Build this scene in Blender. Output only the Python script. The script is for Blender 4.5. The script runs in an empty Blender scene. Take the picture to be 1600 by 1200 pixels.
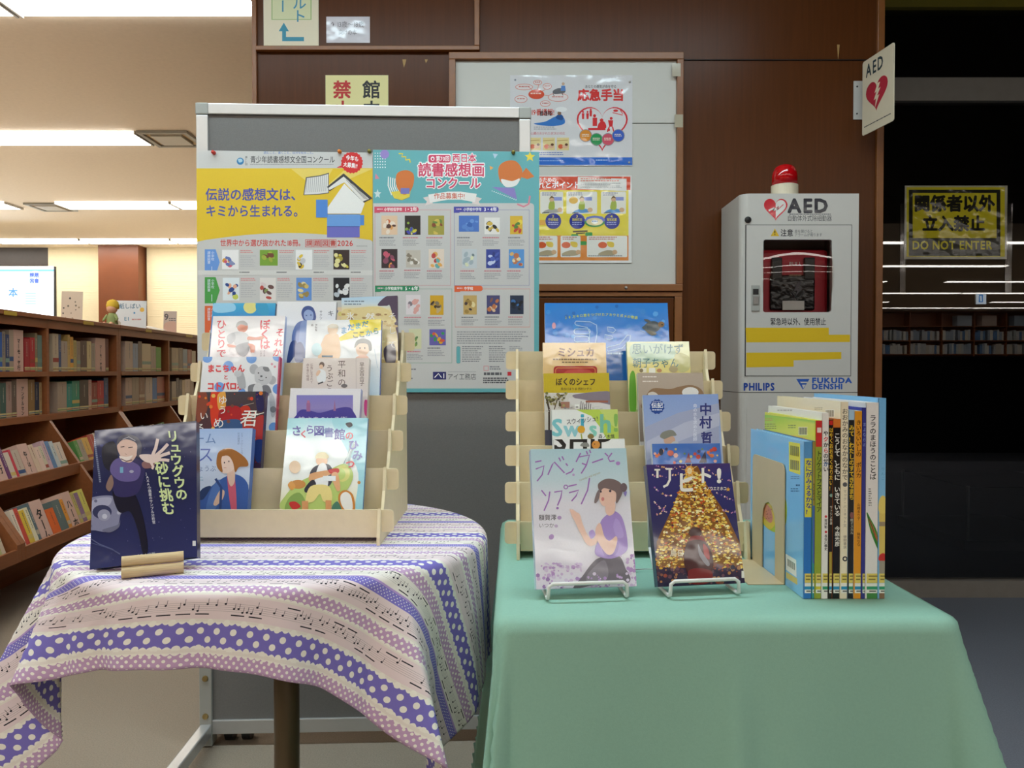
import bpy, math, random
from mathutils import Vector, Matrix
random.seed(7)
S = bpy.context.scene
COL = S.collection
# ------------------------------------------------------------------ camera, world, exposure
EYE = Vector((0.0, 0.0, 0.99)); PITCH = math.radians(1.0); FPX = 1200.0
cam_data = bpy.data.cameras.new('camera'); cam = bpy.data.objects.new('camera', cam_data)
COL.objects.link(cam)
cam_data.sensor_width = 36.0; cam_data.lens = 36.0 * FPX / 1600.0
cam_data.clip_start = 0.05; cam_data.clip_end = 100
cam.location = EYE; cam.rotation_euler = (math.pi / 2 - PITCH, 0, 0)
S.camera = cam
world = bpy.data.worlds.new('world'); S.world = world; world.use_nodes = True
world.node_tree.nodes['Background'].inputs[0].default_value = (1.0, 0.97, 0.93, 1)
world.node_tree.nodes['Background'].inputs[1].default_value = 0.02
S.view_settings.view_transform = 'Standard'; S.view_settings.look = 'None'
S.view_settings.gamma = 1.0; S.view_settings.use_curve_mapping = False
S.view_settings.exposure = 0.08
STRIP_POWER = 12.0            # radiance of the ceiling strip diffusers

# ------------------------------------------------------------------ picture <-> place
def ray(px, py):
    x = (px - 800.0) / FPX; y = (600.0 - py) / FPX
    c, s = math.cos(PITCH), math.sin(PITCH)
    return Vector((x, c + y * s, -s + y * c))
def hit(px, py, O, n):
    d = ray(px, py)
    return EYE + d * ((Vector(O) - EYE).dot(n) / d.dot(n))
def atY(px, py, Y):
    return hit(px, py, (0, Y, 0), Vector((0, 1, 0)))
def atZ(px, py, z):
    return hit(px, py, (0, 0, z), Vector((0, 0, 1)))

# ------------------------------------------------------------------ materials
def lin(h):
    if not isinstance(h, str): return tuple(h)[:3]
    h = h.lstrip('#'); out = []
    for i in (0, 2, 4):
        c = int(h[i:i + 2], 16) / 255.0
        out.append(c / 12.92 if c <= 0.04045 else ((c + 0.055) / 1.055) ** 2.4)
    return tuple(out)
MATS = {}
class NT:
    def __init__(s, name):
        s.m = bpy.data.materials.new(name); s.m.use_nodes = True
        s.t = s.m.node_tree; s.n = s.t.nodes; s.l = s.t.links; s.b = s.n['Principled BSDF']
        MATS[name] = s.m
    def node(s, typ, **kw):
        nd = s.n.new(typ)
        for k, v in kw.items():
            if k.startswith('i_'):
                key = k[2:]; nd.inputs[int(key) if key.isdigit() else key].default_value = v
            else: setattr(nd, k, v)
        return nd
    def link(s, a, b): s.l.new(a, b)
    def math(s, op, a, b=None, c=None, clamp=False):
        nd = s.n.new('ShaderNodeMath'); nd.operation = op; nd.use_clamp = clamp
        for i, v in enumerate((a, b, c)):
            if v is None: continue
            if isinstance(v, (int, float)): nd.inputs[i].default_value = v
            else: s.l.new(v, nd.inputs[i])
        return nd.outputs[0]
    def mix(s, f, a, b):
        nd = s.n.new('ShaderNodeMix'); nd.data_type = 'RGBA'
        for sock, v in ((nd.inputs[0], f), (nd.inputs[6], a), (nd.inputs[7], b)):
            if isinstance(v, (int, float)): sock.default_value = v
            elif isinstance(v, (tuple, str)): sock.default_value = (*lin(v), 1)
            else: s.l.new(v, sock)
        return nd.outputs[2]
def mat(name, col, rough=0.5, metal=0.0, spec=0.5, noise=0.06, scale=30.0, bump=0.0, bscale=200.0, stretch=(1, 1, 1), coat=0.0):
    m = NT(name); c = lin(col)
    tc = m.node('ShaderNodeTexCoord'); mp = m.node('ShaderNodeMapping'); mp.inputs['Scale'].default_value = stretch
    m.link(tc.outputs['Object'], mp.inputs[0])
    nz = m.node('ShaderNodeTexNoise', i_Scale=scale, i_Detail=4.0)
    m.link(mp.outputs[0], nz.inputs['Vector'])
    lo = tuple(x * (1 - 2 * noise) for x in c); hi = tuple(min(1, x * (1 + 2 * noise)) for x in c)
    m.link(m.mix(nz.outputs['Fac'], lo, hi), m.b.inputs['Base Color'])
    m.b.inputs['Roughness'].default_value = rough; m.b.inputs['Metallic'].default_value = metal
    m.b.inputs['Specular IOR Level'].default_value = spec
    if coat: m.b.inputs['Coat Weight'].default_value = coat; m.b.inputs['Coat Roughness'].default_value = 0.08
    if bump:
        n2 = m.node('ShaderNodeTexNoise', i_Scale=bscale, i_Detail=3.0)
        m.link(mp.outputs[0], n2.inputs['Vector'])
        bp = m.node('ShaderNodeBump', i_Strength=bump, i_Distance=0.002)
        m.link(n2.outputs['Fac'], bp.inputs['Height']); m.link(bp.outputs[0], m.b.inputs['Normal'])
    return m.m
def print_mat(name, rough, bump=0.0, bscale=25.0, spec=0.5):
    m = NT(name)
    a = m.node('ShaderNodeAttribute', attribute_name='Col')
    tc = m.node('ShaderNodeTexCoord'); nz = m.node('ShaderNodeTexNoise', i_Scale=400.0)
    m.link(tc.outputs['Object'], nz.inputs['Vector'])
    f = m.math('MULTIPLY_ADD', nz.outputs['Fac'], 0.08, 0.96)
    vm = m.node('ShaderNodeVectorMath', operation='SCALE')
    m.link(a.outputs['Color'], vm.inputs[0]); m.link(f, vm.inputs['Scale'])
    m.link(vm.outputs[0], m.b.inputs['Base Color'])
    m.b.inputs['Roughness'].default_value = rough; m.b.inputs['Specular IOR Level'].default_value = spec
    if bump:
        n2 = m.node('ShaderNodeTexNoise', i_Scale=bscale, i_Detail=2.0)
        m.link(tc.outputs['Object'], n2.inputs['Vector'])
        bp = m.node('ShaderNodeBump', i_Strength=bump, i_Distance=0.01)
        m.link(n2.outputs['Fac'], bp.inputs['Height']); m.link(bp.outputs[0], m.b.inputs['Normal'])
    return m.m
def emit_mat(name, col, strength, attr=False):
    m = NT(name); m.n.remove(m.b)
    e = m.node('ShaderNodeEmission', i_Strength=strength)
    if attr:
        a = m.node('ShaderNodeAttribute', attribute_name='Col'); m.link(a.outputs['Color'], e.inputs[0])
    else: e.inputs[0].default_value = (*lin(col), 1)
    m.link(e.outputs[0], m.n['Material Output'].inputs[0])
    return m.m
def glass_mat(name, tint=(1, 1, 1), rough=0.0, ior=1.5):
    m = NT(name); m.n.remove(m.b)
    tr = m.node('ShaderNodeBsdfTransparent'); tr.inputs[0].default_value = (*tint, 1)
    gl = m.node('ShaderNodeBsdfGlossy', i_Roughness=rough)
    fr = m.node('ShaderNodeFresnel', i_IOR=ior)
    mx = m.node('ShaderNodeMixShader')
    m.link(fr.outputs[0], mx.inputs[0]); m.link(tr.outputs[0], mx.inputs[1]); m.link(gl.outputs[0], mx.inputs[2])
    m.link(mx.outputs[0], m.n['Material Output'].inputs[0])
    return m.m
mat('wood_wall', '#583015', 0.28, noise=0.10, scale=9, stretch=(14, 14, 0.6), spec=0.14)
mat('wood_trim', '#8a5428', 0.35, noise=0.12, scale=8, stretch=(3, 12, 3))
mat('wood_case', '#965a34', 0.38, noise=0.12, scale=10, stretch=(8, 1, 8))
mat('wood_pale', '#cbb287', 0.6, noise=0.12, scale=30, stretch=(1, 12, 12))
mat('ceiling_board', '#f4e6d2', 0.85, noise=0.03, scale=40, bump=0.3, bscale=300)
mat('carpet_beige', '#9a8c7c', 0.95, noise=0.14, scale=260, bump=0.8, bscale=500, spec=0.1)
mat('bounce_pale', '#d8d0c0', 0.5, noise=0.03)
mat('carpet_dark', '#787a84', 0.9, noise=0.14, scale=260, bump=0.6, bscale=500, spec=0.2)
mat('white_paint', '#c8c5bf', 0.22, noise=0.01)
mat('cream_paint', '#e4d8be', 0.4, noise=0.02)
mat('board_white', '#cfccc4', 0.5, noise=0.02, scale=8)
mat('felt_grey', '#7a7876', 0.95, noise=0.08, scale=400, spec=0.1)
mat('aluminium', '#c9c9c8', 0.32, metal=0.55, noise=0.02)
mat('plastic_grey', '#a2a29c', 0.45, noise=0.02)
mat('plastic_black', '#101012', 0.4, noise=0.02)
mat('steel', '#9a9a98', 0.28, metal=0.9, noise=0.03)
mat('bolt_brass', '#a08a5a', 0.35, metal=0.8, noise=0.03)
mat('cardboard', '#ecdeba', 0.62, noise=0.03, scale=60, bump=0.05, spec=0.3)
mat('cardboard_edge', '#a08a60', 0.8, noise=0.25, scale=500)
mat('wire_white', '#d8d8d4', 0.25, noise=0.01)
mat('pole_brown', '#6a5c46', 0.35, metal=0.4, noise=0.03)
mat('paper', '#e6e4de', 0.7, noise=0.02, scale=80)
mat('page_edges', '#d9d0bc', 0.85, noise=0.10, scale=600, stretch=(1, 1, 0.1))
mat('bookend_paint', '#c8b48e', 0.4, noise=0.03)
mat('cloth_green', '#8cb6a4', 0.85, noise=0.03, scale=300, bump=0.1, bscale=900, spec=0.15)
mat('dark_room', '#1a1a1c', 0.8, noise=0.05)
mat('ceiling_shade_brown', '#2c241c', 0.7, noise=0.05)
mat('plastic_wrap', '#121214', 0.12, noise=0.02, bump=1.0, bscale=60)
mat('metal_dark', '#90887f', 0.45, metal=0.3, noise=0.05)
mat('olive_trim', '#7a6f1c', 0.5, noise=0.05)
mat('blind_cream', '#e6d9b6', 0.6, noise=0.02)
mat('window_night', '#3a3330', 0.4, noise=0.1)
mat('column_brown', '#743f20', 0.4, noise=0.08, scale=6)
mat('red_case', '#b31a2c', 0.5, noise=0.05)
mat('lamp_red', '#c00a14', 0.08, noise=0.02, coat=0.6)
mat('tape_clear', '#cfcac0', 0.15, noise=0.02)
mat('chip_wood', '#b08a50', 0.6, noise=0.1)
mat('doll_skin', '#d8a888', 0.7); mat('doll_green', '#8a9a62', 0.8); mat('doll_hair', '#d8b83a', 0.8)
mat('pin_red', '#d03020', 0.2); mat('pin_orange', '#e08030', 0.2); mat('pin_gold', '#8f8440', 0.3, metal=0.5)
print_mat('print_matte', 0.6)
print_mat('print_poster', 0.42, 0.04, 12)
print_mat('print_film', 0.09, 0.05, 22)
print_mat('print_laminate', 0.10, 0.65, 9)
emit_mat('strip_glow', (1.0, 0.955, 0.88), STRIP_POWER)
mat('tape_yellowed', '#b8ae98', 0.12, noise=0.02)
emit_mat('strip_glow_cool', (0.74, 0.93, 1.0), STRIP_POWER * 1.15)
emit_mat('screen_glow', None, 3.2, attr=True)
glass_mat('glass_clear')
glass_mat('glass_dark', tint=(0.45, 0.46, 0.48), ior=2.0)
glass_mat('film_clear', rough=0.08, ior=1.45)
M = MATS

# ------------------------------------------------------------------ mesh builder
class MB:
    def __init__(s): s.v = []; s.f = []; s.mi = []
    def add(s, vs, fs, m=0):
        o = len(s.v); s.v += [tuple(v) for v in vs]
        for f in fs: s.f.append(tuple(i + o for i in f)); s.mi.append(m)
        return s
    def box(s, x0, y0, z0, x1, y1, z1, m=0):
        vs = [(x, y, z) for x in (x0, x1) for y in (y0, y1) for z in (z0, z1)]
        return s.add(vs, [(0, 1, 3, 2), (4, 6, 7, 5), (0, 4, 5, 1), (2, 3, 7, 6), (0, 2, 6, 4), (1, 5, 7, 3)], m)
    def prism(s, poly, axis, a0, a1, m=0):
        """poly in the two other axes (cyclic order kept xyz), extruded along axis."""
        def mk(p, a):
            if axis == 'x': return (a, p[0], p[1])
            if axis == 'y': return (p[0], a, p[1])
            return (p[0], p[1], a)
        n = len(poly)
        vs = [mk(p, a0) for p in poly] + [mk(p, a1) for p in poly]
        fs = [tuple(range(n))[::-1], tuple(range(n, 2 * n))] + [(i, (i + 1) % n, n + (i + 1) % n, n + i) for i in range(n)]
        return s.add(vs, fs, m)
    def tube(s, pts, r, seg=10, m=0, caps=True):
        pts = [Vector(p) for p in pts]; rings = []; up = None
        for i, p in enumerate(pts):
            t = (pts[min(i + 1, len(pts) - 1)] - pts[max(i - 1, 0)]).normalized()
            if up is None:
                up = Vector((0, 0, 1)) if abs(t.z) < 0.9 else Vector((1, 0, 0))
            a = t.cross(up).normalized(); b = a.cross(t).normalized(); up = b
            rr = r[i] if isinstance(r, (list, tuple)) else r
            rings.append([p + (a * math.cos(2 * math.pi * k / seg) + b * math.sin(2 * math.pi * k / seg)) * rr for k in range(seg)])
        vs = [v for ring in rings for v in ring]; fs = []
        for i in range(len(pts) - 1):
            for k in range(seg):
                fs.append((i * seg + k, i * seg + (k + 1) % seg, (i + 1) * seg + (k + 1) % seg, (i + 1) * seg + k))
        if caps: fs += [tuple(range(seg))[::-1], tuple(range((len(pts) - 1) * seg, len(pts) * seg))]
        return s.add(vs, fs, m)
    def lathe(s, prof, c=(0, 0, 0), seg=24, m=0):
        vs = []; fs = []
        for r, z in prof:
            for k in range(seg):
                a = 2 * math.pi * k / seg; vs.append((c[0] + r * math.cos(a), c[1] + r * math.sin(a), c[2] + z))
        for i in range(len(prof) - 1):
            for k in range(seg):
                fs.append((i * seg + k, i * seg + (k + 1) % seg, (i + 1) * seg + (k + 1) % seg, (i + 1) * seg + k))
        fs += [tuple(range(seg))[::-1], tuple(range((len(prof) - 1) * seg, len(prof) * seg))]
        return s.add(vs, fs, m)
    def build(s, name, mats, parent=None, smooth=False, bevel=0.0, mw=None):
        me = bpy.data.meshes.new(name); me.from_pydata(s.v, [], s.f)
        if isinstance(mats, str): mats = [mats]
        for k in mats: me.materials.append(M[k])
        me.polygons.foreach_set('material_index', s.mi)
        if smooth: me.polygons.foreach_set('use_smooth', [True] * len(me.polygons))
        me.update()
        o = bpy.data.objects.new(name, me); COL.objects.link(o)
        if parent: o.parent = parent
        if mw is not None: o.matrix_world = mw
        if bevel:
            b = o.modifiers.new('bevel', 'BEVEL'); b.width = bevel; b.segments = 2; b.limit_method = 'ANGLE'; b.angle_limit = 0.6
        return o
def tag(o, label=None, cat=None, group=None, kind=None):
    if label: o['label'] = label
    if cat: o['category'] = cat
    if group: o['group'] = group
    if kind: o['kind'] = kind
    return o
def thing(name, label, cat, mw=None, group=None):
    o = bpy.data.objects.new(name, None); o.empty_display_size = 0.05; COL.objects.link(o)
    if mw is not None: o.matrix_world = mw if isinstance(mw, Matrix) else Matrix.Translation(Vector(mw))
    return tag(o, label, cat, group)
def struct(name, mb, mats, **k):
    return tag(mb.build(name, mats, **k), kind='structure')
def frame(O, u, v):
    """orthonormal frame: origin O, u right, v up in the plane, n out of it."""
    u = Vector(u).normalized(); v = Vector(v); v = (v - u * v.dot(u)).normalized(); n = u.cross(v)
    m = Matrix((u, v, n)).transposed().to_4x4(); m.translation = Vector(O)
    return m

# ------------------------------------------------------------------ flat printed artwork
GL = {}
_cu = bpy.data.curves.new('glyph', 'FONT'); _cu.size = 1; _cu.resolution_u = 2
_go = bpy.data.objects.new('glyph', _cu)
def glyph(ch, bold):
    k = (ch, bold)
    if k not in GL:
        _cu.body = ch
        me = _go.to_mesh()
        vs = [(v.co.x, v.co.y) for v in me.vertices]; fs = [tuple(p.vertices) for p in me.polygons]
        _go.to_mesh_clear()
        if bold > 0:         # heavier weight: the outline laid down several times around its place
            K = 4 if bold < 0.04 else 8; v0, f0 = vs, fs; vs, fs = [], []
            for j in range(K + (1 if K > 4 else 0)):
                b = bold if j < K else 0.0; an = 2 * math.pi * (j + 0.5) / K; o = len(vs)
                vs += [(x + b * math.cos(an), y + b * math.sin(an)) for x, y in v0]; fs += [tuple(i + o for i in f) for f in f0]
        if ord(ch) > 0x2e80: adv = 1.0
        elif vs: adv = max(x for x, _ in vs) + 0.07
        else: adv = 0.3
        GL[k] = (vs, fs, adv)
    return GL[k]
def catmull(pts, n=6):
    out = []; N = len(pts)
    for i in range(N):
        p0, p1, p2, p3 = (pts[(i + j - 1) % N] for j in range(4))
        for k in range(n):
            t = k / n
            out.append(tuple(0.5 * (2 * p1[a] + (p2[a] - p0[a]) * t + (2 * p0[a] - 5 * p1[a] + 4 * p2[a] - p3[a]) * t * t + (3 * p1[a] - p0[a] - 3 * p2[a] + p3[a]) * t ** 3) for a in (0, 1)))
    return out
class Art:
    """flat artwork on the plane of frame mw; points are given in photograph pixels and meet the plane along the line of sight, or in metres when px is False."""
    STEP = 0.00010
    def __init__(s, mw, px=True, base=0.0003):
        s.mw = mw; s.px = px; s.base = base; s.inv = mw.inverted(); s.n = (mw.to_3x3() @ Vector((0, 0, 1))).normalized(); s.O = mw.translation
        s.v = []; s.f = []; s.c = []; s.boxes = []; s.clip = None
    def P(s, x, y):
        if not s.px: return (x, y)
        w = s.inv @ hit(x, y, s.O, s.n); return (w.x, w.y)
    def _put(s, pts, faces, cols, mapped=False, jit=None):
        if not mapped: pts = [s.P(*p) for p in pts]
        if s.clip:
            a0, b0, a1, b1 = s.clip; pts = [(min(max(p[0], a0), a1), min(max(p[1], b0), b1)) for p in pts]
        xs = [p[0] for p in pts]; ys = [p[1] for p in pts]
        bb = (min(xs), min(ys), max(xs), max(ys)); L = 0
        for (q, l) in s.boxes:
            if l >= L and q[0] < bb[2] and q[2] > bb[0] and q[1] < bb[3] and q[3] > bb[1]: L = l + 1
        s.boxes.append((bb, L + (int(max(jit) / s.STEP) + 1 if jit else 0))); h = s.base + L * s.STEP; o = len(s.v)
        for i, p in enumerate(pts): s.v.append((p[0], p[1], h + (jit[i] if jit else 0)))
        s.f += [tuple(i + o for i in f) for f in faces]
        if isinstance(cols, list): s.c += [lin(c) for c in cols]
        else: s.c += [lin(cols)] * len(pts)
    def poly(s, pts, col): s._put(pts, [tuple(range(len(pts)))], col)
    def blob(s, pts, col, n=5): s.poly(catmull(pts, n), col)
    def rect(s, x0, y0, x1, y1, col): s.poly([(x0, y0), (x1, y0), (x1, y1), (x0, y1)], col)
    def grad(s, x0, y0, x1, y1, stops, horiz=False):
        """stops: [(t, colour)...] down (or across) the rectangle: printed colour ramps."""
        pts = []; cols = []; fs = []
        for i, (t, c) in enumerate(stops):
            if horiz: x = x0 + (x1 - x0) * t; pts += [(x, y0), (x, y1)]
            else: y = y0 + (y1 - y0) * t; pts += [(x0, y), (x1, y)]
            cols += [c, c]
            if i: a = 2 * i; fs.append((a - 2, a - 1, a + 1, a))
        s._put(pts, fs, cols)
    def ell(s, cx, cy, rx, ry=None, col='#000000', n=20, rot=0.0):
        ry = rx if ry is None else ry; c, d = math.cos(rot), math.sin(rot); pts = []
        for k in range(n):
            a = 2 * math.pi * k / n; x, y = rx * math.cos(a), ry * math.sin(a)
            pts.append((cx + x * c - y * d, cy + x * d + y * c))
        s.poly(pts, col)
    def line(s, pts, w, col, closed=False):
        pts = list(pts); n = len(pts); L = []; R = []
        for i, p in enumerate(pts):
            a = pts[(i - 1) % n] if (closed or i) else p; b = pts[(i + 1) % n] if (closed or i < n - 1) else p
            dx, dy = b[0] - a[0], b[1] - a[1]; d = math.hypot(dx, dy) or 1; nx, ny = -dy / d * w / 2, dx / d * w / 2
            L.append((p[0] + nx, p[1] + ny)); R.append((p[0] - nx, p[1] - ny))
        m = n if closed else n - 1
        s._put(L + R, [(i, (i + 1) % n, n + (i + 1) % n, n + i) for i in range(m)], col)
    def box(s, x0, y0, x1, y1, w, col): s.line([(x0, y0), (x1, y0), (x1, y1), (x0, y1)], w, col, True)
    def rring(s, x0, y0, x1, y1, r, w, col):
        pts = []
        for cx, cy, a0 in ((x1 - r, y0 + r, -90), (x1 - r, y1 - r, 0), (x0 + r, y1 - r, 90), (x0 + r, y0 + r, 180)):
            for k in range(5): a = math.radians(a0 + k * 22.5); pts.append((cx + r * math.cos(a), cy + r * math.sin(a)))
        if w: s.line(pts, w, col, True)
        else: s.poly(pts, col)
    def text(s, t, x, y, size, col, bold=0.0, vert=False, rot=0.0, sx=1.0, sp=1.0, outline=None, ow=0.04, shear=0.0):
        """x, y: top left of the first em box (top centre when vert)."""
        if outline: s.text(t, x, y, size, outline, ow + bold, vert, rot, sx, sp, shear=shear)
        pts = []; fs = []; jit = []; c, d = math.cos(rot), math.sin(rot); cur = 0.0; K = 1 if bold <= 0 else (4 if bold < 0.04 else 9)
        for ch in t:
            vs, gf, adv = glyph(ch, bold); o = len(pts); m_ = max(1, len(vs) // K); jit += [(i // m_) * 5e-6 for i in range(len(vs))]
            turn = vert and ch in 'ー〜~-…・' and ch != '・'
            for gx, gy in vs:
                if vert:
                    if turn: gx, gy = 0.5 + (0.38 - gy), 0.38 - (gx - 0.5)
                    if ch in 'ぁぃぅぇぉっゃゅょァィゥェォッャュョ': gx += 0.08; gy += 0.08
                    lx = (gx - 0.5) * size * sx; ly = cur + (0.86 - gy) * size
                else: lx = cur + gx * size * sx; ly = (0.86 - gy) * size
                lx += -ly * shear
                pts.append((x + lx * c - ly * d, y + lx * d + ly * c))
            fs += [tuple(i + o for i in f) for f in gf]
            cur += (size * sp if vert else adv * size * sx * sp)
        if pts: s._put(pts, fs, col, jit=jit)
    def scatter(s, n, where, r0, r1, cols, sides=6, asp=1.0):
        """n flecks; where() gives a point (or None)."""
        pts = []; fs = []; cc = []; jit = []
        for k in range(n):
            p = where()
            if p is None: continue
            r = random.uniform(r0, r1); a0 = random.random() * 6; c = random.choice(cols); o = len(pts)
            for j in range(sides):
                a = a0 + 2 * math.pi * j / sides; pts.append((p[0] + r * math.cos(a), p[1] + r * asp * math.sin(a))); cc.append(c); jit.append((k % 40) * 4e-6)
            fs.append(tuple(range(o, o + sides)))
        if pts: s._put(pts, fs, cc, jit=jit)
    def lines(s, x0, y0, x1, y1, n, col, fill=0.55, ragged=0.35, w=None):
        """tiny unreadable print: rows of short dashes."""
        pts = []; fs = []; h = abs(y1 - y0) / n
        for i in range(n):
            x = x0; end = x1 - (x1 - x0) * random.random() * ragged
            while x < end - h * 0.3:
                x2 = min(end, x + h * random.uniform(0.5, 1.6)); o = len(pts); ya = y0 + i * h; yb = ya + h * fill
                pts += [(x, ya), (x2, ya), (x2, yb), (x, yb)]; fs.append((o, o + 1, o + 2, o + 3)); x = x2 + h * 0.22
        if pts: s._put(pts, fs, col)
    def build(s, name, material, parent):
        me = bpy.data.meshes.new(name); me.from_pydata(s.v, [], s.f); me.materials.append(M[material])
        at = me.color_attributes.new('Col', 'FLOAT_COLOR', 'POINT')
        at.data.foreach_set('color', [x for c in s.c for x in (*c, 1.0)])
        me.update()
        # faces must look out of the plane
        me.calc_loop_triangles()
        flip = [p.index for p in me.polygons if p.normal.z < 0]
        if flip:
            import bmesh
            bm = bmesh.new(); bm.from_mesh(me); bm.faces.ensure_lookup_table()
            bmesh.ops.reverse_faces(bm, faces=[bm.faces[i] for i in flip]); bm.to_mesh(me); bm.free()
        o = bpy.data.objects.new(name, me); COL.objects.link(o); o.parent = parent
        return o
# ================================================================== THE ROOM
CEIL = 2.70; WALL_Y = 2.75; GLASS_Y = 3.35
X0R, X1R, Y0R, Y1R = -9.0, 16.0, -15.6, 10.75
struct('floor', MB().box(X0R, Y0R, -0.05, X1R, Y1R, 0), ['carpet_beige'])
mb = MB().box(0.56, -2.6, 0, 16, GLASS_Y, 0.004)
struct('floor_dark_carpet', mb, ['carpet_dark'])
struct('floor_bounce', MB().box(X0R, -4.0, 0, -3.3, Y1R, 0.003), ['bounce_pale'])  # pale floor added out of view to bounce light up to the ceiling
struct('ceiling', MB().box(X0R, Y0R, CEIL, X1R, Y1R, CEIL + 0.05), ['ceiling_board'])
struct('ceiling_shade', MB().box(1.45, -2.2, CEIL - 0.012, X1R, GLASS_Y - 0.05, CEIL - 0.0005), ['ceiling_shade_brown'])  # unseen dark panel, added so the ceiling mirrored in the glass stays black
struct('wall_left', MB().box(X0R - 0.1, Y0R, 0, X0R, Y1R, CEIL), ['cream_paint'])
struct('wall_right', MB().box(X1R, Y0R, 0, X1R + 0.1, GLASS_Y, CEIL), ['wood_wall'])
struct('wall_rear', MB().box(X0R, Y0R - 0.1, 0, X1R, Y0R, CEIL), ['wood_wall'])
struct('wall_far', MB().box(X0R, Y1R, 0, 1.3, Y1R + 0.1, CEIL), ['cream_paint'])
def wx(px): return atY(px, 579, WALL_Y).x
def wz(py): return atY(800, py, WALL_Y).z
WL, WR = wx(398), wx(1376)
struct('wall_back', MB().box(WL, WALL_Y, 0, WR, GLASS_Y - 0.02, CEIL), ['wood_wall'])
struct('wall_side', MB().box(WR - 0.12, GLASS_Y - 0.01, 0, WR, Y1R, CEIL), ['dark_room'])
# wooden mouldings of the panelled wall, and a black strip for its shadow seam
def wtrim(n, x0, y0, x1, y1, d=0.022, m='wood_trim'):
    mb = MB().box(wx(x0), WALL_Y - d, wz(y1), wx(x1), WALL_Y + 0.001, wz(y0))
    return tag(mb.build('trim_%d' % n, [m], bevel=0.002), kind='structure')
wtrim(2, 398, -170, 405, 1080, 0.012)
wtrim(3, 405, 75, 750, 82)
wtrim(4, 742, -170, 750, 75)
wtrim(5, 1365, -170, 1376, 1080, 0.012)
wtrim(1, 1064, 93, 1365, 95, 0.004, 'plastic_black')  # black strip standing in for the shadow line of a panel seam
chip = MB()
for (x, y, w, h) in ((633, 93, 3.2, 13), (667, 93, 2.4, 6), (1306, 70, 2, 24)):
    chip.add([(wx(x - w), WALL_Y - 0.0012, wz(y)), (wx(x + w), WALL_Y - 0.0012, wz(y)), (wx(x + w * 0.5), WALL_Y - 0.0012, wz(y + h * 0.5)), (wx(x - w * 0.2), WALL_Y - 0.0012, wz(y + h)),
              (wx(x - w * 0.7), WALL_Y - 0.0012, wz(y + h * 0.4))], [(0, 4, 3, 2, 1)])
chip.build('chipped_veneer', ['chip_wood'], parent=bpy.data.objects['wall_back'])
# far wall: blinds, brown column, dark window
def fx(px): return atY(px, 579, Y1R).x
def fz(py): return atY(800, py, Y1R).z
def blind(n, a, b):
    mb = MB(); z = fz(384); pr = []
    while z > 0.5:      # closed slats, each lapping over the next
        pr += [(Y1R - 0.060, z), (Y1R - 0.0635, z - 0.0298)]; z -= 0.03
    pr += [(Y1R - 0.05, z), (Y1R - 0.05, fz(384))]
    return mb.prism(pr, 'x', fx(a), fx(b))
for n, a, b, lab in ((1, 83, 161, 'cream slatted blind closed beside the lit screen'), (2, 234, 320, 'cream slatted blind closed right of the brown column')):
    t = thing('window_blind', lab, 'blind', (0, 0, 0))
    blind(n, a, b).build('slats', ['blind_cream'], t)
    MB().box(fx(a), Y1R - 0.1, fz(384) - 0.02, fx(b), Y1R - 0.04, fz(384) + 0.03).build('head_rail', ['blind_cream'], t)
struct('window_1', MB().box(fx(-160), Y1R - 0.03, fz(415), fx(81), Y1R - 0.001, fz(386)), ['window_night'])
struct('trim_7', MB().box(fx(81), Y1R - 0.06, 0, fx(84), Y1R - 0.001, CEIL), ['blind_cream'])
struct('column_1', MB().box(fx(170), Y1R - 0.25, 0, fx(231), Y1R - 0.001, CEIL), ['column_brown'])
struct('trim_8', MB().box(fx(162), Y1R - 0.12, 0, fx(169), Y1R - 0.001, CEIL), ['blind_cream'])
# glass partition with a dark room behind it
def gx(px): return atY(px, 579, GLASS_Y).x
def gz(py): return atY(800, py, GLASS_Y).z
GX0, GX1 = WR, 15.9
struct('window_2', MB().add([(GX0, GLASS_Y, 0.08), (GX1, GLASS_Y, 0.08), (GX1, GLASS_Y, 2.6), (GX0, GLASS_Y, 2.6)], [(0, 1, 2, 3)]), ['glass_dark'])
struct('trim_9', MB().box(GX0, GLASS_Y - 0.03, gz(161), GX1, GLASS_Y + 0.03, gz(125)), ['metal_dark'])
struct('trim_10', MB().box(GX0, GLASS_Y - 0.03, 0.004, GX1, GLASS_Y + 0.03, gz(905)), ['metal_dark'])
struct('trim_11', MB().box(GX0, GLASS_Y - 0.03, gz(16), GX1, GLASS_Y + 0.05, CEIL), ['olive_trim'])
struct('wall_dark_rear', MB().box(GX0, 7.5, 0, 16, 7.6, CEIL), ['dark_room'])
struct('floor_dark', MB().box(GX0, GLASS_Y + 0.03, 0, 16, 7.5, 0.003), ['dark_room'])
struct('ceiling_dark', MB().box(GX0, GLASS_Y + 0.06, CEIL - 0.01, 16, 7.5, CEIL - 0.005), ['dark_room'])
# faint glass showcase standing in the dark room
sc = thing('glass_showcase', 'faint glass display case standing in the dark room behind the partition', 'display case', (0, 0, 0))
A = atY(1512, 760, 4.2); B = atY(1700, 885, 4.2)
for (xx, yy) in ((A.x, 4.2), (A.x, 4.9)):
    MB().box(xx, yy, 0.06, xx + 0.012, yy + 0.012, A.z).build('post', ['steel'], sc)
MB().box(A.x, 4.2, A.z - 0.008, B.x, 4.9, A.z).build('top_pane', ['glass_clear'], sc)
MB().box(A.x - 0.02, 4.18, 0.0, B.x, 4.92, 0.06).build('base', ['plastic_black'], sc)

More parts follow.
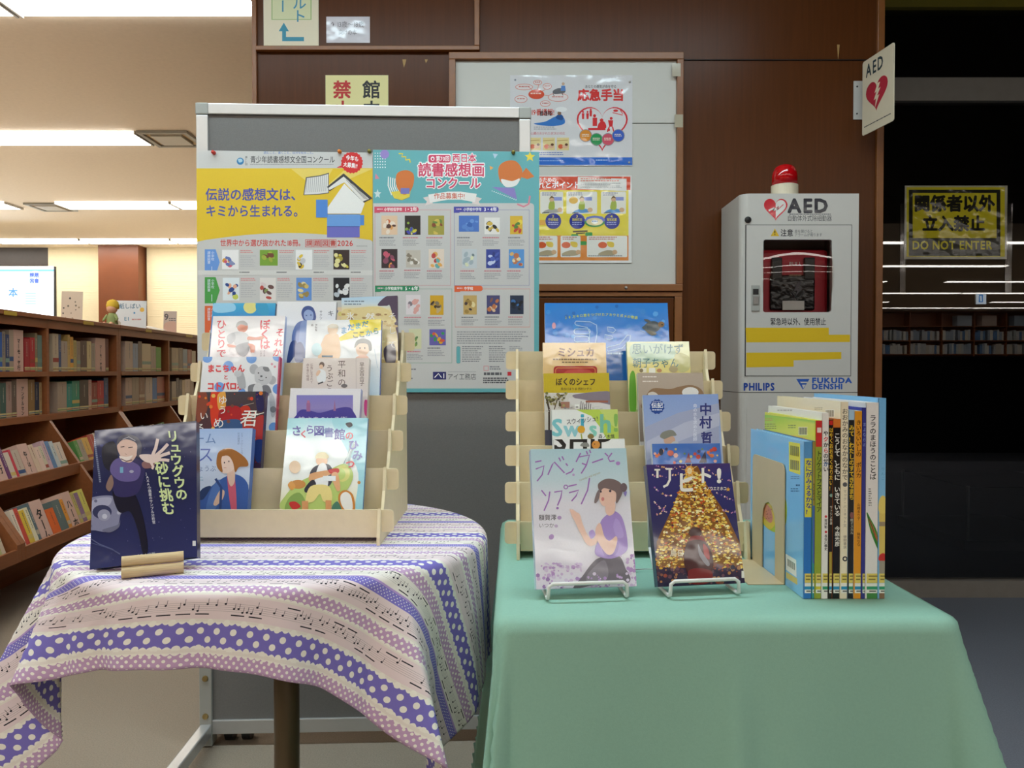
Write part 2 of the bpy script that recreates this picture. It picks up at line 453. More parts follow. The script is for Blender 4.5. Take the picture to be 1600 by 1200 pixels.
# ------------------------------------------------------------------ ceiling strip lights
def make_strip(L, dep, hw=0.15):
    fs = [MB().box(x0, -hw, -dep - 0.003, x1, hw, -0.0005) for (x0, x1) in ((0, 0.012), (L - 0.012, L))]
    d = MB().prism([(-hw, -0.002), (-hw + 0.02, -dep), (hw - 0.02, -dep), (hw, -0.002)], 'x', 0.0125, L - 0.0125)
    return fs, d
_strips = {}
def strip(x, y, L, label, group=None, glow='strip_glow', dep=0.02):
    k = (round(L, 3), glow, dep)
    t = thing('ceiling_light', label, 'ceiling light', (x, y, CEIL), group)
    if k not in _strips:
        fs, d = make_strip(L, dep, 0.15 if dep > 0.011 else 0.095)
        _strips[k] = [f.build('end_cap', ['white_paint'], t) for f in fs] + [d.build('diffuser', [glow], t)]
    else:
        for o in _strips[k]:
            c = o.copy(); c.parent = t; COL.objects.link(c)
    return t
ordn = ['first', 'second', 'third', 'fourth', 'fifth', 'sixth', 'seventh', 'eighth', 'ninth', 'tenth', 'eleventh', 'twelfth', 'thirteenth', 'fourteenth', 'fifteenth', 'sixteenth']
U = 1.18
def row_of(y, xs, name, glow='strip_glow', L=U, group=None, same=None, dep=0.02):
    xs = sorted(xs, reverse=True)
    for i, x in enumerate(xs):
        strip(x, y, L - 0.01, same or 'ceiling strip light, %s from the right in the %s' % (ordn[i], name), group or ('strip lights of the ' + name), glow, dep)
row_of(3.56, [-1.17 - U * (k + 1) for k in range(3)], 'nearest row')
row_of(5.66, [-2.68 - U * (k + 1) for k in range(4)], 'second row from the front')
row_of(7.95, [-1.1 - U * (k + 1) for k in range(3)], 'third row, right of the vent')
row_of(7.95, [-5.12 - U * (k + 1) for k in range(2)], 'third row, left of the vent')
row_of(10.15, [-0.9 - U * (k + 1) for k in range(6)], 'last row before the blinds')
# rows over and behind the viewpoint
row_of(1.35, [1.2 - U * 2 * (k + 1) for k in range(2)], '', 'strip_glow_cool', U * 2, 'strip lights above the tables', 'white ceiling strip light above the draped tables, out of the picture')
row_of(-1.4, [3.55 - U * 2 * (k + 1) for k in range(4)], '', 'strip_glow', U * 2, 'strip lights behind the viewpoint', 'white ceiling strip light just behind the viewpoint, out of the picture')
for j, (y, x0, x1) in enumerate(((-3.6, -3.0, 9.9), (-5.9, 0.5, 8.1), (-8.1, 5.6, 7.2), (-8.1, 8.3, 11.5), (-10.3, 7.6, 14.5), (-12.5, 7.2, 9.4), (-12.5, 11.9, 14.2), (-14.3, 8.0, 14.8))):
    n = max(1, round((x1 - x0) / 2.3)); L = (x1 - x0) / n
    row_of(y, [x0 + L * i for i in range(n)], '%s mirrored row' % ordn[j], 'strip_glow', L, dep=0.008)
# square ceiling vents
def vent(px0, py0, px1, py1, label):
    a = atZ(px0 + 20, (py0 + py1) / 2, CEIL); w = 0.36
    t = thing('ceiling_vent', label, 'vent', (a.x + w * 0.5 - 0.08, a.y, CEIL))
    f = MB(); h = w / 2
    for (x0, y0, x1, y1) in ((-h, -h, h, -h + .03), (-h, h - .03, h, h), (-h, -h + .03, -h + .03, h - .03), (h - .03, -h + .03, h, h - .03)):
        f.box(x0, y0, -0.02, x1, y1, -0.0005)
    f.build('frame', ['plastic_grey'], t)
    MB().box(-h + .03, -h + .03, -0.006, h - .03, h - .03, -0.001).build('recess', ['wood_pale'], t)
    MB().box(-.11, -.11, -0.024, .11, .11, -0.006).build('plate', ['board_white'], t)
vent(228, 205, 305, 226, 'square ceiling vent at the end of the second light row')
vent(45, 317, 118, 328, 'square ceiling vent between two strip lights of the third row')

# ------------------------------------------------------------------ notice board, wall cabinet
nb = thing('notice_board', 'white notice board in a brown wooden frame on the panelled wall', 'notice board', (0, WALL_Y, 1.0))
def wloc(x0, y0, x1, y1, d0, d1, mb=None, m=0):
    mb = mb or MB(); return mb.box(wx(x0), -d1, wz(y1) - 1.0, wx(x1), -d0, wz(y0) - 1.0, m)
fr = MB()
for r in ((703, 86, 1064, 97), (703, 445, 1064, 456), (703, 97, 713, 445), (1054, 97, 1064, 445)): wloc(*r, 0.0005, 0.028, fr)
fr.build('frame', ['wood_trim'], nb, bevel=0.002)
wloc(713, 97, 1054, 193.5, 0.0005, 0.012).build('panel', ['board_white'], nb, bevel=0.0006)
wloc(713, 195, 1054, 445, 0.0005, 0.011).build('panel', ['board_white'], nb, bevel=0.0006)
MB().lathe([(0.0001, 0), (0.006, 0), (0.005, 0.003), (0.0001, 0.004)], seg=14).build('screw', ['steel'], nb).matrix_local = Matrix.Translation((wx(976), -0.028, wz(451) - 1.0)) @ Matrix.Rotation(math.pi / 2, 4, 'X')
for (x, y) in ((1050, 183), (1046, 104)):
    wloc(x, y, x + 13, y + 20, 0.028, 0.0284).build('tape', ['tape_yellowed'], nb)
wc = thing('wall_cabinet', 'brown wooden wall cabinet below the white notice board', 'cabinet', (0, WALL_Y, 1.0))
fr = MB()
for r in ((703, 457, 1064, 464), (703, 464, 712, 1070), (1052, 464, 1064, 1070), (703, 1063, 1064, 1070)): wloc(*r, 0.0005, 0.02, fr)
fr.build('frame', ['wood_trim'], wc, bevel=0.002)
wloc(713, 465.5, 1051, 1062, 0.0005, 0.016).build('door', ['wood_wall'], wc, bevel=0.002)

# ------------------------------------------------------------------ mobile pin board
BO = Vector((atY(309, 600, 2.0).x, 2.0, 0)); BE = Vector((atY(829, 600, 2.035).x, 2.035, 0))
bu = (BE - BO).normalized(); BW = (BE - BO).length
bm_ = frame(BO, bu, (0, 0, 1)); bn = (bm_.to_3x3() @ Vector((0, 0, 1)))
def bp(px, py):
    w = bm_.inverted() @ hit(px, py, BO, bn); return w.x, w.y
board = thing('pin_board', 'grey felt pin board in an aluminium frame on castors, behind the tables', 'pin board', bm_)
ZT = bp(560, 164)[1]; ZB = bp(480, 1145)[1]
MB().box(0.02, ZB + 0.03, -0.03, BW - 0.02, ZT - 0.03, -0.006).build('felt_panel', ['felt_grey'], board)
MB().box(0.03, ZT - 0.028, -0.036, BW - 0.03, ZT, 0.0).build('top_rail', ['aluminium'], board, bevel=0.002)
MB().box(0.03, ZB, -0.036, BW - 0.03, ZB + 0.037, 0.0).build('bottom_rail', ['aluminium'], board, bevel=0.002)
for x in (0.0, BW - 0.03):
    MB().box(x, ZB - 0.02, -0.036, x + 0.03, ZT - 0.031, 0.0).build('post', ['aluminium'], board, bevel=0.002)
    MB().box(x - 0.0015, ZT - 0.03, -0.038, x + 0.0315, ZT + 0.001, 0.0015).build('corner_cap', ['plastic_grey'], board, bevel=0.003)
    p = MB().box(x - 0.001, ZB - 0.03, -0.037, x + 0.031, ZB + 0.2, 0.0035).build('foot_plate', ['plastic_grey'], board, bevel=0.002)
    for z in (ZB + 0.05, ZB + 0.15):
        MB().lathe([(0.0001, 0), (0.008, 0), (0.007, 0.004), (0.0001, 0.005)], (x + 0.015, z, 0.0035), 14).build('bolt', ['bolt_brass'], p)
    MB().prism([(0.03, -0.30), (0.062, -0.30), (0.062, 0.30), (0.03, 0.30)], 'x', x + 0.001, x + 0.03).build('foot_bar', ['aluminium'], board, bevel=0.003)
    for yy in (-0.27, 0.27, ):
        c = MB().box(x + 0.004, 0.012, yy - 0.012, x + 0.027, 0.03, yy + 0.012).build('caster', ['steel'], board)
        w = MB()
        w.tube([(x + 0.004, 0.02, yy), (x + 0.027, 0.02, yy)], 0.02, 16)
        w.build('wheel', ['plastic_black'], c)
cw = MB().box(0.075, 0.045, -0.06, 0.105, ZB, -0.03).build('caster', ['steel'], board)
for dx in (0.055, 0.1):
    MB().tube([(dx, 0.025, -0.045), (dx + 0.022, 0.025, -0.045)], 0.025, 18).build('wheel', ['plastic_black'], cw)
# ================================================================== TABLES AND CLOTHS
LT, RT = 0.71, 0.685           # heights of the two table tops
TC = Vector((-0.391, 1.323)); TR_ = 0.333
t = thing('round_table', 'round table with one brown pole leg under a patterned cloth', 'table', (TC.x, TC.y, 0))
MB().lathe([(0.0001, 0), (TR_ - 0.008, 0), (TR_ - 0.004, 0.004), (TR_ - 0.004, 0.022), (TR_ - 0.006, 0.024), (0.0001, 0.024)], (0, 0, LT - 0.026), 64).build('tabletop', ['wood_pale'], t)
MB().tube([(0, 0, 0.02), (0, 0, LT - 0.026)], 0.0215, 24).build('pole', ['pole_brown'], t, smooth=True)
MB().lathe([(0.0001, 0), (0.2, 0), (0.2, 0.008), (0.05, 0.022), (0.03, 0.03), (0.0001, 0.03)], (0, 0, 0), 40).build('base', ['pole_brown'], t)

def drape(hx, hy, rad, sx0, sx1, sy0, sy1, nx, ny, foldf, er=0.014, warp=None):
    """cloth laid over a rounded rectangle: flat cloth coordinates (s, t) -> draped point."""
    vs = []; uv = []; fs = []
    for j in range(ny + 1):
        for i in range(nx + 1):
            s_ = sx0 + (sx1 - sx0) * i / nx; t_ = sy0 + (sy1 - sy0) * j / ny
            s0_, t0_ = s_, t_
            if warp: s_, t_ = warp(s_, t_)
            qx = min(max(s_, -(hx - rad)), hx - rad); qy = min(max(t_, -(hy - rad)), hy - rad)
            dx, dy = s_ - qx, t_ - qy; r = math.hypot(dx, dy); d = r - rad
            if d <= 0 or r < 1e-6: p = (s_, t_, 0.0)
            else:
                n = (dx / r, dy / r); ex, ey = qx + n[0] * rad, qy + n[1] * rad
                arc = er * math.pi / 2
                if d < arc: a = d / er; o = er * math.sin(a); z = -er * (1 - math.cos(a))
                else:
                    h = d - arc; sl = foldf(math.atan2(n[1], n[0]), h, ex, ey)
                    o = er + sl; z = -er - math.sqrt(max(h * h - sl * sl, (0.3 * h) ** 2))
                p = (ex + n[0] * o, ey + n[1] * o, z)
            vs.append(p); uv.append((s0_, t0_))
    W = nx + 1
    for j in range(ny):
        for i in range(nx): fs.append((j * W + i, j * W + i + 1, (j + 1) * W + i + 1, (j + 1) * W + i))
    return vs, fs, uv
def cloth_obj(name, data, material, loc):
    vs, fs, uv = data
    me = bpy.data.meshes.new(name); me.from_pydata(vs, [], fs); me.materials.append(M[material])
    l = me.uv_layers.new(name='UVMap')
    for p in me.polygons:
        p.use_smooth = True
        for li in p.loop_indices: l.data[li].uv = uv[me.loops[li].vertex_index]
    o = bpy.data.objects.new(name, me); COL.objects.link(o); o.location = loc
    so = o.modifiers.new('thickness', 'SOLIDIFY'); so.thickness = 0.0012; so.offset = 1
    return o
def tent(a, c, w):
    d = abs((a - c + math.pi) % (2 * math.pi) - math.pi); return max(0.0, 1 - d / w)
WARP = [(-180, -180), (-168, -171), (-150, -160), (-136, -150), (-120, -139), (-90, -92), (-70, -70), (180, 180)]
def hang_warp(s_, t_):
    # left of the middle the cloth hangs straight down and its spare width is taken up in pleats
    r = math.hypot(s_, t_); d = r - TR_
    if d <= 0: return s_, t_
    a = math.degrees(math.atan2(t_, s_)); w = min(1.0, d / 0.11); w = w * w * (3 - 2 * w)
    for (a0, b0), (a1, b1) in zip(WARP, WARP[1:]):
        if a0 <= a <= a1: b = b0 + (b1 - b0) * (a - a0) / (a1 - a0); break
    a = math.radians(a + (b - a) * w); return r * math.cos(a), r * math.sin(a)
def round_fold(a, h, ex, ey):
    D = math.radians
    k = 0.05 + 0.30 * tent(a, D(-47), D(9)) + 0.34 * tent(a, D(-139), D(11)) + 0.36 * tent(a, D(-157), D(8)) + 0.34 * tent(a, D(-171), D(7)) - 0.03 * tent(a, D(0), D(30)) - 0.14 * tent(a, D(-33), D(12)) - 0.06 * tent(a, D(-66), D(14)) - 0.12 * tent(a, D(-149), D(6)) - 0.10 * tent(a, D(-164), D(5)) \
        + 0.12 * tent(a, D(52), D(20)) + 0.5 * tent(a, D(135), D(25)) + (0.05 * math.sin(13 * a) + 0.03 * math.sin(29 * a + 1)) * (0.3 if abs(a) < D(40) else 1.0)
    return h * max(-0.12, min(k, 0.8))
# --- patterned cloth material: printed bands of dots and note staves running across the cloth
def music_cloth():
    m = NT('cloth_music'); uvn = m.node('ShaderNodeUVMap'); sx = m.node('ShaderNodeSeparateXYZ'); m.link(uvn.outputs[0], sx.inputs[0])
    s, t = sx.outputs[0], sx.outputs[1]
    nz = m.node('ShaderNodeTexNoise', i_Scale=40.0); m.link(uvn.outputs[0], nz.inputs['Vector'])
    PER = 0.190
    tt = m.math('ADD', t, 0.440 + PER * 4); y = m.math('MULTIPLY', m.math('FRACT', m.math('DIVIDE', tt, PER)), PER)
    def band(a, b): return m.math('MULTIPLY', m.math('GREATER_THAN', y, a), m.math('LESS_THAN', y, b))
    def scallop(yc, a, sgn, r=0.0045):
        return None
    def dots(p, r, off=0.0, q=None):
        """staggered grid of round dots, pitch p"""
        q = q or p
        out = None
        for (ox, oy) in ((0, 0), (0.5, 0.5)):
            fx_ = m.math('SUBTRACT', m.math('FRACT', m.math('ADD', m.math('DIVIDE', s, p), ox)), 0.5)
            fy_ = m.math('SUBTRACT', m.math('FRACT', m.math('ADD', m.math('DIVIDE', m.math('SUBTRACT', y, off), q), oy)), 0.5)
            d = m.math('SQRT', m.math('ADD', m.math('POWER', m.math('MULTIPLY', fx_, p), 2), m.math('POWER', m.math('MULTIPLY', fy_, q), 2)))
            g = m.math('LESS_THAN', d, r)
            out = g if out is None else m.math('MAXIMUM', out, g)
        return out
    CREAM, PINK, LILAC, PURP, PINKD = '#e9e4dc', '#e6d6d8', '#dcd2e2', '#7d74c4', '#c3a2c6'
    col = m.mix(band(0.000, 0.020), CREAM, PINKD)
    col = m.mix(band(0.026, 0.060), col, PURP)
    col = m.mix(band(0.064, 0.094), col, PINK)
    col = m.mix(band(0.097, 0.116), col, PINKD)
    col = m.mix(band(0.119, 0.147), col, PINK)
    col = m.mix(band(0.147, 0.161), col, '#8078c8')
    col = m.mix(band(0.161, 0.164), col, '#b49ad0')
    small = dots(0.0108, 0.0020); big = dots(0.0225, 0.0043, 0.026, 0.0225); fine = dots(0.006, 0.0008)
    white = '#f1efe6'
    col = m.mix(m.math('MULTIPLY', small, m.math('MAXIMUM', band(0.001, 0.019), band(0.098, 0.115))), col, white)
    col = m.mix(m.math('MULTIPLY', big, band(0.024, 0.064)), col, white)
    col = m.mix(m.math('MULTIPLY', fine, band(0.148, 0.160)), col, white)
    # scalloped edges of the bands
    sc = m.math('ABSOLUTE', m.math('SINE', m.math('MULTIPLY', s, math.pi / 0.009)))
    for (a, sg) in ((0.020, -1), (0.026, 1), (0.060, -1), (0.097, 1), (0.116, -1)):
        lo = m.math('SUBTRACT', y, a); v = m.math('MULTIPLY', lo, sg)
        e = m.math('MULTIPLY', m.math('GREATER_THAN', v, -0.0005), m.math('LESS_THAN', v, m.math('MULTIPLY', sc, 0.0028)))
        col = m.mix(e, col, white)
    # staves with notes
    INK = '#2a2630'
    for (c, k) in ((0.0795, 0.0), (0.133, 3.7), (0.1775, 8.1)):
        yy = m.math('SUBTRACT', y, c)
        inb = m.math('LESS_THAN', m.math('ABSOLUTE', yy), 0.0062)
        st = m.math('FRACT', m.math('DIVIDE', m.math('ADD', yy, 0.00625), 0.0025))
        stl = m.math('MULTIPLY', inb, m.math('LESS_THAN', m.math('ABSOLUTE', m.math('SUBTRACT', st, 0.5)), 0.09))
        col = m.mix(m.math('MULTIPLY', stl, 0.45), col, INK)
        P = 0.0058
        cell = m.math('FLOOR', m.math('DIVIDE', m.math('ADD', s, 4 + k), P))
        wn = m.node('ShaderNodeTexWhiteNoise', noise_dimensions='1D'); m.link(m.math('ADD', cell, k * 17), wn.inputs['W'])
        wn2 = m.node('ShaderNodeTexWhiteNoise', noise_dimensions='1D'); m.link(m.math('ADD', cell, 91.3 + k), wn2.inputs['W'])
        on = m.math('LESS_THAN', wn2.outputs['Value'], 0.72)
        ny = m.math('MULTIPLY', m.math('SUBTRACT', wn.outputs['Value'], 0.5), 0.011)
        lx = m.math('MULTIPLY', m.math('SUBTRACT', m.math('FRACT', m.math('DIVIDE', m.math('ADD', s, 4 + k), P)), 0.4), P)
        ly = m.math('SUBTRACT', yy, ny)
        head = m.math('LESS_THAN', m.math('SQRT', m.math('ADD', m.math('POWER', m.math('MULTIPLY', lx, 0.8), 2), m.math('POWER', ly, 2))), 0.00125)
        stem = m.math('MULTIPLY', m.math('LESS_THAN', m.math('ABSOLUTE', m.math('SUBTRACT', lx, 0.0011)), 0.0003), m.math('MULTIPLY', m.math('GREATER_THAN', ly, 0), m.math('LESS_THAN', ly, 0.0068)))
        # beams over groups of three cells
        g3 = m.math('FLOOR', m.math('DIVIDE', cell, 4)); wn3 = m.node('ShaderNodeTexWhiteNoise', noise_dimensions='1D'); m.link(m.math('ADD', g3, 7.7 + k), wn3.inputs['W'])
        inn = m.math('LESS_THAN', m.math('FRACT', m.math('DIVIDE', cell, 4)), 0.6)
        by = m.math('MULTIPLY_ADD', m.math('GREATER_THAN', wn3.outputs['Value'], 0.5), 0.019, -0.0095)
        beam = m.math('MULTIPLY', m.math('MULTIPLY', inn, m.math('LESS_THAN', m.math('ABSOLUTE', m.math('SUBTRACT', yy, by)), 0.0008)), m.math('LESS_THAN', wn3.outputs['Value'], 0.85))
        note = m.math('MULTIPLY', on, m.math('MAXIMUM', head, stem))
        col = m.mix(m.math('MAXIMUM', note, beam, clamp=True), col, INK)
    m.link(col, m.b.inputs['Base Color']); m.b.inputs['Roughness'].default_value = 0.8; m.b.inputs['Specular IOR Level'].default_value = 0.2
    n2 = m.node('ShaderNodeTexNoise', i_Scale=18.0, i_Detail=3.0); m.link(uvn.outputs[0], n2.inputs['Vector'])
    bp_ = m.node('ShaderNodeBump', i_Strength=0.35, i_Distance=0.01); m.link(n2.outputs['Fac'], bp_.inputs['Height']); m.link(bp_.outputs[0], m.b.inputs['Normal'])
music_cloth()
HS = 0.44
c = cloth_obj('tablecloth', drape(TR_, TR_, TR_, -0.56, 0.55, -HS, 0.52, 220, 200, round_fold, warp=hang_warp), 'cloth_music', (TC.x, TC.y, LT - 0.0016))
tag(c, 'white cloth with purple dotted bands and music notes draped over the round table', 'tablecloth')

GXA, GXB, GYA, GYB = -0.010, 0.545, 0.948, 1.57
t = thing('square_table', 'small four legged table hidden under the green cloth', 'table', ((GXA + GXB) / 2, (GYA + GYB) / 2, 0))
hx, hy = (GXB - GXA) / 2, (GYB - GYA) / 2
MB().box(-hx + .006, -hy + .006, RT - 0.028, hx - .006, hy - .006, RT - 0.002).build('tabletop', ['wood_pale'], t, bevel=0.004)
for sx in (-1, 1):
    for sy in (-1, 1):
        x, y = sx * (hx - 0.05), sy * (hy - 0.05)
        MB().box(x - .018, y - .018, 0, x + .018, y + .018, RT - 0.028).build('leg', ['pole_brown'], t)
def sq_fold(a, h, ex, ey):
    D = math.radians
    k = 0.05 + 0.28 * tent(a, D(-45), D(50)) + 0.30 * tent(a, D(-135), D(40)) + 0.30 * tent(a, D(45), D(45)) + 0.35 * tent(a, D(135), D(45))
    k += 0.05 * math.sin(ex * 21 + 0.6) * (1 if abs(math.sin(a)) > 0.9 else 0) + 0.07 * math.sin(ey * 19 + 1.0) * (1 if abs(math.cos(a)) > 0.9 else 0)
    if abs(a + D(90)) < D(8): k += 0.07 * max(0.0, 1 - abs(ex - 0.005) / 0.022) - 0.04 * max(0.0, 1 - abs(ex - 0.04) / 0.03)
    if abs(a) > D(120): k *= 0.45
    if abs(a) > D(150): k = 0.012 + 0.02 * math.sin(ey * 19 + 1.0)
    return h * k
c = cloth_obj('tablecloth', drape(hx, hy, 0.012, -hx - .62, hx + .62, -hy - .62, hy + .62, 150, 150, sq_fold, 0.012), 'cloth_green', ((GXA + GXB) / 2, (GYA + GYB) / 2, RT - 0.0016))
tag(c, 'plain mint green cloth draped over the right hand table down to the floor', 'tablecloth')

# ================================================================== CARDBOARD TIERED STANDS
def cardboard_stand(label, X0, X1, Yf, zb, LZ, STEP, DZ, n=6):
    """X0..X1 outer tabs; front lip at Yf; lip tops LZ + DZ*i."""
    W = X1 - X0
    t = thing('cardboard_display_stand', label, 'display stand', (X0, Yf, zb))
    lt = [LZ - zb + DZ * i for i in range(n)]; ly = [STEP * i for i in range(n)]
    inx = (0.022, W - 0.022); th = 0.005
    for sidx in inx:
        prof = [(-0.022, 0.0), (-0.022, 0.012)]
        for i in range(n):
            prof += [(ly[i] - 0.02, lt[i] - 0.035), (ly[i] - 0.012, lt[i] + 0.004), (ly[i] - 0.002, lt[i] - 0.004), (ly[i] - 0.002, lt[i] - 0.03)] if i < n - 0 else []
            if i < n - 1: prof += [(ly[i] + 0.008, lt[i] - 0.022)]
        D = ly[-1] + 0.02
        prof += [(ly[-1] + 0.006, lt[-1] - 0.02), (D, lt[-1] - 0.03), (D + 0.012, 0.0)]
        x0 = sidx - th / 2
        MB().prism(prof, 'x', x0, x0 + th).build('side_panel', ['cardboard'], t)
    for i in range(n):
        z1 = lt[i]; z0 = (lt[i - 1] - 0.044) if i else 0.010
        y = ly[i]
        # lip with rounded tabs that hook past the side panels
        tabh = 0.036; r = 0.006
        lo = z1 - tabh; pl = []
        def rc(cx, cz, a0):
            return [(cx + r * math.cos(math.radians(a0 + 30 * k)), cz + r * math.sin(math.radians(a0 + 30 * k))) for k in range(4)]
        pl += rc(W - r, z1 - r, 0)[::1] + rc(r, z1 - r, 90) + rc(r, lo + r, 180) + [(0.016, lo)]
        pl += [(0.026, lo), (0.026, z0), (W - 0.026, z0), (W - 0.026, lo), (W - 0.016, lo)] + rc(W - r, lo + r, 270)
        o = MB().prism(pl, 'y', y - 0.0015, y + 0.0015).build('tier_lip', ['cardboard'], t)
        if i < n - 1:
            MB().box(0.026, y + 0.0016, lt[i] - 0.046, W - 0.026, ly[i + 1] - 0.0016, lt[i] - 0.043).build('tier_floor', ['cardboard'], t)
    return t
LS = dict(X0=-0.612, X1=-0.192, Yf=1.245, zb=LT, LZ=0.764, STEP=0.0545, DZ=0.0602)
RS = dict(X0=-0.012, X1=0.403, Yf=1.252, zb=RT, LZ=0.743, STEP=0.0545, DZ=0.057)
cardboard_stand('cream cardboard stand of stepped tiers holding books on the round table', **LS)
cardboard_stand('cream cardboard stand of stepped tiers holding books on the green table', **RS)
# ================================================================== PAPERS, POSTERS, SIGNS
WH = '#cdccca'
def sheet(name, label, cat, O, n, x0, y0, x1, y1, off, material, thick=0.0006, paper='paper', base=0.0002):
    """flat sheet on the plane (O, n), pushed out by off; edges given in picture coordinates."""
    n = Vector(n).normalized(); O2 = Vector(O) + n * off
    a, b, d = hit(x0, y1, O2, n), hit(x1, y1, O2, n), hit(x0, y0, O2, n)
    mw = frame(a, b - a, d - a); w = (b - a).length; h = (mw.inverted() @ d).y
    o = MB().box(0, 0, -thick, w, h, 0).build(name, [paper]); o.matrix_world = mw
    tag(o, label, cat)
    A = Art(mw, base=base); A.clip = (0.0002, 0.0002, w - 0.0002, h - 0.0002); A.root = o; A.w = w; A.h = h; A.mt = material
    return A
def done(A, name='print'): return A.build(name, A.mt, A.root)
def thumb(A, x0, y0, x1, y1, bg, cols, n=7):
    A.rect(x0, y0, x1, y1, bg); w, h = x1 - x0, y1 - y0
    for i in range(n):
        rx, ry = w * random.uniform(.08, .2), h * random.uniform(.06, .16)
        A.ell(random.uniform(x0 + rx, x1 - rx), random.uniform(y0 + h * .25, y1 - ry), rx, ry, random.choice(cols), 9, random.random())
# ---- left poster
n_b = bn
A = sheet('poster', 'yellow and white reading contest poster with blue headline, left one on the pin board', 'poster', BO, n_b, 309, 235, 583, 620, 0.0012, 'print_poster')
A.rect(300, 200, 600, 640, WH)
pts = [(300, 263), (600, 263), (600, 377)] + [(600 - 300 * t, 378 - 14 * math.sin(math.pi * min(1, max(0, t)))) for t in [i / 14 for i in range(15)]]
A.poly(pts, '#e6c22c')
for (a, b) in ((455, 520), (540, 600)):
    A.poly([(500, 300), (a, 264), (b, 264)], '#ecd268')
A.text('読むこと、書くこと、自分を知ること。', 412, 236, 5.2, '#4a78c0', sx=.86)
A.ell(375.5, 252, 5.6, 5.6, '#2f7fb8'); A.blob([(372, 249), (377, 248), (379, 252), (374, 254)], '#a8cfe0')
for i, ch in enumerate('第72回'): A.text(ch, 383, 244 + 3.6 * i, 3.8, '#333333')
A.text('青少年読書感想文全国コンクール', 391, 243.5, 12, '#2d2d33', 0.008, sx=.735)
A.lines(391, 256.5, 521, 258.5, 1, '#8a8a90', ragged=0)
st = []
for k in range(40):
    r = 17.5 if k % 2 else 16; a = 2 * math.pi * k / 40; st.append((550 + r * math.cos(a), 254 + r * math.sin(a)))
A.poly(st, '#d8282c'); A.poly([(535, 262), (526, 262), (538, 256)], '#d8282c')
A.text('今年も', 541, 242, 8.5, '#ffffff', .02, rot=0.14, sx=.8); A.text('大募集!!', 537, 252.5, 8.5, '#ffffff', .02, rot=0.14, sx=.75)
A.text('伝説の感想文は、', 321, 294, 20.5, '#4a54a4', .026, sx=.93); A.text('キミから生まれる。', 321, 320, 20, '#4a54a4', .026, sx=.86)
# open book, sheet of writing and a closed blue book (plain stand-ins)
A.poly([(474, 305), (478, 277), (500, 274), (514, 270), (514, 302), (498, 304)], '#55555a'); A.poly([(475.5, 304), (479.5, 278.5), (500, 275.5), (513, 272), (513, 301), (498, 303)], '#e2e1de')
for i in range(11): A.line([(480 + i * 3, 279.5 - i * .6), (478 + i * 3.1, 301 - i * .2)], .7, '#9a9a9c')
A.poly([(511, 292), (537, 271), (583, 310), (566, 318), (538, 283), (515, 299)], '#3a3a40'); A.poly([(513, 294), (537, 276), (577, 311), (567, 315), (538, 285), (515, 297)], '#e8e6e0')
A.poly([(508, 330), (538, 287), (570, 318), (564, 334), (513, 334)], '#efeeea')
for k in (0, 1, 2): A.line([(541 + k * 5, 281 + k * 3), (570 + k * 3, 311 + k)], .7, '#6a6a70')
A.rect(511, 335, 563, 354, '#6aa0e0'); A.rect(511, 354, 562, 371, '#6f6fc4'); A.line([(511, 354), (562, 354)], 1, '#3a4a9a'); A.rect(494, 312, 512, 340, '#4f8ad8'); A.rect(563, 336, 569, 352, '#4f8ad8')
A.text('世界中から選び抜かれた18冊。', 344, 374, 11.5, '#d2403c', .018, sx=.82)
for i, ch in enumerate('課題図書'):
    A.box(477.5 + 12.4 * i, 374.5, 488 + 12.4 * i, 386, 1, '#d2403c'); A.text(ch, 478.3 + 12.4 * i, 375.3, 9.6, '#d2403c', .01)
A.text('2026', 527, 374, 12, '#d2403c', .018, sx=.95); A.lines(557, 384, 574, 386, 1, '#999999')
for (y0, y1, c) in ((389.5, 430, '#6b9be0'), (433, 474, '#4ba04c'), (478, 520, '#e0683c')):
    A.poly([(320, y0), (337, y0), (343.5, (y0 + y1) / 2), (337, y1), (320, y1)], c)
    for i, ch in enumerate('小学校'): A.text(ch, 330, y0 + 3 + 5 * i, 5, '#e8f0ff')
    for i, ch in enumerate('課題図書'): A.text(ch, 324, y0 + 3 + 5 * i, 5, '#e8f0ff')
    A.line([(331, y0 + 27), (331, y0 + 38)], .8, '#e8f0ff')
A.rect(309, 422.5, 583, 430, '#dad9d6')
T1 = [(347, 373, '#f2f0f0', ['#8a96c0', '#e0a040', '#d86078', '#6a7ab8']), (406, 434, '#7da63c', ['#7a4a36', '#8a6038', '#a8b848']), (462, 488, '#f0f0f0', ['#2a2a30', '#e0c040', '#cfcfd4']), (521, 546, '#3a2c2a', ['#d8c850', '#a89a3a', '#e8e0a0'])]
T2 = [(348, 374, '#e4ecf0', ['#e8b090', '#2a4a90', '#c8d060']), (406, 431, '#e6e0dc', ['#c05048', '#6a4a48', '#8a9a60', '#e0d0d0']), (463, 487, '#6a96d8', ['#d8c070', '#a08a50', '#e8d8a0']), (521, 546, '#1e2026', ['#e8e8e8', '#c0c8d0'])]
for (TT, y0, y1) in ((T1, 390.5, 421), (T2, 434, 469.5)):
    for i, (x0, x1, bg, cc) in enumerate(TT):
        if i == 1 and TT is T1: y1b = 415
        else: y1b = y1
        thumb(A, x0, y0, x1, y1b, bg, cc, 9)
        A.lines(x1 + 2.5, y0 + .5, x1 + 27, y0 + 6, 2, '#d88a8a', .45); A.lines(x1 + 2.5, y0 + 9, x1 + 28, y1 - 3, 7, '#b4b4b8', .35)
    for i in range(4): A.lines(374 + 58 * i, 424.6, 390 + 58 * i, 427.5, 1, '#7a7a7c', ragged=0)
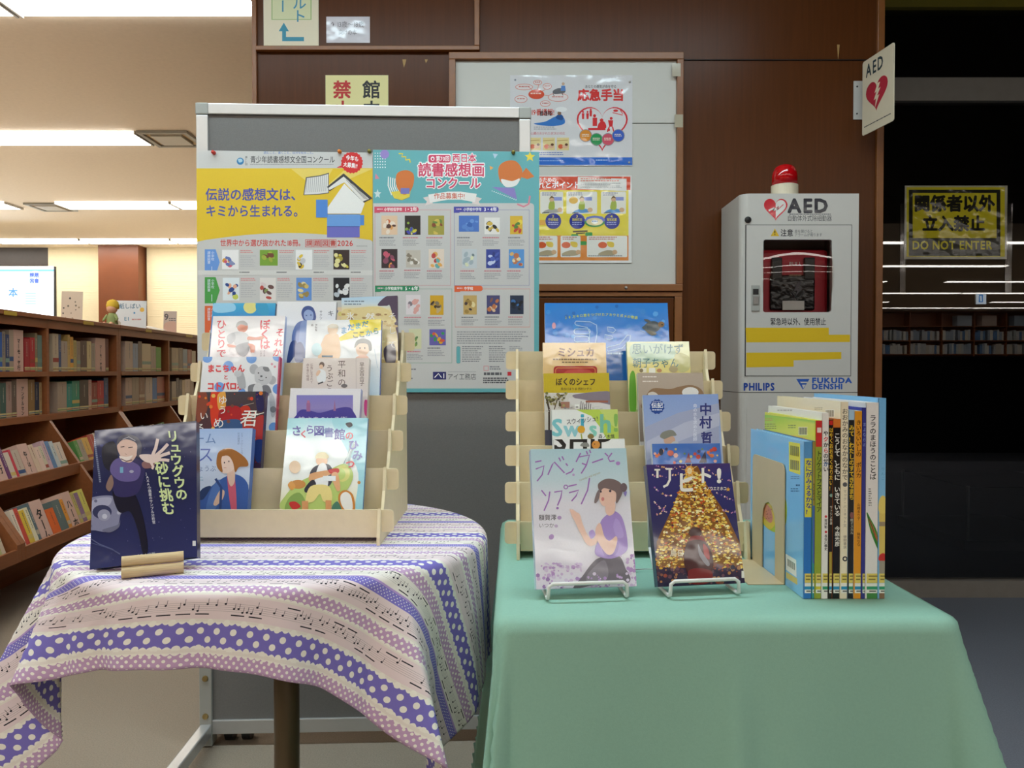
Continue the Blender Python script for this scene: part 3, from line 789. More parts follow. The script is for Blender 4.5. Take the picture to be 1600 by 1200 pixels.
for x in (346, 404, 462, 520): thumb(A, x, 480, x + 25, 512, random.choice(['#c8d8e8', '#e8d0b0', '#b8c8a0']), ['#5a6a90', '#c07050', '#e0d080'], 8)
for r in range(4):
    for x in (325, 395, 465, 535): A.lines(x, 524 + 24 * r, x + 42, 542 + 24 * r, 6, '#a8a8ac', .35)
done(A)
# ---- right poster
A = sheet('poster', 'teal and white picture contest poster with pink headline, right one on the pin board', 'poster', BO, n_b, 583.5, 234, 842, 613, 0.0022, 'print_poster')
TEAL = '#66b0b6'
A.rect(570, 220, 860, 640, TEAL)
A.rring(560, 317.5, 834.5, 607, 5, 0, WH)
for i in range(5):
    for j in range(6): A.ell(586.3 + 3.9 * i, 239.5 + 4.4 * j, .9, .9, '#ffffff', 8)
A.ell(601, 241, 7, 7, '#9a86cc'); A.line([(623, 240), (629, 240), (628, 245), (634, 245), (634, 250), (640, 249), (641, 254)], 2.2, '#e6d23c')
sp_ = []
for k in range(10):
    r = 8.6 if k % 2 == 0 else 3.9; a = -math.pi / 2 + math.pi * k / 5; sp_.append((r * math.cos(a), r * math.sin(a)))
A.poly([(828 + x, 245 + y) for x, y in sp_], '#f0d84a'); A.poly([(590 + x * .7, 303 + y * .9) for x, y in sp_], '#cfe0e0')
A.poly([(770, 240), (778, 241), (773, 248)], '#b8cfe0'); A.poly([(587, 271), (593, 279), (586, 280)], '#e08a9a'); A.poly([(765, 259), (771, 262), (766, 266)], '#f0b060')
for k in range(5): A.line([(607 + 3.4 * k, 276 + k), (606.5 + 3.2 * k, 290), (612 + 3 * k, 305 - k)], 1.6, '#f2f2f0')
A.poly([(611, 300), (642, 296), (640, 308), (628, 313), (616, 310)], '#ead24e')
A.blob([(620, 272), (634, 266), (646, 272), (646, 288), (640, 300), (630, 304), (620, 292)], '#d9793a'); A.rect(626, 294, 640, 303, '#7a7ac0')
A.blob([(779, 262), (790, 252), (806, 252), (816, 266), (812, 282), (798, 292), (782, 284)], '#d9793a'); A.blob([(783, 280), (800, 283), (812, 279), (806, 290), (790, 292)], '#ecebe8'); A.poly([(812, 276), (822, 262), (835, 276), (824, 280)], '#d9793a')
A.poly([(768, 292), (804, 294), (808, 312)], '#8f84c8')
for k in range(13): A.ell(769 + 3.1 * k, 298.5 + 1.15 * k, .8, .8, '#ffffff', 8)
A.rring(668, 240.5, 705.5, 255.5, 4, 0, '#ffffff'); A.rring(669.5, 242, 704, 254, 3.2, 0, '#d8446a'); A.text('第70回', 681, 243.6, 8.8, '#ffffff', .02, sx=.78); A.ell(676, 248, 3, 3.4, '#ffffff'); A.ell(676, 248.6, 1.6, 2, '#d8446a')
A.text('西日本', 706.5, 240, 14.5, '#d8446a', .03, sx=.86, outline='#ffffff', ow=.09)
A.text('読書感想画', 653, 254.5, 22.5, '#d8446a', .03, sx=.93, outline='#ffffff', ow=.08)
A.text('コンクール', 664, 277, 19, '#d8446a', .03, sx=.92, outline='#ffffff', ow=.08)
A.poly([(661, 309), (676, 305), (676, 318), (664, 321), (667, 315)], '#e4d8d4'); A.poly([(738, 306), (753, 310), (748, 315), (751, 321), (738, 318)], '#e4d8d4')
A.poly([(669, 304), (700, 299.5), (720, 299.5), (745, 303), (742, 316), (720, 312), (700, 312), (672, 317)], '#f0eeea')
A.text('作品募集中!', 678, 301.5, 10, '#d2654f', .015, sx=.92)
A.line([(808, 319), (818, 323), (826, 319), (828, 306)], 2.6, '#e0899a')
def cat_frame(x0, y0, x1, y1, c, hx1, tx, bold):
    A.box(x0, y0, x1, y1, .6, c); A.rring(x0 - 1, y0 - 5, hx1, y0 + 3.6, 3.6, 0, c); A.rect(x0 - 1, y0 - 5, x0 + 8, y0 + 4.6, c)
    A.text(tx, x0 + 14, y0 - 3.6, 5.8, '#ffffff', .02, sx=.82); A.text(bold, x0 + 46 if len(tx) > 3 else x0 + 60, y0 - 4.6, 7.4, '#ffffff', .03, sx=.9)
    A.lines(x0 + 3, y0 - 2, x0 + 12, y0 + 1, 1, '#f0d0d8', ragged=0)
cat_frame(586, 328, 704, 446, '#d8536c', 654, '小学校低学年', '1・2年'); cat_frame(710, 328, 827, 446, '#4a4ca8', 779, '小学校中学年', '3・4年')
cat_frame(587, 451.5, 706, 567, '#2e8f62', 655, '小学校高学年', '5・6年'); cat_frame(711, 451.5, 828, 511, '#e8683c', 754, '中学校', '')
TH = [(596, 337, 621, 367, '#e8c8a8', ['#d87040', '#f0e0d0', '#5a3a30', '#e0a060']), (632.5, 337, 657, 367, '#2c2624', ['#d8c840', '#4a4cb0', '#88a840', '#e8e080']), (669, 337, 694, 367, '#a8a048', ['#8a4a30', '#c8b850', '#6a8a40', '#d8c060']),
      (717, 337, 748.5, 362, '#4a78c8', ['#5a8ad0', '#3a68b8', '#6a98d8']), (757, 340, 781, 366, '#eceae6', ['#2a2a2a', '#d8b850', '#4a4a4a']), (797, 337.5, 816.5, 366, '#e0b838', ['#c84a38', '#f0d850', '#5a8a40', '#d86a40']),
      (596, 389, 621, 419, '#3a2c30', ['#e0904a', '#c85a70', '#2a2226', '#8a4a60']), (634.5, 391, 657, 418, '#c8c0b4', ['#8a8070', '#e8e4dc', '#a89a88']), (670, 389, 694, 419, '#e8d8c8', ['#d86a50', '#6ab0b0', '#e8b060', '#c84a48']),
      (722, 389, 745, 419, '#c8d0d4', ['#7a8a90', '#e0e4c0', '#4a4a50', '#a8b8c0']), (759.5, 389.5, 781.5, 419, '#36489a', ['#4a60b8', '#2a3a80', '#c8d4f0']), (795, 389.5, 819, 419, '#5a98d8', ['#c87a50', '#e0b870', '#e8d8b0', '#b85a48']),
      (634.5, 461, 657, 491.5, '#e4dcdf', ['#d8c0c8', '#8a8088', '#e0a8a0']), (672, 461.5, 693, 492, '#d8a828', ['#5a4a38', '#8a7a60', '#3a3028', '#c8b080']),
      (724, 461.5, 745, 491.5, '#c8a868', ['#e8d8a0', '#4a3a40', '#a88848']), (760.5, 461.5, 781, 491, '#4a4a78', ['#c87848', '#8a5a48', '#e0c0a0', '#3a3a68']), (797, 461.5, 818, 491, '#20304a', ['#3a70b0', '#101820', '#182438']),
      (639, 514, 658.5, 545, '#d8d8b0', ['#8aa850', '#e0b080', '#6a8a58']), (671, 514.5, 696.5, 539.5, '#6a62b0', ['#e0a828', '#3a9a58', '#d85a40'])]
for (x0, y0, x1, y1, bg, cc) in TH:
    thumb(A, x0, y0, x1, y1, bg, cc, 9)
    yb = y1 if y1 > 366 or y1 > 380 else 367
    A.lines(x0 - 3, yb + 3.5, x0 + 24, yb + 5.8, 1, random.choice(['#d0808a', '#7a7a80']), .8); A.lines(x0 - 3, yb + 8, x0 + 24, yb + 18, 4, '#97979c', .4)
A.lines(714, 518, 828, 539, 6, '#8a8a90', .4); A.rect(714, 542, 718.5, 567, '#66b0b6'); A.rring(713.5, 541.5, 719, 567.5, 2, .7, '#4a9aa0')
A.lines(722, 541, 758, 567, 8, '#7f7f86', .4); A.lines(764, 541, 794, 567, 8, '#7f7f86', .4); A.lines(796, 541, 818, 549, 3, '#97979c', .4)
A.rect(676.5, 581, 697, 593, '#2c2f6e'); A.line([(679, 590), (685, 583.5), (690, 590)], 1.3, '#ffffff'); A.line([(693.5, 583.5), (693.5, 591)], 1.3, '#ffffff')
A.text('アイ工務店', 699, 583.5, 10.5, '#44464c', 0, sx=.86); A.lines(700, 580.5, 744, 582, 1, '#9a9aa0', ragged=0)
A.box(756, 572, 763, 579, 1, '#d86a78'); A.lines(765, 572, 786, 579, 2, '#8a8a90', .6); A.lines(756, 582, 784, 587, 1, '#5a5a60', .8, 0); A.rect(793, 581, 799, 587, '#d0303c'); A.lines(755, 590, 797, 600, 3, '#4a4a50', .6, .1)
A.lines(588, 576, 656, 600, 5, '#7a7a80', .4, .6)
done(A)
# push pins
for (x, y, m_, lab) in ((334.5, 239, 'pin_red', 'red push pin in the top left corner of the yellow poster'), (531, 237.5, 'pin_orange', 'orange push pin in the yellow poster by the red starburst'),
                        (577.5, 237, 'pin_gold', 'gold push pin where the two large posters meet'), (802, 238.5, 'pin_gold', 'gold push pin at the top right of the teal poster')):
    p = hit(x, y, BO + n_b * 0.003, n_b); mw = frame(p, bu, (0, 0, 1))
    t = MB().lathe([(0.0001, -0.001), (0.0048, -0.001), (0.0052, 0.002), (0.003, 0.004), (0.0028, 0.007), (0.0044, 0.009), (0.0044, 0.0105), (0.0001, 0.011)], seg=16).build('push_pin', [m_], smooth=True)
    t.matrix_world = mw; tag(t, lab, 'push pin')

# ---- papers on the panelled wall
WO = (0, WALL_Y, 0); WN = (0, -1, 0)
A = sheet('paper_sign', 'cream paper sign with blue lettering and a bent blue arrow', 'sign', WO, WN, 412, -60, 498, 75, 0.003, 'print_matte')
A.rect(400, -80, 520, 100, '#ece2c8'); A.rect(424, -50, 487, 31, '#dfe2b8'); A.box(425, -49, 486, 30.5, 2, '#a8c080')
A.text('ヤングアダルト', 468, -107, 22, '#4a96b8', .012, vert=True, sp=.92); A.text('コーナー', 442, -67, 22, '#4a96b8', .012, vert=True, sp=1.0)
A.rect(441, 58, 475, 64.5, '#3f93ae'); A.rect(441, 48, 447, 64.5, '#3f93ae'); A.poly([(435.5, 49), (443.5, 35.5), (451.5, 49)], '#3f93ae')
done(A)
A = sheet('paper_note', 'small pale lilac printed note taped beside the cream arrow sign', 'note', WO, WN, 510, 26, 578, 67, 0.001, 'print_laminate')
A.rect(490, 0, 600, 90, '#dcd9e2'); A.text('↑ 13歳〜18歳', 516, 33, 10.5, '#77747c', 0, sx=.86); A.text('向けの本', 529, 46, 9.5, '#77747c', 0, sx=.75)
done(A)
A = sheet('paper_sign', 'yellow paper sign with red and black characters rising behind the pin board', 'sign', WO, WN, 509, 117.5, 607, 235, 0.001, 'print_matte')
A.rect(490, 100, 620, 260, '#e9dfa0'); A.text('禁止', 534.5, 126, 29, '#c02a2c', .035, vert=True, sp=1.08); A.text('館内', 580.5, 126, 29, '#26262c', .03, vert=True, sp=1.08)
done(A)
# ---- two laminated first-aid posters on the notice board
NBO = (0, WALL_Y - 0.0125, 0)
A = sheet('laminated_poster', 'laminated white first aid poster with a big red heart, upper one on the notice board', 'poster', NBO, WN, 797, 117.5, 988, 259, 0.0015, 'print_laminate')
A.rect(780, 100, 1000, 280, '#dedcde'); A.rect(780, 246, 1000, 258, '#2f6fd0'); A.rect(780, 258, 1000, 270, '#e6e6ea')
for (x, y, rx, ry) in ((819, 136, 14, 5), (840, 129, 7, 4), (855, 135, 7, 5), (872, 152, 16, 7), (814, 155, 10, 6), (852, 162, 8, 5)):
    A.ell(x, y, rx, ry, '#e08878', 20); A.ell(x, y, rx - .9, ry - .9, '#e8dede', 20); A.lines(x - rx * .6, y - 1.5, x + rx * .6, y + 1.5, 1, '#d08078', ragged=0)
for (a, b) in ((826, 136), (842, 132), (852, 140), (858, 150)): A.line([(838, 147), (a, b)], .8, '#e08878')
A.ell(838, 147.5, 12.5, 7.5, '#dd5a42'); A.lines(829, 145, 847, 149, 1, '#f4d0c0', ragged=0)
A.blob([(864, 142), (872, 138), (882, 139), (882, 145), (866, 147)], '#6a6a70'); A.ell(880, 131, 2.4, 2.4, '#c8a890'); A.poly([(877, 134), (883, 134), (884, 142), (876, 142)], '#5a86c8'); A.line([(864, 147), (866, 150)], 1, '#444444'); A.line([(878, 146), (880, 149)], 1, '#444444')
A.text('119番通報!', 826, 170, 11, '#d0402f', .02, sx=.8); A.text('番通報!', 843, 173, 8.5, '#303038', .02, sx=.75)
A.blob([(834, 193), (852, 190), (868, 182), (880, 183), (882, 193), (866, 197), (846, 196)], '#3f7cc8'); A.blob([(868, 184), (874, 178), (880, 182), (878, 188)], '#2c5a9a'); A.ell(874, 177, 3, 3, '#8a6a58'); A.ell(877, 171, 9, 4, '#eeeeee')
A.lines(834, 198, 884, 204, 2, '#9a9aa0', .45); A.text('心臓のおかれた状況の対応', 829, 206, 5, '#d0505a', 0, sx=.9)
for i in range(3):
    x = 826 + 22 * i; A.rect(x, 215, x + 19, 235, '#e8d49a'); A.ell(x + 6, 229, 4, 3.6, '#dd6a4a'); A.ell(x + 13, 229, 4.5, 3, '#e4b89a'); A.ell(x + 15, 226, 2.4, 2, '#6a4a3a'); A.line([(x + 1, 220), (x + 17, 219)], 1, '#c09a60')
A.lines(838, 238, 884, 244, 2, '#7a8ac0', .4); A.lines(842, 250.5, 880, 253, 1, '#9ac0f0', ragged=0)
A.text('あなたの勇気が命を守る', 914, 132.5, 5.6, '#3a3a42', .01, sx=.8); A.text('応急手当', 902.5, 139, 19.5, '#dc3d3c', .045, sx=.93)
def heart(cx, cy, w, h, n=44):
    return [(cx + w * (16 * math.sin(t) ** 3) / 32.0, cy - h * (13 * math.cos(t) - 5 * math.cos(2 * t) - 2 * math.cos(3 * t) - math.cos(4 * t)) / 29.0) for t in [2 * math.pi * k / n for k in range(n)]]
A.poly(heart(941, 196, 80, 70), '#dc3a44'); A.poly(heart(941, 195.6, 74.5, 64.5), '#e3e0e2')
RED = '#dc3a3e'
for (x, y, s_) in ((911, 180, 1), (918, 180, 1), (923, 176, .9)): A.ell(x, y - 5 * s_, 1.6, 1.7, RED, 8); A.poly([(x - 2, y - 3), (x + 2, y - 3), (x + 1.6, y + 6), (x - 1.6, y + 6)], RED)
A.ell(929, 181, 2.4, 2.6, RED, 10); A.poly([(926, 184), (933, 184), (933, 197), (926, 197)], RED)
A.ell(940, 188, 3, 3, RED, 10); A.blob([(936, 192), (944, 190), (947, 200), (934, 202)], RED); A.rect(919, 200, 946, 203.5, RED); A.ell(951, 203, 2.4, 2.4, RED, 8)
A.ell(955, 185, 2.3, 2.4, RED, 10); A.poly([(950, 188), (958, 188), (957, 198), (952, 198)], RED); A.line([(952, 198), (949, 206)], 2, RED); A.line([(957, 198), (959, 206)], 2, RED)
A.ell(962, 173, 4, 2, RED, 10); A.line([(957, 176), (973, 180)], 1.2, RED); A.line([(969, 172), (973, 178)], 1.2, RED)
for (x, y, c) in ((915, 212, '#e3923a'), (932, 218, '#2f9a5a'), (950, 218, '#d65a6c'), (966, 212, '#3a62c8')):
    A.ell(x, y, 10, 10, '#8f8f98'); A.ell(x, y, 9, 9, c); A.lines(x - 6, y - 2.5, x + 6, y + 2.5, 2, '#f4ead8', .5, .1)
A.lines(931, 249.5, 950, 252, 1, '#bcd4f4', ragged=0); A.ell(805, 125, 1.6, 1.6, '#8a8f9a', 8)
done(A)
A = sheet('laminated_poster', 'laminated yellow and red first aid poster with cartoon steps, lower one on the notice board', 'poster', NBO, WN, 797, 274, 987, 411, 0.0015, 'print_laminate')
A.rect(780, 260, 1000, 430, '#e6e4e0'); A.rect(800, 276, 985, 297, '#dc4a2c'); A.rect(800, 297, 982, 372, '#ecd84a'); A.rect(800, 368, 982, 407, '#e48a3c')
A.text('命を助けるための', 812, 277, 8, '#ffffff', .01, sx=.9); A.text('流れとポイント', 829, 283.5, 11.5, '#ffffff', .03, sx=.96)
A.poly([(903, 276), (979, 278.5), (979, 299), (902, 295)], '#ece9e4'); A.line([(902, 276), (980, 279)], 1, '#d8563c'); A.lines(907, 278.5, 974, 285, 2, '#d8806c', .5, .3); A.lines(907, 286, 974, 295, 4, '#8a8a8e', .4, .3)
for (x0, x1) in ((844, 880), (885, 933), (939, 978)):
    A.rring(x0, 299.5, x1, 334, 2, 0, '#edeade'); A.lines(x0 + 3, 301, x0 + 27, 307, 2, '#6a6a90', .45, .2)
    cx = (x0 + x1) / 2
    A.rect(cx + 2, 308, cx + 16, 313.5, '#8f9ad8')
    A.blob([(cx - 12, 330), (cx, 326), (cx + 12, 328), (cx + 10, 332), (cx - 10, 333)], '#a8a8a0' if x0 < 880 else '#5a98d0'); A.ell(cx + 13, 328, 4, 3.6, '#d8b088'); A.blob([(cx - 5, 326), (cx - 2, 313), (cx + 4, 315), (cx + 4, 327)], '#a8b84a'); A.ell(cx, 311.5, 3.8, 3.6, '#d8b088'); A.blob([(cx - 4, 311), (cx, 306), (cx + 4, 310), (cx, 309)], '#6a5030')
    A.line([(cx - 15, 333), (cx - 4, 332)], 1.2, '#4a4a40')
A.ell(896, 313, 7, 5.5, '#f0c060')
for (x, t_) in ((864.5, '2'), (902, '3'), (956, '4')):
    A.ell(x, 345.5, 12.4, 12.4, '#2d3a94'); A.text(t_, x - 2, 335, 6, '#e8d84a', .02); A.text('胸骨圧迫' if t_ == '3' else ('呼吸確認' if t_ == '2' else '電気処置'), x - 8, 341, 4.6, '#e8d84a', .01, sx=.85); A.lines(x - 8, 347, x + 8, 353, 2, '#b8c0e8', .4, .1)
A.ell(929, 346.5, 16, 8.5, '#4a9a5a'); A.poly([(913, 345), (917, 339), (929, 337), (941, 338.5), (946, 344), (940, 349)], '#6a7ac8'); A.ell(929, 346.5, 13, 6, '#e8d6a0'); A.ell(929, 346.5, 5, 3.4, '#f2f0ea'); A.lines(925, 345, 934, 348, 1, '#5a8ac0', ragged=0)
A.line([(895, 362), (918, 361)], 2.5, '#5a4a30'); A.line([(900, 365), (914, 364)], 1.6, '#3a3020')
for (x, y) in ((898, 369), (920, 366), (911, 380)): A.rring(x - 5.5, y - 3, x + 5.5, y + 3, 1.5, 0, '#3a9a4a')
for (x0, x1) in ((836, 871), (876, 907), (917, 980)):
    A.rring(x0, 368.5, x1, 402, 2, 0, '#efece2'); A.lines(x0 + 3, 370, x1 - 4, 376, 2, '#c87a6a', .45, .3); cx = (x0 + x1) / 2
    A.ell(cx - 7, 383, 7, 5, '#e0653c'); A.blob([(cx, 378), (cx + 10, 379), (cx + 10, 386), (cx + 2, 385)], '#e8c850'); A.blob([(cx - 13, 396), (cx, 391), (cx + 12, 393), (cx + 10, 399), (cx - 10, 400)], '#b8a888'); A.ell(cx + 12, 394, 4, 3.6, '#d8b088'); A.lines(x0 + 2, 399, x1 - 8, 401.5, 1, '#9a9a9a', .6)
A.rect(842, 344, 852, 352, '#e4a838')
done(A)
for (x, y, lab) in ((984, 128, 'clear pin in the top right corner of the upper laminated poster'), (983, 254, 'clear pin in the bottom right corner of the upper laminated poster')):
    p = atY(x, y, WALL_Y - 0.0145)
    t = MB().lathe([(0.0001, -0.0005), (0.004, -0.0005), (0.003, 0.004), (0.0001, 0.005)], seg=12).build('push_pin', ['tape_clear'], smooth=True)
    t.matrix_world = frame(p, (1, 0, 0), (0, 0, 1)); tag(t, lab, 'push pin')

# ---- projecting sign
P0, P1 = atY(1347, 213, 2.70), atY(1347, 98, 2.70); Q = atY(1396, 190, 2.53)
u = Vector((Q.x - P0.x, Q.y - P0.y, 0)); hgt = (P1 - P0).length
mw = frame(P0, u, (0, 0, 1)); L = u.length
sg = thing('projecting_sign', 'cream defibrillator sign with a red heart sticking out from the wall corner', 'sign', mw)
def rrect(w, h, r, x=0, y=0, k=5):
    out = []
    for cx, cy, a0 in ((x + w - r, y + r, -90), (x + w - r, y + h - r, 0), (x + r, y + h - r, 90), (x + r, y + r, 180)):
        for i in range(k): a = math.radians(a0 + 90 * i / (k - 1)); out.append((cx + r * math.cos(a), cy + r * math.sin(a)))
    return out
MB().prism(rrect(L, hgt, 0.008), 'z', -0.003, 0).build('panel', ['cream_paint'], sg)
A = Art(mw, px=False, base=0.0002)
def tl(t, x, y, sz, col, bold=0.0, sx=1.0, sp=1.0, A_=None):
    """text in metres with y up: baseline at y."""
    pts = []; fs = []; cur = 0; jit = []
    for ch in t:
        vs, gf, adv = glyph(ch, bold); o = len(pts); m_ = max(1, len(vs) // 4); jit += [(i // m_) * 5e-6 for i in range(len(vs))]
        pts += [(x + cur + gx_ * sz * sx, y + gy_ * sz) for gx_, gy_ in vs]; fs += [tuple(i + o for i in f) for f in gf]; cur += adv * sz * sx * sp
    A_._put(pts, fs, col, jit=jit)
tl('AED', L * .12, hgt * .765, hgt * .24, '#24383f', .03, .70, 1.10, A)
def heart_m(cx, cy, w, h): return [(x, 2 * cy - y) for x, y in heart(cx, cy, w, h)]
A.poly(heart_m(L * .47, hgt * .485, L * .70, hgt * .42), '#b8283c')
bolt = [(.50, .60), (.40, .49), (.47, .50), (.38, .40), (.455, .41), (.42, .29), (.56, .44), (.49, .44), (.60, .53), (.52, .52), (.58, .60)]
A.poly([(x * L, y * hgt) for x, y in bolt], '#e8dcc0')
A.lines(L * .07, hgt * .10, L * .93, hgt * .075, 1, '#3a3a3a', ragged=0)
A.build('print', 'print_matte', sg)
b0 = atY(1333, 187, WALL_Y - 0.001); b1 = atY(1351, 127, WALL_Y - 0.001)
inv = mw.inverted()
br = MB()
br.box(b0.x, WALL_Y - 0.004, b0.z, b1.x + 0.01, WALL_Y - 0.0005, b1.z)
br.v = [tuple(inv @ Vector(v)) for v in br.v]
br.build('bracket', ['white_paint'], sg)
s2 = MB()
for zz in (b0.z + 0.02, b1.z - 0.02):
    s2.tube([(b0.x + 0.012, WALL_Y - 0.0055, zz), (b0.x + 0.012, WALL_Y - 0.004, zz)], 0.003, 10)
s2.v = [tuple(inv @ Vector(v)) for v in s2.v]; s2.build('screw_heads', ['plastic_black'], sg)

# ---- keep-out sign taped to the glass
GO = (0, GLASS_Y - 0.001, 0)
A = sheet('warning_sign', 'yellow and black keep out sign taped to the dark glass', 'sign', GO, WN, 1413, 290, 1573, 405, 0.0015, 'print_laminate')
A.rect(1400, 280, 1600, 420, '#bdb59a'); A.rect(1416.5, 292.5, 1570, 401, '#d8c52c'); A.rect(1420, 296.5, 1563, 400, '#2a2822'); A.rect(1426, 301.5, 1557, 372, '#d8c52c'); A.rect(1420, 373.5, 1563, 396, '#4a463c')
A.text('関係者以外', 1428, 305, 26.5, '#26241c', .05, sx=.955); A.text('立入禁止', 1441, 337, 25, '#26241c', .05, sx=.98)
A.text('DO NOT ENTER', 1425, 373.5, 18.5, '#dccb3c', .035, sx=.86)
done(A)
for (x0, y0, x1, y1) in ((1406, 318, 1416, 460), (1570, 318, 1582, 460)):
    a = atY(x0, y1, GLASS_Y - 0.0035); b = atY(x1, y0, GLASS_Y - 0.0035); m2 = A.root.matrix_world.inverted()
    tp = MB().box(a.x, GLASS_Y - 0.0042, a.z, b.x, GLASS_Y - 0.0034, b.z); tp.v = [tuple(m2 @ Vector(v)) for v in tp.v]
    tp.build('tape', ['film_clear'], A.root)

# ================================================================== DEFIBRILLATOR CABINET
AY = 2.50; D_ = 0.235
ax = lambda px: atY(px, 579, AY).x
az = lambda py: atY(800, py, AY).z
AX0, AX1, ATOP = ax(1162.5), ax(1340), az(302.5)
cab = thing('defibrillator_cabinet', 'tall white defibrillator cabinet with a red beacon against the brown wall', 'cabinet', (AX0, AY, 0))
W = AX1 - AX0; r = 0.03
def L2(px, py): return ax(px) - AX0, az(py)
# outer shell: open fronted, rounded front verticals
def arc(cx, cy, a0, a1, n=6): return [(cx + r * math.cos(math.radians(a0 + (a1 - a0) * i / n)), cy + r * math.sin(math.radians(a0 + (a1 - a0) * i / n))) for i in range(n + 1)]
dx0, dz1 = L2(1161, 351); dx1, dz0 = L2(1330, 588)
dx0 += 0.0
dx0 = L2(1162.5 + 0.0, 351)[0] + 0.0
dl, dr = ax(1161.5 + 0.0) - AX0, ax(1329.5) - AX0
dl = max(dl, 0.004)
outer = arc(0.0 + r - 0.012, r, 180, 270) + arc(W - 0.008, 0.008, 270, 360, 1)[:0] + [(W, 0.0), (W, D_), (-0.012, D_)]
for nm, z0, z1 in (('plinth_body', 0.0, az(613) - 0.002), ('body', az(613), ATOP)):
    mb = MB(); 
    if nm == 'plinth_body': mb.prism(outer, 'z', z0, z1)
    else:
        mb.prism(outer, 'z', z0, dz0 + 0.0); mb.prism(outer, 'z', dz1, ATOP)
        lx = ax(1163.5) - AX0 + 0.003
        left = arc(r - 0.012, r, 180, 270) + [(lx + 0.02, 0.0), (lx + 0.02, D_), (-0.012, D_)]
        mb.prism(left, 'z', dz0, dz1); mb.box(dr, 0, dz0, W, D_, dz1); mb.box(lx + 0.02, D_ - 0.02, dz0, dr, D_, dz1)
    mb.build(nm, ['white_paint'], cab)
lx = ax(1163.5) - AX0 + 0.003
mb = MB().box(lx + 0.004, 0.001, 0.12, W - 0.02, 0.0025, az(640)); mb.build('lower_door', ['white_paint'], cab).location = (0, -0.003, 0)
# door: frame around the window
wx0, wz1 = L2(1191.5, 374.5); wx1, wz0 = L2(1298.5, 488)
dlx = ax(1163) - AX0 + 0.004
door = MB()
def ring(mb, outer4, inner, y0, y1):
    pass
R_ = 0.008
ox0, oz0, ox1, oz1 = dlx, dz0 + 0.002, dr - 0.002, dz1 - 0.002
cx, cz = (wx0 + wx1) / 2, (wz0 + wz1) / 2; yf, yb = -0.0015, 0.016
hole = rrect(wx1 - wx0, wz1 - wz0, R_, wx0, wz0, 6)
# one outline that runs round the panel, steps in to the window hole, round it and back
k0 = min(range(len(hole)), key=lambda i: (hole[i][0] - ox0) ** 2 + (hole[i][1] - oz0) ** 2)
inner = [hole[(k0 - i) % len(hole)] for i in range(len(hole) + 1)]
loop = [(ox0, oz0), (ox1, oz0), (ox1, oz1), (ox0, oz1), (ox0, oz0)] + inner
do = MB().prism(loop, 'y', yf, yb).build('door', ['white_paint'], cab)
# seal line round the door
sl = MB()
for (a, b, c_, d) in ((ox0 - .002, oz1, ox1 + .002, oz1 + .002), (ox0 - .002, oz0 - .002, ox1 + .002, oz0), (ox0 - .002, oz0, ox0, oz1), (ox1, oz0, ox1 + .002, oz1)): sl.box(a, -0.0006, b, c_, 0.004, d)
sl.build('door_seal', ['plastic_black'], cab)
# gently bulged window pane
g = MB(); NX, NZ = 12, 12; vs = []; fs = []
for j in range(NZ + 1):
    for i in range(NX + 1):
        a, b = i / NX * 2 - 1, j / NZ * 2 - 1
        vs.append((cx + a * (wx1 - wx0) / 2 * 1.02, 0.010 - 0.0085 * (1 + a * a * .4) * (1 - b ** 2) - 0.002, cz + b * (wz1 - wz0) / 2 * 1.02))
for j in range(NZ):
    for i in range(NX): k = j * (NX + 1) + i; fs.append((k, k + 1, k + NX + 2, k + NX + 1))
g.add(vs, fs).build('window_pane', ['glass_clear'], do, smooth=True)
hx0, hz1 = L2(1173, 446); hx1, hz0 = L2(1185.5, 486)
h = MB().box(hx0, -0.006, hz0, hx1, -0.0016, hz1).build('handle', ['plastic_grey'], do, bevel=0.001)
MB().box(hx0 + .004, -0.009, hz0 + .02, hx1 - .004, -0.006, hz1 - .035).build('latch', ['steel'], h, bevel=0.001)
MB().box(hx0 + .004, -0.0075, hz1 - .03, hx1 - .004, -0.006, hz1 - .012).build('lock', ['plastic_black'], h)
bx, bz = L2(1163.5, 343.5)
o = MB().lathe([(0.0001, 0), (0.011, 0), (0.010, 0.004), (0.0001, 0.006)], seg=18).build('buzzer', ['plastic_black'], cab); o.matrix_local = Matrix.Translation((bx + 0.008, -0.0005, bz)) @ Matrix.Rotation(math.pi / 2, 4, 'X')
# beacon
bcx, bcy = (ax(1232) - AX0) * 1.02, 0.055
bk = 1.045
bb = MB().lathe([(0.0001, 0), (0.043, 0), (0.043, 0.038), (0.040, 0.039), (0.0001, 0.039)], (bcx, bcy, ATOP), 32).build('beacon_base', ['cream_paint'], cab, smooth=False)
MB().lathe([(0.0001, 0.039), (0.041, 0.039), (0.041, 0.07), (0.039, 0.082), (0.033, 0.096), (0.022, 0.105), (0.0001, 0.108)], (bcx, bcy, ATOP), 32).build('beacon_dome', ['lamp_red'], bb, smooth=True)
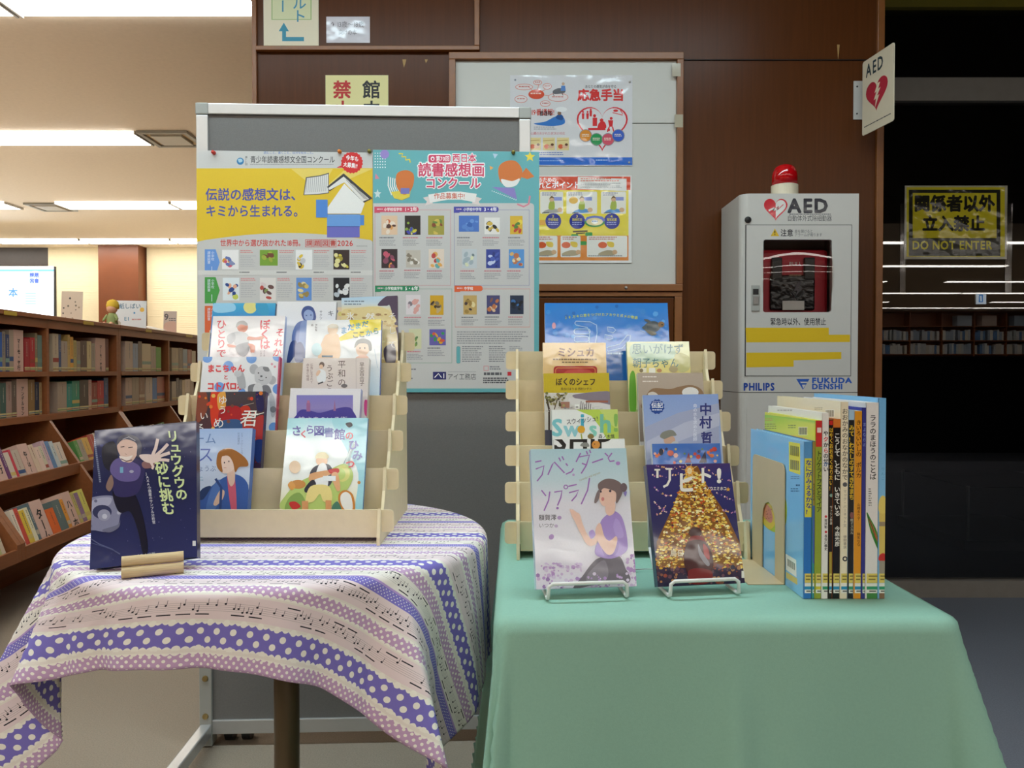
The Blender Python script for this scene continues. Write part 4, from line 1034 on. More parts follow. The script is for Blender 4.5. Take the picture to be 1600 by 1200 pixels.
# printing on the cabinet
cm = frame((AX0, AY, 0), (1, 0, 0), (0, 0, 1))
A = Art(cm, base=0.0002)
hp = heart(1212, 325, 37, 35)
A.poly(hp, '#d02a38'); hi = heart(1212, 324.8, 32, 30)
A.poly([(max(1212, x), y) for x, y in hi], '#e2dfda')
A.line([(1201, 329), (1210, 325), (1208, 329), (1216, 323), (1214, 328), (1223, 320)], 2.6, '#e2dfda'); A.line([(1212, 325.5), (1217, 322.5), (1215, 327.5), (1224, 319.5)], 1.2, '#d02a38')
A.text('AED', 1231.5, 306, 30, '#30313a', .045, sx=.98); A.lines(1233, 334, 1298, 336.5, 1, '#55555c', ragged=0)
A.text('自動体外式除細動器', 1230, 336, 10.2, '#3c3c44', 0, sx=.76)
A.text('PHILIPS', 1161.5, 596, 16, '#2f4da0', .045, sx=.84)
A.poly([(1244, 592), (1265, 592), (1254.5, 609)], '#3a62b8'); A.poly([(1250, 596.5), (1262, 596.5), (1261, 598.5), (1251.3, 598.5)], '#d0cec8'); A.poly([(1253, 601), (1259, 601), (1254.8, 607)], '#d0cec8')
A.text('FUKUDA', 1268.5, 588.5, 11.5, '#3a62b8', .05, sx=1.24); A.text('DENSHI', 1268.5, 598, 11.5, '#3a62b8', .05, sx=1.1)
A.line([(1163.5, 613), (1340, 613)], .8, '#6a6a68')
o = A.build('print', 'print_film', cab); o.matrix_local = Matrix.Rotation(math.pi / 2, 4, 'X')
A = Art(frame((AX0, AY - 0.0015, 0), (1, 0, 0), (0, 0, 1)), base=0.0002)
A.poly([(1204, 369), (1217.5, 369), (1210.7, 357)], '#d8b02c'); A.text('!', 1209.3, 358.5, 10, '#26241c', .03)
A.text('注意', 1219.5, 358, 12, '#33333a', .02, sx=.83); A.text('扉を開けると', 1241.5, 358.5, 6, '#5a5a60', 0, sx=.8); A.text('アラームが鳴ります', 1241.5, 364, 6, '#5a5a60', 0, sx=.8)
A.text('緊急時以外、使用禁止', 1203.5, 496.5, 12.5, '#2c2c32', .012, sx=.70)
A.poly([(1165, 512), (1295, 512), (1295, 523), (1328, 523), (1328, 534.5), (1166, 535)], '#e0bc30'); A.poly([(1166, 551), (1314.5, 550), (1314.5, 561), (1240, 563), (1240, 573), (1166, 574)], '#e0bc30')
A.root = do
o = A.build('print', 'print_film', do); o.location = (0, -0.0015, 0); o.matrix_local = Matrix.Translation((0, -0.0015, 0)) @ Matrix.Rotation(math.pi / 2, 4, 'X')
# the device inside
dv = thing('defibrillator', 'red defibrillator case with black straps behind the cabinet window', 'defibrillator', (AX0 + cx, AY + 0.045, wz0 - 0.02))
HW = (wx1 - wx0) / 2 + 0.012; HH = wz1 - wz0
MB().box(-HW + .004, 0.0, 0, HW - .004, 0.10, HH * .98).build('case', ['red_case'], dv, bevel=0.012)
MB().box(-HW * .62, -0.012, 0.03, HW * .58, -0.0005, HH * .62).build('pouch', ['plastic_wrap'], dv, bevel=0.008)
for s_ in (-.45, .42): MB().box(HW * s_ - .017, -0.016, HH * .55, HW * s_ + .017, -0.0005, HH * .86).build('strap', ['plastic_black'], dv, bevel=0.003)
MB().box(-HW * .30, -0.0145, 0.03, HW * .28, -0.0125, 0.06).build('label_card', ['paper'], dv)
A = Art(frame((AX0 + cx, AY + 0.045, wz0 - 0.02), (1, 0, 0), (0, 0, 1)), base=0.0004)
A.text('PULL', 1233, 408, 8.5, '#d8c8c0', .03, sx=.95)
o = A.build('print', 'print_matte', dv); o.matrix_local = Matrix.Rotation(math.pi / 2, 4, 'X')
A = Art(frame((AX0 + cx, AY + 0.045 - 0.012, wz0 - 0.02), (1, 0, 0), (0, 0, 1)), base=0.0004)
A.poly([(1247, 440), (1240, 455), (1246, 454), (1241, 466), (1253, 450), (1247, 451), (1253, 440)], '#6a6a70'); A.lines(1233, 429, 1252, 433, 1, '#a08a70', ragged=0); A.line([(1236, 455), (1246, 468), (1258, 455)], 1, '#5a5a60')
o = A.build('print', 'print_film', dv); o.matrix_local = Matrix.Translation((0, -0.012, 0)) @ Matrix.Rotation(math.pi / 2, 4, 'X')
MB().box(AX0 + lx + .03 - (AX0 + cx), -0.03, -0.012, AX0 + dr - (AX0 + cx) - .01, 0.15, -0.004).build('shelf', ['plastic_black'], cab).location = (cx, 0.045, wz0 - 0.0185)
# ================================================================== BOOKS ON THE STANDS
def book(label, mw, w, h, t, case, draw=None, spine='R', name='library_book', film='print_film', spine_draw=None, page_in=0.003):
    """mw: frame at the lower left corner of the front cover (n towards the reader)."""
    o = MB(); b = 0.0022
    o.box(0, 0, -b, w, h, 0); o.box(0, 0, -t, w, h, -t + b)
    if spine == 'R': o.box(w - b, 0, -t + b, w, h, -b)
    else: o.box(0, 0, -t + b, b, h, -b)
    mname = 'case_' + case.lstrip('#')
    if mname not in M: mat(mname, case, 0.22, noise=0.02)
    r = o.build(name, [mname]); r.matrix_world = mw
    tag(r, label, 'book')
    x0, x1 = (page_in, w - b - 0.0003) if spine == 'R' else (b + 0.0003, w - page_in)
    MB().box(x0, page_in, -t + b + 0.0003, x1, h - page_in, -b - 0.0003).build('pages', ['page_edges'], r)
    if draw:
        A = Art(mw, base=0.0003); A.clip = (0.0001, 0.0001, w - 0.0001, h - 0.0001); A.w, A.h = w, h
        draw(A); A.build('cover_print', film, r)
    if spine_draw:
        m2 = mw @ Matrix.Translation((w, 0, 0)) @ Matrix.Rotation(math.pi / 2, 4, 'Y')
        A = Art(m2, px=False, base=0.0003); A.clip = (0.0001, 0.0001, t - 0.0001, h - 0.0001); A.w, A.h = t, h
        spine_draw(A); k = A.build('spine_print', film, r); k.matrix_local = Matrix.Translation((w, 0, 0)) @ Matrix.Rotation(math.pi / 2, 4, 'Y')
    return r
LEAN = math.radians(14)
def slot_book(stand, i, label, TL, TR, t, case, draw, lean=LEAN, **k):
    S_ = stand; zf = S_['LZ'] + S_['DZ'] * i - 0.0425 + t * math.sin(lean); yf = S_['Yf'] + S_['STEP'] * i + 0.0045
    O = Vector((0, yf, zf)); n = Vector((0, -math.cos(lean), math.sin(lean)))
    p, q = hit(*TL, O, n), hit(*TR, O, n)
    u = (q - p).normalized(); v = n.cross(u)
    if v.z < 0: v = -v
    w = (q - p).length
    low = min(p.z, q.z); h = min((p.z - zf) / v.z, (p.z - zf) / v.z - 0) if u.z >= 0 else (q.z - zf) / v.z
    bl = p - v * ((p.z - zf) / v.z) if u.z >= 0 else (q - u * w) - v * ((q.z - zf) / v.z)
    h = (p - bl).length
    # rest the lower corner on the tier floor
    if u.z < 0: bl = bl - v * 0
    return book(label, frame(bl + Vector((0, 0, 0.0006)), u, v), w, h, t, case, draw, **k)
PAPER = '#eeeeee'
def B(A, c): A.rect(0, 0, 1600, 1200, c)
# ---------------- left stand
def d_sakura(A):
    A.grad(430, 650, 585, 810, [(0, '#a8dcea'), (.25, '#e6f2f4'), (.6, '#eef2ee'), (1, '#e8dca0')])
    A.blob([(520, 652), (585, 652), (585, 800), (556, 800), (560, 740), (540, 700)], '#a2d8e4')
    A.blob([(436, 652), (480, 652), (470, 672), (440, 680)], '#b4e2ea')
    for k in range(5): A.line([(548 + 4 * math.sin(t / 2.2 + k) + k * 2.2 - t * 2.4, 690 + t * 7 + k) for t in range(14)], 3, ['#8fa6ac', '#b8ccd0', '#7c9298', '#cfe0e0', '#98b0b4'][k])
    A.blob([(440, 795), (446, 775), (470, 752), (512, 735), (540, 725), (552, 745), (535, 775), (500, 800)], '#b6cc74')
    A.blob([(446, 798), (452, 778), (468, 770), (478, 786), (472, 800)], '#86a458'); A.ell(535, 740, 12, 13, '#d8d880'); A.ell(532, 741, 8, 9, '#b8d070')
    for (ch, x, y, s_, c) in (('さ', 455, 665, 17, '#4a48a0'), ('く', 468, 672, 13, '#d85a6a'), ('ら', 477, 664, 15, '#5a58a8'), ('図', 490, 665, 17, '#4a48a0'), ('書', 506, 668, 16, '#6a78b8'), ('館', 522, 670, 18, '#4a48a0'), ('の', 539, 674, 14, '#d84a58'), ('ひ', 544, 687, 17, '#5a58b0'), ('み', 550, 703, 17, '#4a58a8'), ('つ', 540, 718, 15, '#d84a58')):
        A.text(ch, x, y, s_, c, .03)
    A.blob([(540, 662), (548, 660), (551, 665), (545, 668)], '#2c2c38')
    A.ell(461, 730, 9, 10, '#e4c8a8'); A.ell(466, 757, 12, 7, '#c88a4a'); A.blob([(450, 758), (456, 752), (462, 760), (456, 766)], '#d89a50')
    # boy running
    A.ell(503, 720, 9, 9, '#eec4a0'); A.blob([(493, 716), (497, 708), (508, 707), (514, 714), (510, 717), (500, 716)], '#e8dcb0')
    A.blob([(494, 728), (514, 726), (521, 742), (514, 760), (492, 760), (484, 742)], '#3a3c4a'); A.blob([(498, 728), (510, 727), (512, 760), (492, 760)], '#eef0f0')
    A.blob([(484, 742), (494, 738), (516, 735), (518, 741), (496, 748), (484, 752)], '#dfa878'); A.blob([(476, 764), (488, 750), (494, 758), (480, 770)], '#30323e')
    A.blob([(478, 783), (486, 760), (514, 760), (519, 782), (506, 784), (500, 772), (490, 784)], '#e6d48a'); A.rect(472, 783, 482, 800, '#d89a68'); A.rect(509, 782, 518, 800, '#d89a68')
    A.blob([(513, 735), (528, 732), (530, 738), (520, 742)], '#c83a38'); A.blob([(518, 742), (528, 740), (532, 764), (526, 766)], '#dfa878'); A.rect(505, 744, 525, 752, '#e8eef0')
    A.blob([(530, 772), (540, 766), (552, 774), (554, 798), (538, 800), (530, 786)], '#c8823c'); A.blob([(533, 774), (541, 769), (549, 776), (551, 796), (540, 797), (533, 786)], '#eceae4')
    A.blob([(452, 786), (462, 784), (470, 792), (458, 796)], '#c83a38'); A.blob([(520, 790), (528, 784), (534, 798), (520, 800)], '#4a7a68'); A.ell(561, 754, 2.5, 2.5, '#c88a4a')
slot_book(LS, 0, 'white and aqua picture cover of a running child in shorts, front tier of left stand', (450, 654), (575, 653.5), 0.009, '#4f8fd0', d_sakura, lean=math.radians(20))
def d_team(A):
    A.grad(270, 668, 402, 805, [(0, '#a8c4ee'), (.5, '#cfdcf2'), (1, '#dfe6f0')])
    A.text('チーム', 284, 676, 19, '#6a86c0', 0, sx=.95); A.text('テス', 283, 697, 27, '#6272bc', 0, sx=.95); A.text('なら', 292, 719, 7.5, '#7a8cb8', 0); A.text('だいじょうぶ', 281, 727, 10.5, '#6a80b0', 0, sx=.9)
    A.lines(292, 745, 320, 754, 2, '#9ac0d8', .3, .1); A.text('エラ・フローレス作', 378, 676, 3.8, '#7a8cb8', vert=True); A.text('石井理恵訳', 373, 676, 3.8, '#7a8cb8', vert=True)
    A.blob([(310, 800), (312, 780), (328, 762), (352, 745), (372, 742), (388, 758), (394, 800)], '#4a68ac'); A.blob([(330, 765), (344, 750), (340, 790), (322, 800)], '#5f80c0'); A.blob([(309, 778), (316, 764), (330, 760), (318, 780)], '#3a4a70')
    A.blob([(355, 740), (366, 740), (370, 800), (362, 800)], '#d8687c'); A.blob([(356, 730), (366, 730), (367, 752), (361, 760), (356, 748)], '#eac8b4')
    A.blob([(340, 722), (342, 706), (358, 700), (370, 708), (366, 732), (352, 740), (343, 734)], '#efd6c8'); A.blob([(339, 728), (341, 708), (352, 702), (346, 718), (348, 738)], '#a8703f')
    A.blob([(341, 714), (350, 703), (366, 703), (384, 716), (388, 728), (374, 730), (368, 738), (364, 722), (356, 712)], '#a8703f'); A.ell(351, 723, 1, 1.4, '#4a4048', 8); A.ell(358, 721, 1, 1.4, '#4a4048', 8); A.line([(350, 731), (354, 731)], .7, '#c87a70')
    A.blob([(334, 786), (344, 766), (351, 768), (348, 780), (338, 790)], '#e8c4ac'); A.line([(337, 748), (346, 762), (344, 800)], 4, '#3f5488')
slot_book(LS, 0, 'pale blue cover of a brown haired girl in a blue coat behind the navy book', (281, 671), (395, 669.5), 0.016, '#3f74c8', d_team)
def d_lights(A):
    B(A, '#4a4444')
    A.grad(300, 610, 420, 740, [(0, '#4a464c'), (.5, '#54323a'), (1, '#3a2c48')])
    A.blob([(330, 612), (350, 612), (352, 660), (332, 670)], '#d8402c'); A.blob([(340, 618), (352, 612), (352, 640), (342, 640)], '#e8a850'); A.blob([(308, 612), (322, 612), (324, 640), (308, 660)], '#8a4a3a'); A.blob([(374, 640), (390, 636), (392, 668), (374, 676)], '#c83a2c')
    A.blob([(344, 640), (374, 636), (376, 666), (346, 668)], '#b02a30'); A.blob([(340, 660), (374, 656), (376, 675), (340, 680)], '#3a5a88'); A.blob([(394, 660), (414, 650), (416, 690), (396, 700)], '#b03a3a'); A.blob([(398, 690), (414, 690), (412, 720), (400, 720)], '#2c3f7a'); A.blob([(400, 612), (410, 612), (412, 640), (402, 640)], '#2c2a58')
    A.scatter(60, lambda: (random.uniform(308, 416), random.uniform(614, 735)), .8, 3.6, ['#e0803c', '#d84a34', '#e8b860', '#a8343a', '#4a4060', '#7a4a40'])
    W_ = '#f4f0ea'
    A.text('ゆ', 341, 618, 15, W_, .004); A.text('う', 341, 634, 14, W_, .004); A.text('め', 333, 652, 18, W_, .004); A.text('い', 312, 643, 14, W_, .004); A.text('る', 305, 661, 16, W_, .004); A.text('君', 378, 640, 28, W_, .006, shear=.15); A.line([(376, 655), (416, 645)], 1.2, W_)
    A.line([(380, 634), (397, 630)], .6, '#c8b8a8')
slot_book(LS, 1, 'dark red cover of glowing lanterns with white script, second tier of left stand', (309, 613), (415, 612), 0.014, '#2c2c60', d_lights)
def d_sky(A):
    B(A, '#ecebf0'); A.grad(463.5, 617.5, 551.5, 676, [(0, '#8884cc'), (.35, '#9a8ec8'), (.55, '#6e66b8'), (1, '#4a4490')])
    A.blob([(463.5, 648), (472, 640), (486, 642), (500, 645), (520, 640), (540, 636), (551, 641), (551, 662), (463.5, 662)], '#524a9c'); A.rect(479, 629.5, 485, 643, '#a8709c'); A.rect(480, 626, 484, 630, '#b87a9c'); A.poly([(521, 642), (523, 625), (525, 642)], '#a8789c')
    A.text('神さまのいる街', 466, 650.5, 11, '#e8e4f4', 0)
slot_book(LS, 1, 'white cover framing a purple city skyline, second tier of left stand', (454, 607), (564, 608), 0.018, '#b8bcec', d_sky)
def d_mako(A):
    B(A, '#e9eaee'); c = '#74a4e6'
    for (x, y, r) in ((324, 559, 8), (357, 572, 8), (393, 560, 8), (434, 557, 8), (343, 605, 8), (434, 608, 8), (378, 613, 6), (330, 640, 8), (428, 668, 8)): A.ell(x, y, r, r, c)
    A.text('まこちゃん', 324, 569.5, 13, '#e0484e', .045, sx=.9); A.text('と', 349, 585.5, 8, '#e0484e', .03); A.text('コトバロボ', 323.5, 597, 13, '#e0484e', .05, sx=.9)
    g1, g2, g3 = '#b4b6bc', '#cacbd0', '#84868c'
    A.ell(397, 577, 7, 8, g1); A.ell(425, 594, 6.5, 7, g1); A.blob([(398, 590), (400, 577), (411, 572), (422, 578), (425, 592), (415, 602), (402, 599)], g2); A.blob([(411, 574), (419, 574), (421, 580), (414, 580)], g3)
    A.ell(404, 583, 1.1, 1.1, '#3a3a40', 8); A.ell(416, 590, 1.1, 1.1, '#3a3a40', 8); A.ell(408.5, 588, 2, 1.6, '#6a6c72', 8); A.line([(404, 593), (408, 595), (412, 594)], .8, '#6a6c72')
    A.blob([(388, 604), (398, 600), (408, 603), (404, 616), (390, 616)], g3); A.blob([(409, 604), (420, 603), (424, 616), (410, 618)], '#7a7c84'); A.blob([(396, 606), (410, 604), (412, 660), (394, 660)], '#d8d9dc'); A.blob([(370, 585), (380, 582), (384, 604), (374, 606)], g1); A.ell(372, 584, 6, 5, g2)
    A.blob([(421, 616), (428, 620), (431, 645), (424, 650)], '#c0c2c8'); A.ell(427, 640, 5, 5, g3); A.ell(425, 569, 2, 2, '#d89aa8', 8); A.ell(429.5, 573, 2, 2, '#e8a0b0', 8)
    A.rect(436.5, 550, 445, 680, '#c83a68')
slot_book(LS, 2, 'white cover with blue dots and a grey robot bear, third tier of left stand', (317.5, 558), (438, 558), 0.013, '#c8365e', d_mako)
def d_ubugoe(A):
    B(A, '#e3d8d2'); c = '#6a5a56'
    A.text('平和の', 534, 563, 13, c, 0, vert=True, sp=1.08); A.text('うぶごえ', 515, 570, 11.5, c, .006, vert=True, sp=1.02); A.text('早志百合子', 565.5, 566, 8, c, 0, vert=True, sp=.92); A.text('広島に生まれて', 487, 568, 4.5, '#8a6a6a', vert=True); A.text('命を育む物語', 481, 568, 4.5, '#8a6a6a', vert=True)
    A.ell(503, 570, 4, 4.6, '#6a5248'); A.ell(502, 573, 3, 3.4, '#e8c4a8'); A.blob([(496, 580), (502, 577), (509, 582), (508, 596), (496, 596)], '#eceef0'); A.blob([(494, 584), (498, 578), (501, 581), (496, 588)], '#e8c4a8'); A.line([(497, 600), (505, 597)], 2, '#5a5a5c'); A.ell(538, 603, 5, 3, '#7a7474')
    A.line([(556.5, 555), (557, 700)], .7, '#c8bcb8'); A.blob([(570, 625), (580, 632), (580, 650), (570, 648)], '#d8508a')
slot_book(LS, 2, 'beige cover of a seated child with thin brown lettering, third tier of left stand', (474, 560), (577, 560), 0.017, '#d8ccc8', d_ubugoe)
def d_bokuwa(A):
    B(A, '#ebe8ea'); c = '#d8505c'
    A.text('それか', 438.5, 513, 13.5, c, .03, vert=True, sp=1.15, shear=.14); A.text('ぼくは', 414, 499, 17, c, .03, vert=True, sp=.9); A.text('ひとりで', 346, 499, 16, c, .02, vert=True, sp=.95)
    A.ell(379, 511, 8.5, 8.5, '#d88a72'); A.blob([(369, 512), (371, 504), (380, 501), (387, 506), (385, 509), (376, 507)], '#b8b4b4')
    A.blob([(363, 522), (376, 518), (388, 524), (387, 540), (370, 542)], '#c4c6ca'); A.blob([(356, 524), (366, 520), (368, 530), (360, 538), (355, 532)], '#b0b2b8'); A.blob([(388, 526), (400, 527), (412, 525), (410, 530), (398, 531), (387, 531)], '#d88a72'); A.blob([(356, 538), (368, 540), (367, 543), (357, 542)], '#d88a72')
    A.blob([(370, 540), (388, 535), (390, 545), (384, 556), (376, 556), (369, 548)], '#9a9ca2'); A.blob([(388, 537), (398, 540), (397, 552), (392, 551), (391, 544)], '#d88a72'); A.rect(393, 551, 397, 557, '#e8e8e8')
    A.text('さくあきお', 413, 547, 3.4, '#7a7078', vert=True); A.text('いまがわ', 408, 547, 3.4, '#7a7078', vert=True)
slot_book(LS, 3, 'white cover of a seated grey figure with red brush lettering', (333, 494.5), (446, 494), 0.012, '#c4d0f0', d_bokuwa)
def d_madamada(A):
    A.grad(470, 498, 600, 620, [(0, '#e6e9ec'), (.5, '#eceef0'), (1, '#cfe2f0')])
    A.poly([(546, 500), (604, 498), (604, 515), (570, 524), (532, 533), (529, 528), (549, 516)], '#ead62c')
    for (ch, x, y, c) in (('ま', 532, 511, '#4a9ac8'), ('だ', 543, 506, '#3a8fc0'), ('ま', 554, 504, '#2f9aa0'), ('だ', 565, 501, '#2f7f90'), ('こ', 550, 518, '#4a5a50'), ('こ', 560, 517, '#4a5a50'), ('か', 571, 515, '#3f9ab8'), ('ら', 582, 512, '#3a8078')): A.text(ch, x, y, 11, c, .035)
    A.blob([(505, 530), (510, 523), (524, 521), (530, 528), (530, 560), (502, 562), (500, 545)], '#efcba8'); A.ell(520, 515, 8, 9, '#f2d4b8'); A.blob([(512, 512), (516, 507), (526, 507), (528, 513)], '#d8d0c0'); A.blob([(497, 558), (503, 535), (508, 540), (502, 562)], '#efcba8'); A.line([(503, 557), (520, 557)], 3, '#6a8090')
    A.blob([(556, 545), (558, 534), (568, 531), (577, 536), (576, 550), (566, 558), (559, 554)], '#f0cdb4'); A.blob([(554, 544), (557, 533), (568, 529), (579, 534), (581, 546), (577, 548), (574, 538), (562, 537)], '#8a8a88'); A.ell(562.5, 544, 1, 1.5, '#3a3a40', 8); A.ell(570, 544, 1, 1.5, '#3a3a40', 8); A.blob([(555, 560), (563, 555), (572, 555), (576, 562), (556, 564)], '#efc4b0'); A.ell(495, 546, 8, 10, '#cfe8ee')
    A.text('伊吹有', 494, 506, 4, '#5a5a62', vert=True); A.text('画', 488, 506, 4, '#5a5a62', vert=True); A.line([(585, 545), (590, 575)], 1, '#c8d4e0')
slot_book(LS, 3, 'white cover of two swimming boys under a yellow splash title', (479.5, 501), (596, 499.5), 0.013, '#4a78d8', d_madamada)
def d_moon(A):
    A.grad(320, 472, 440, 520, [(0, '#4fb0d8'), (.5, '#2f8fcc'), (1, '#2a6cb8')]); A.ell(391, 480, 10.5, 10, '#e4dc8c'); A.blob([(400, 475), (416, 474), (420, 492), (404, 490)], '#3f9fc8'); A.blob([(335, 474), (364, 474), (366, 486), (336, 488)], '#9ad0ec')
slot_book(LS, 4, 'blue cover with a pale yellow moon, top tier of left stand', (333, 474), (431, 474), 0.008, '#3a5f90', d_moon)
def d_ki(A):
    A.grad(430, 470, 530, 580, [(0, '#ececee'), (1, '#e2e4ec')]); c1, c2, c3 = '#6a80b8', '#8098c8', '#3c4e86'
    A.blob([(471, 491), (474, 481), (482, 478), (490, 482), (494, 496), (489, 504), (477, 503)], '#4a5c94'); A.blob([(475, 489), (481, 484), (489, 488), (489, 499), (482, 502), (476, 498)], '#96aad4'); A.ell(479, 493, 1.3, 1, c3, 8); A.ell(486, 492.5, 1.3, 1, c3, 8)
    A.blob([(456, 530), (462, 508), (474, 501), (490, 503), (500, 520), (500, 560), (462, 560)], c1); A.blob([(448, 566), (454, 536), (464, 534), (462, 552), (452, 568)], c3); A.blob([(470, 506), (480, 504), (480, 540), (468, 545)], c2); A.blob([(462, 540), (472, 536), (478, 560), (462, 566)], c3)
    A.text('キ', 512, 485, 10, '#30343c', 0); A.text('サクソ', 501.5, 485, 5, '#55585f', vert=True)
slot_book(LS, 4, 'white cover of a blue ink girl, top tier of left stand', (433.7, 471.5), (526, 472), 0.010, '#cfd0d4', d_ki)
def d_sand(A):
    A.grad(530, 460, 635, 580, [(0, '#b8d4e8'), (.12, '#cfdde4'), (.2, '#e8d8a8'), (1, '#c8a868')]); A.blob([(590, 477), (602, 464), (618, 460), (634, 460), (634, 570), (620, 520), (610, 480), (604, 478)], '#5a4c60')
    A.blob([(535, 486), (552, 482), (590, 479), (610, 488), (614, 506), (535, 510)], '#e4d096')
    A.scatter(80, lambda: (random.uniform(536, 618), random.uniform(484, 565)), 1.5, 5, ['#d8bc80', '#b8945c', '#e8d8a0', '#a8845a', '#cfb078'], asp=.45)
    A.blob([(600, 545), (616, 538), (618, 566), (604, 568)], '#4a3f48'); A.lines(538, 470, 570, 479, 2, '#7a8a98', .4, .2); A.text('氷', 541, 488, 13, '#f4f0e8', .01); A.text('然', 571, 489, 15, '#f4f0e8', .01); A.text('そして', 613, 488, 13, '#f4f0e8', 0, vert=True, sp=1.7)
slot_book(LS, 4, 'tan cover of sand cliffs under a pale sky, top tier of left stand', (533.6, 466), (621, 462.3), 0.008, '#3f3c74', d_sand)
# ---------------- right stand
def d_yoshi(A):
    A.grad(845, 470, 1055, 600, [(0, '#2f86dc'), (.45, '#2f7ad0'), (1, '#1f62b0')])
    A.scatter(60, lambda: (random.uniform(852, 1046), random.uniform(476, 595)), 1.2, 5, ['#3f92e0', '#3a8ad8', '#2a70c4', '#5aa6ea'])
    A.blob([(950, 560), (980, 545), (1020, 560), (1046, 590), (1000, 596), (950, 594)], '#2a66ac')
    t_ = '28万キロ旅をつづけたアカウミガメの物語'
    for i, ch in enumerate(t_): A.text(ch, 883 + 5.7 * i, 494 - 5 * math.sin(math.pi * i / 19), 5.2, '#c8d860', .02)
    o = '#a8cdf0'
    def pill(x0, y0, x1, y1, r): A.rring(x0, y0, x1, y1, r, 1.3, o)
    A.line([(900, 502), (922, 503), (932, 508), (933, 520), (928, 548), (920, 548), (921, 520), (918, 512), (900, 508), (898, 505)], 1.3, o, True); pill(897, 514, 922, 522, 3.5); pill(897, 526, 920, 534, 3.5)
    A.line([(949, 511), (958, 512), (962, 516), (958, 520), (950, 518)], 1.3, o, True); A.line([(945, 523), (956, 525), (958, 529), (952, 531), (945, 529)], 1.3, o, True); A.line([(948, 543), (968, 538), (980, 524), (985, 524), (984, 532), (972, 544), (950, 549)], 1.3, o, True); pill(891, 540, 925, 547, 3)
    A.ell(1019, 511, 13, 9, '#3a4a52', rot=-.15); A.ell(1033, 507, 5, 4.5, '#8a6a44'); A.ell(1034.5, 507.5, 1.5, 1.2, '#2a2420', 8); A.blob([(1010, 503), (1006, 499), (1014, 500), (1018, 505)], '#4a5458'); A.blob([(1020, 518), (1026, 522), (1018, 524), (1010, 518)], '#6a6858'); A.blob([(1003, 512), (1010, 508), (1010, 516)], '#4a5a60'); A.line([(1000, 516), (1008, 520)], 1.4, '#5a90c8')
    A.ell(865.5, 509, 3, 5, '#d8a0b0'); A.lines(949, 551, 976, 556, 1, '#c0d8f0', ragged=0)
slot_book(RS, 4, 'large wide blue cover with a sea turtle, top tier of the right stand', (851, 474), (1043, 474), 0.011, '#e2e6ec', d_yoshi, spine='L')
def d_mishka(A):
    B(A, '#e0bd82'); A.text('ミシュカ', 870.5, 542.5, 16, '#6a3426', .03, sx=.92); A.lines(864, 560.5, 934, 564.5, 1, '#7a6040', ragged=0); A.lines(878, 565, 919, 569, 1, '#7a6040', ragged=0)
    A.rring(865, 572, 933, 640, 5, 0, '#a82a2a'); A.rring(868, 575, 930, 640, 4, 1.2, '#d88a50'); A.blob([(880, 585), (900, 577), (925, 582), (930, 620), (880, 625)], '#c0443a')
slot_book(RS, 3, 'tan cover with a red panel on the right stand', (848, 536), (946.5, 536), 0.011, '#d8c090', d_mishka, spine='L')
def d_asako(A):
    A.grad(975, 532, 1080, 640, [(0, '#dfe2b4'), (.28, '#e2e0a0'), (.38, '#e8d884'), (1, '#d8d8a8')])
    A.blob([(988, 538), (1020, 536), (1050, 540), (1052, 560), (1010, 566), (986, 558)], '#b8d0b8'); A.blob([(1054, 556), (1066, 552), (1078, 560), (1076, 578), (1060, 580)], '#c8c488')
    c = '#4a7c84'
    A.text('思いがけず', 987, 537, 17.5, c, .004, sx=.93); A.text('朝子ちゃん', 988, 559, 16.5, c, .004, sx=.88)
    A.blob([(984, 588), (992, 584), (994, 640), (984, 640)], '#6aa83a'); A.rect(1000, 575, 1010, 582, '#efe8d0'); A.rect(1014, 575, 1024, 584, '#f0eee0'); A.ell(1030, 579, 4, 3, '#c08a60'); A.ell(1052, 577, 7, 5, '#b8a880'); A.ell(1002, 579, 3, 3, '#8a7a58')
slot_book(RS, 3, 'yellow green cover with thin teal lettering on the right stand', (979, 534.5), (1076.5, 534), 0.012, '#a8b878', d_asako, spine='L')
def d_chef(A):
    B(A, '#c8b02e'); A.rect(840, 614, 960, 760, '#d4d0c8'); A.text('ぼくのシェフ', 868, 590.5, 12.5, '#4a3c28', .035, sx=.84); A.text('長谷川まりる 西村ツチカ', 876, 605.5, 4.4, '#5a4c30', .01, sx=.98)
    A.blob([(900, 616), (956, 612), (956, 632), (920, 630), (898, 622)], '#8a7f8a'); A.blob([(890, 622), (930, 628), (956, 634), (955, 642), (900, 636)], '#dcd8d4'); A.rect(876, 628, 890, 638, '#a87a68'); A.rect(915, 626, 950, 629, '#a86a58'); A.rect(898, 632, 905, 639, '#f0f0ea')
    for k in range(6): A.line([(907 + 3 * k, 640), (908 + 3 * k, 627 + (k % 3) * 2)], 1, '#4a4448')
    A.line([(858, 690), (858, 640), (853, 618)], 3, '#4a3f38'); A.line([(866, 640), (870, 626), (880, 617)], 1.5, '#5a4a3a'); A.scatter(45, lambda: (random.uniform(852, 885), random.uniform(614, 634)), 1, 2.6, ['#7a7a4a', '#8a7f58', '#5a5438', '#a8a068'])
    A.scatter(30, lambda: (random.uniform(853, 950), random.uniform(636, 650)), 1, 3, ['#a8a0a0', '#8a8488', '#c8c4bc'], asp=.5); A.rect(840, 672, 960, 780, '#4a4a58')
slot_book(RS, 2, 'mustard topped cover over a snowy town drawing on the right stand', (849.3, 584), (951.5, 583), 0.012, '#c8b468', d_chef, spine='L')
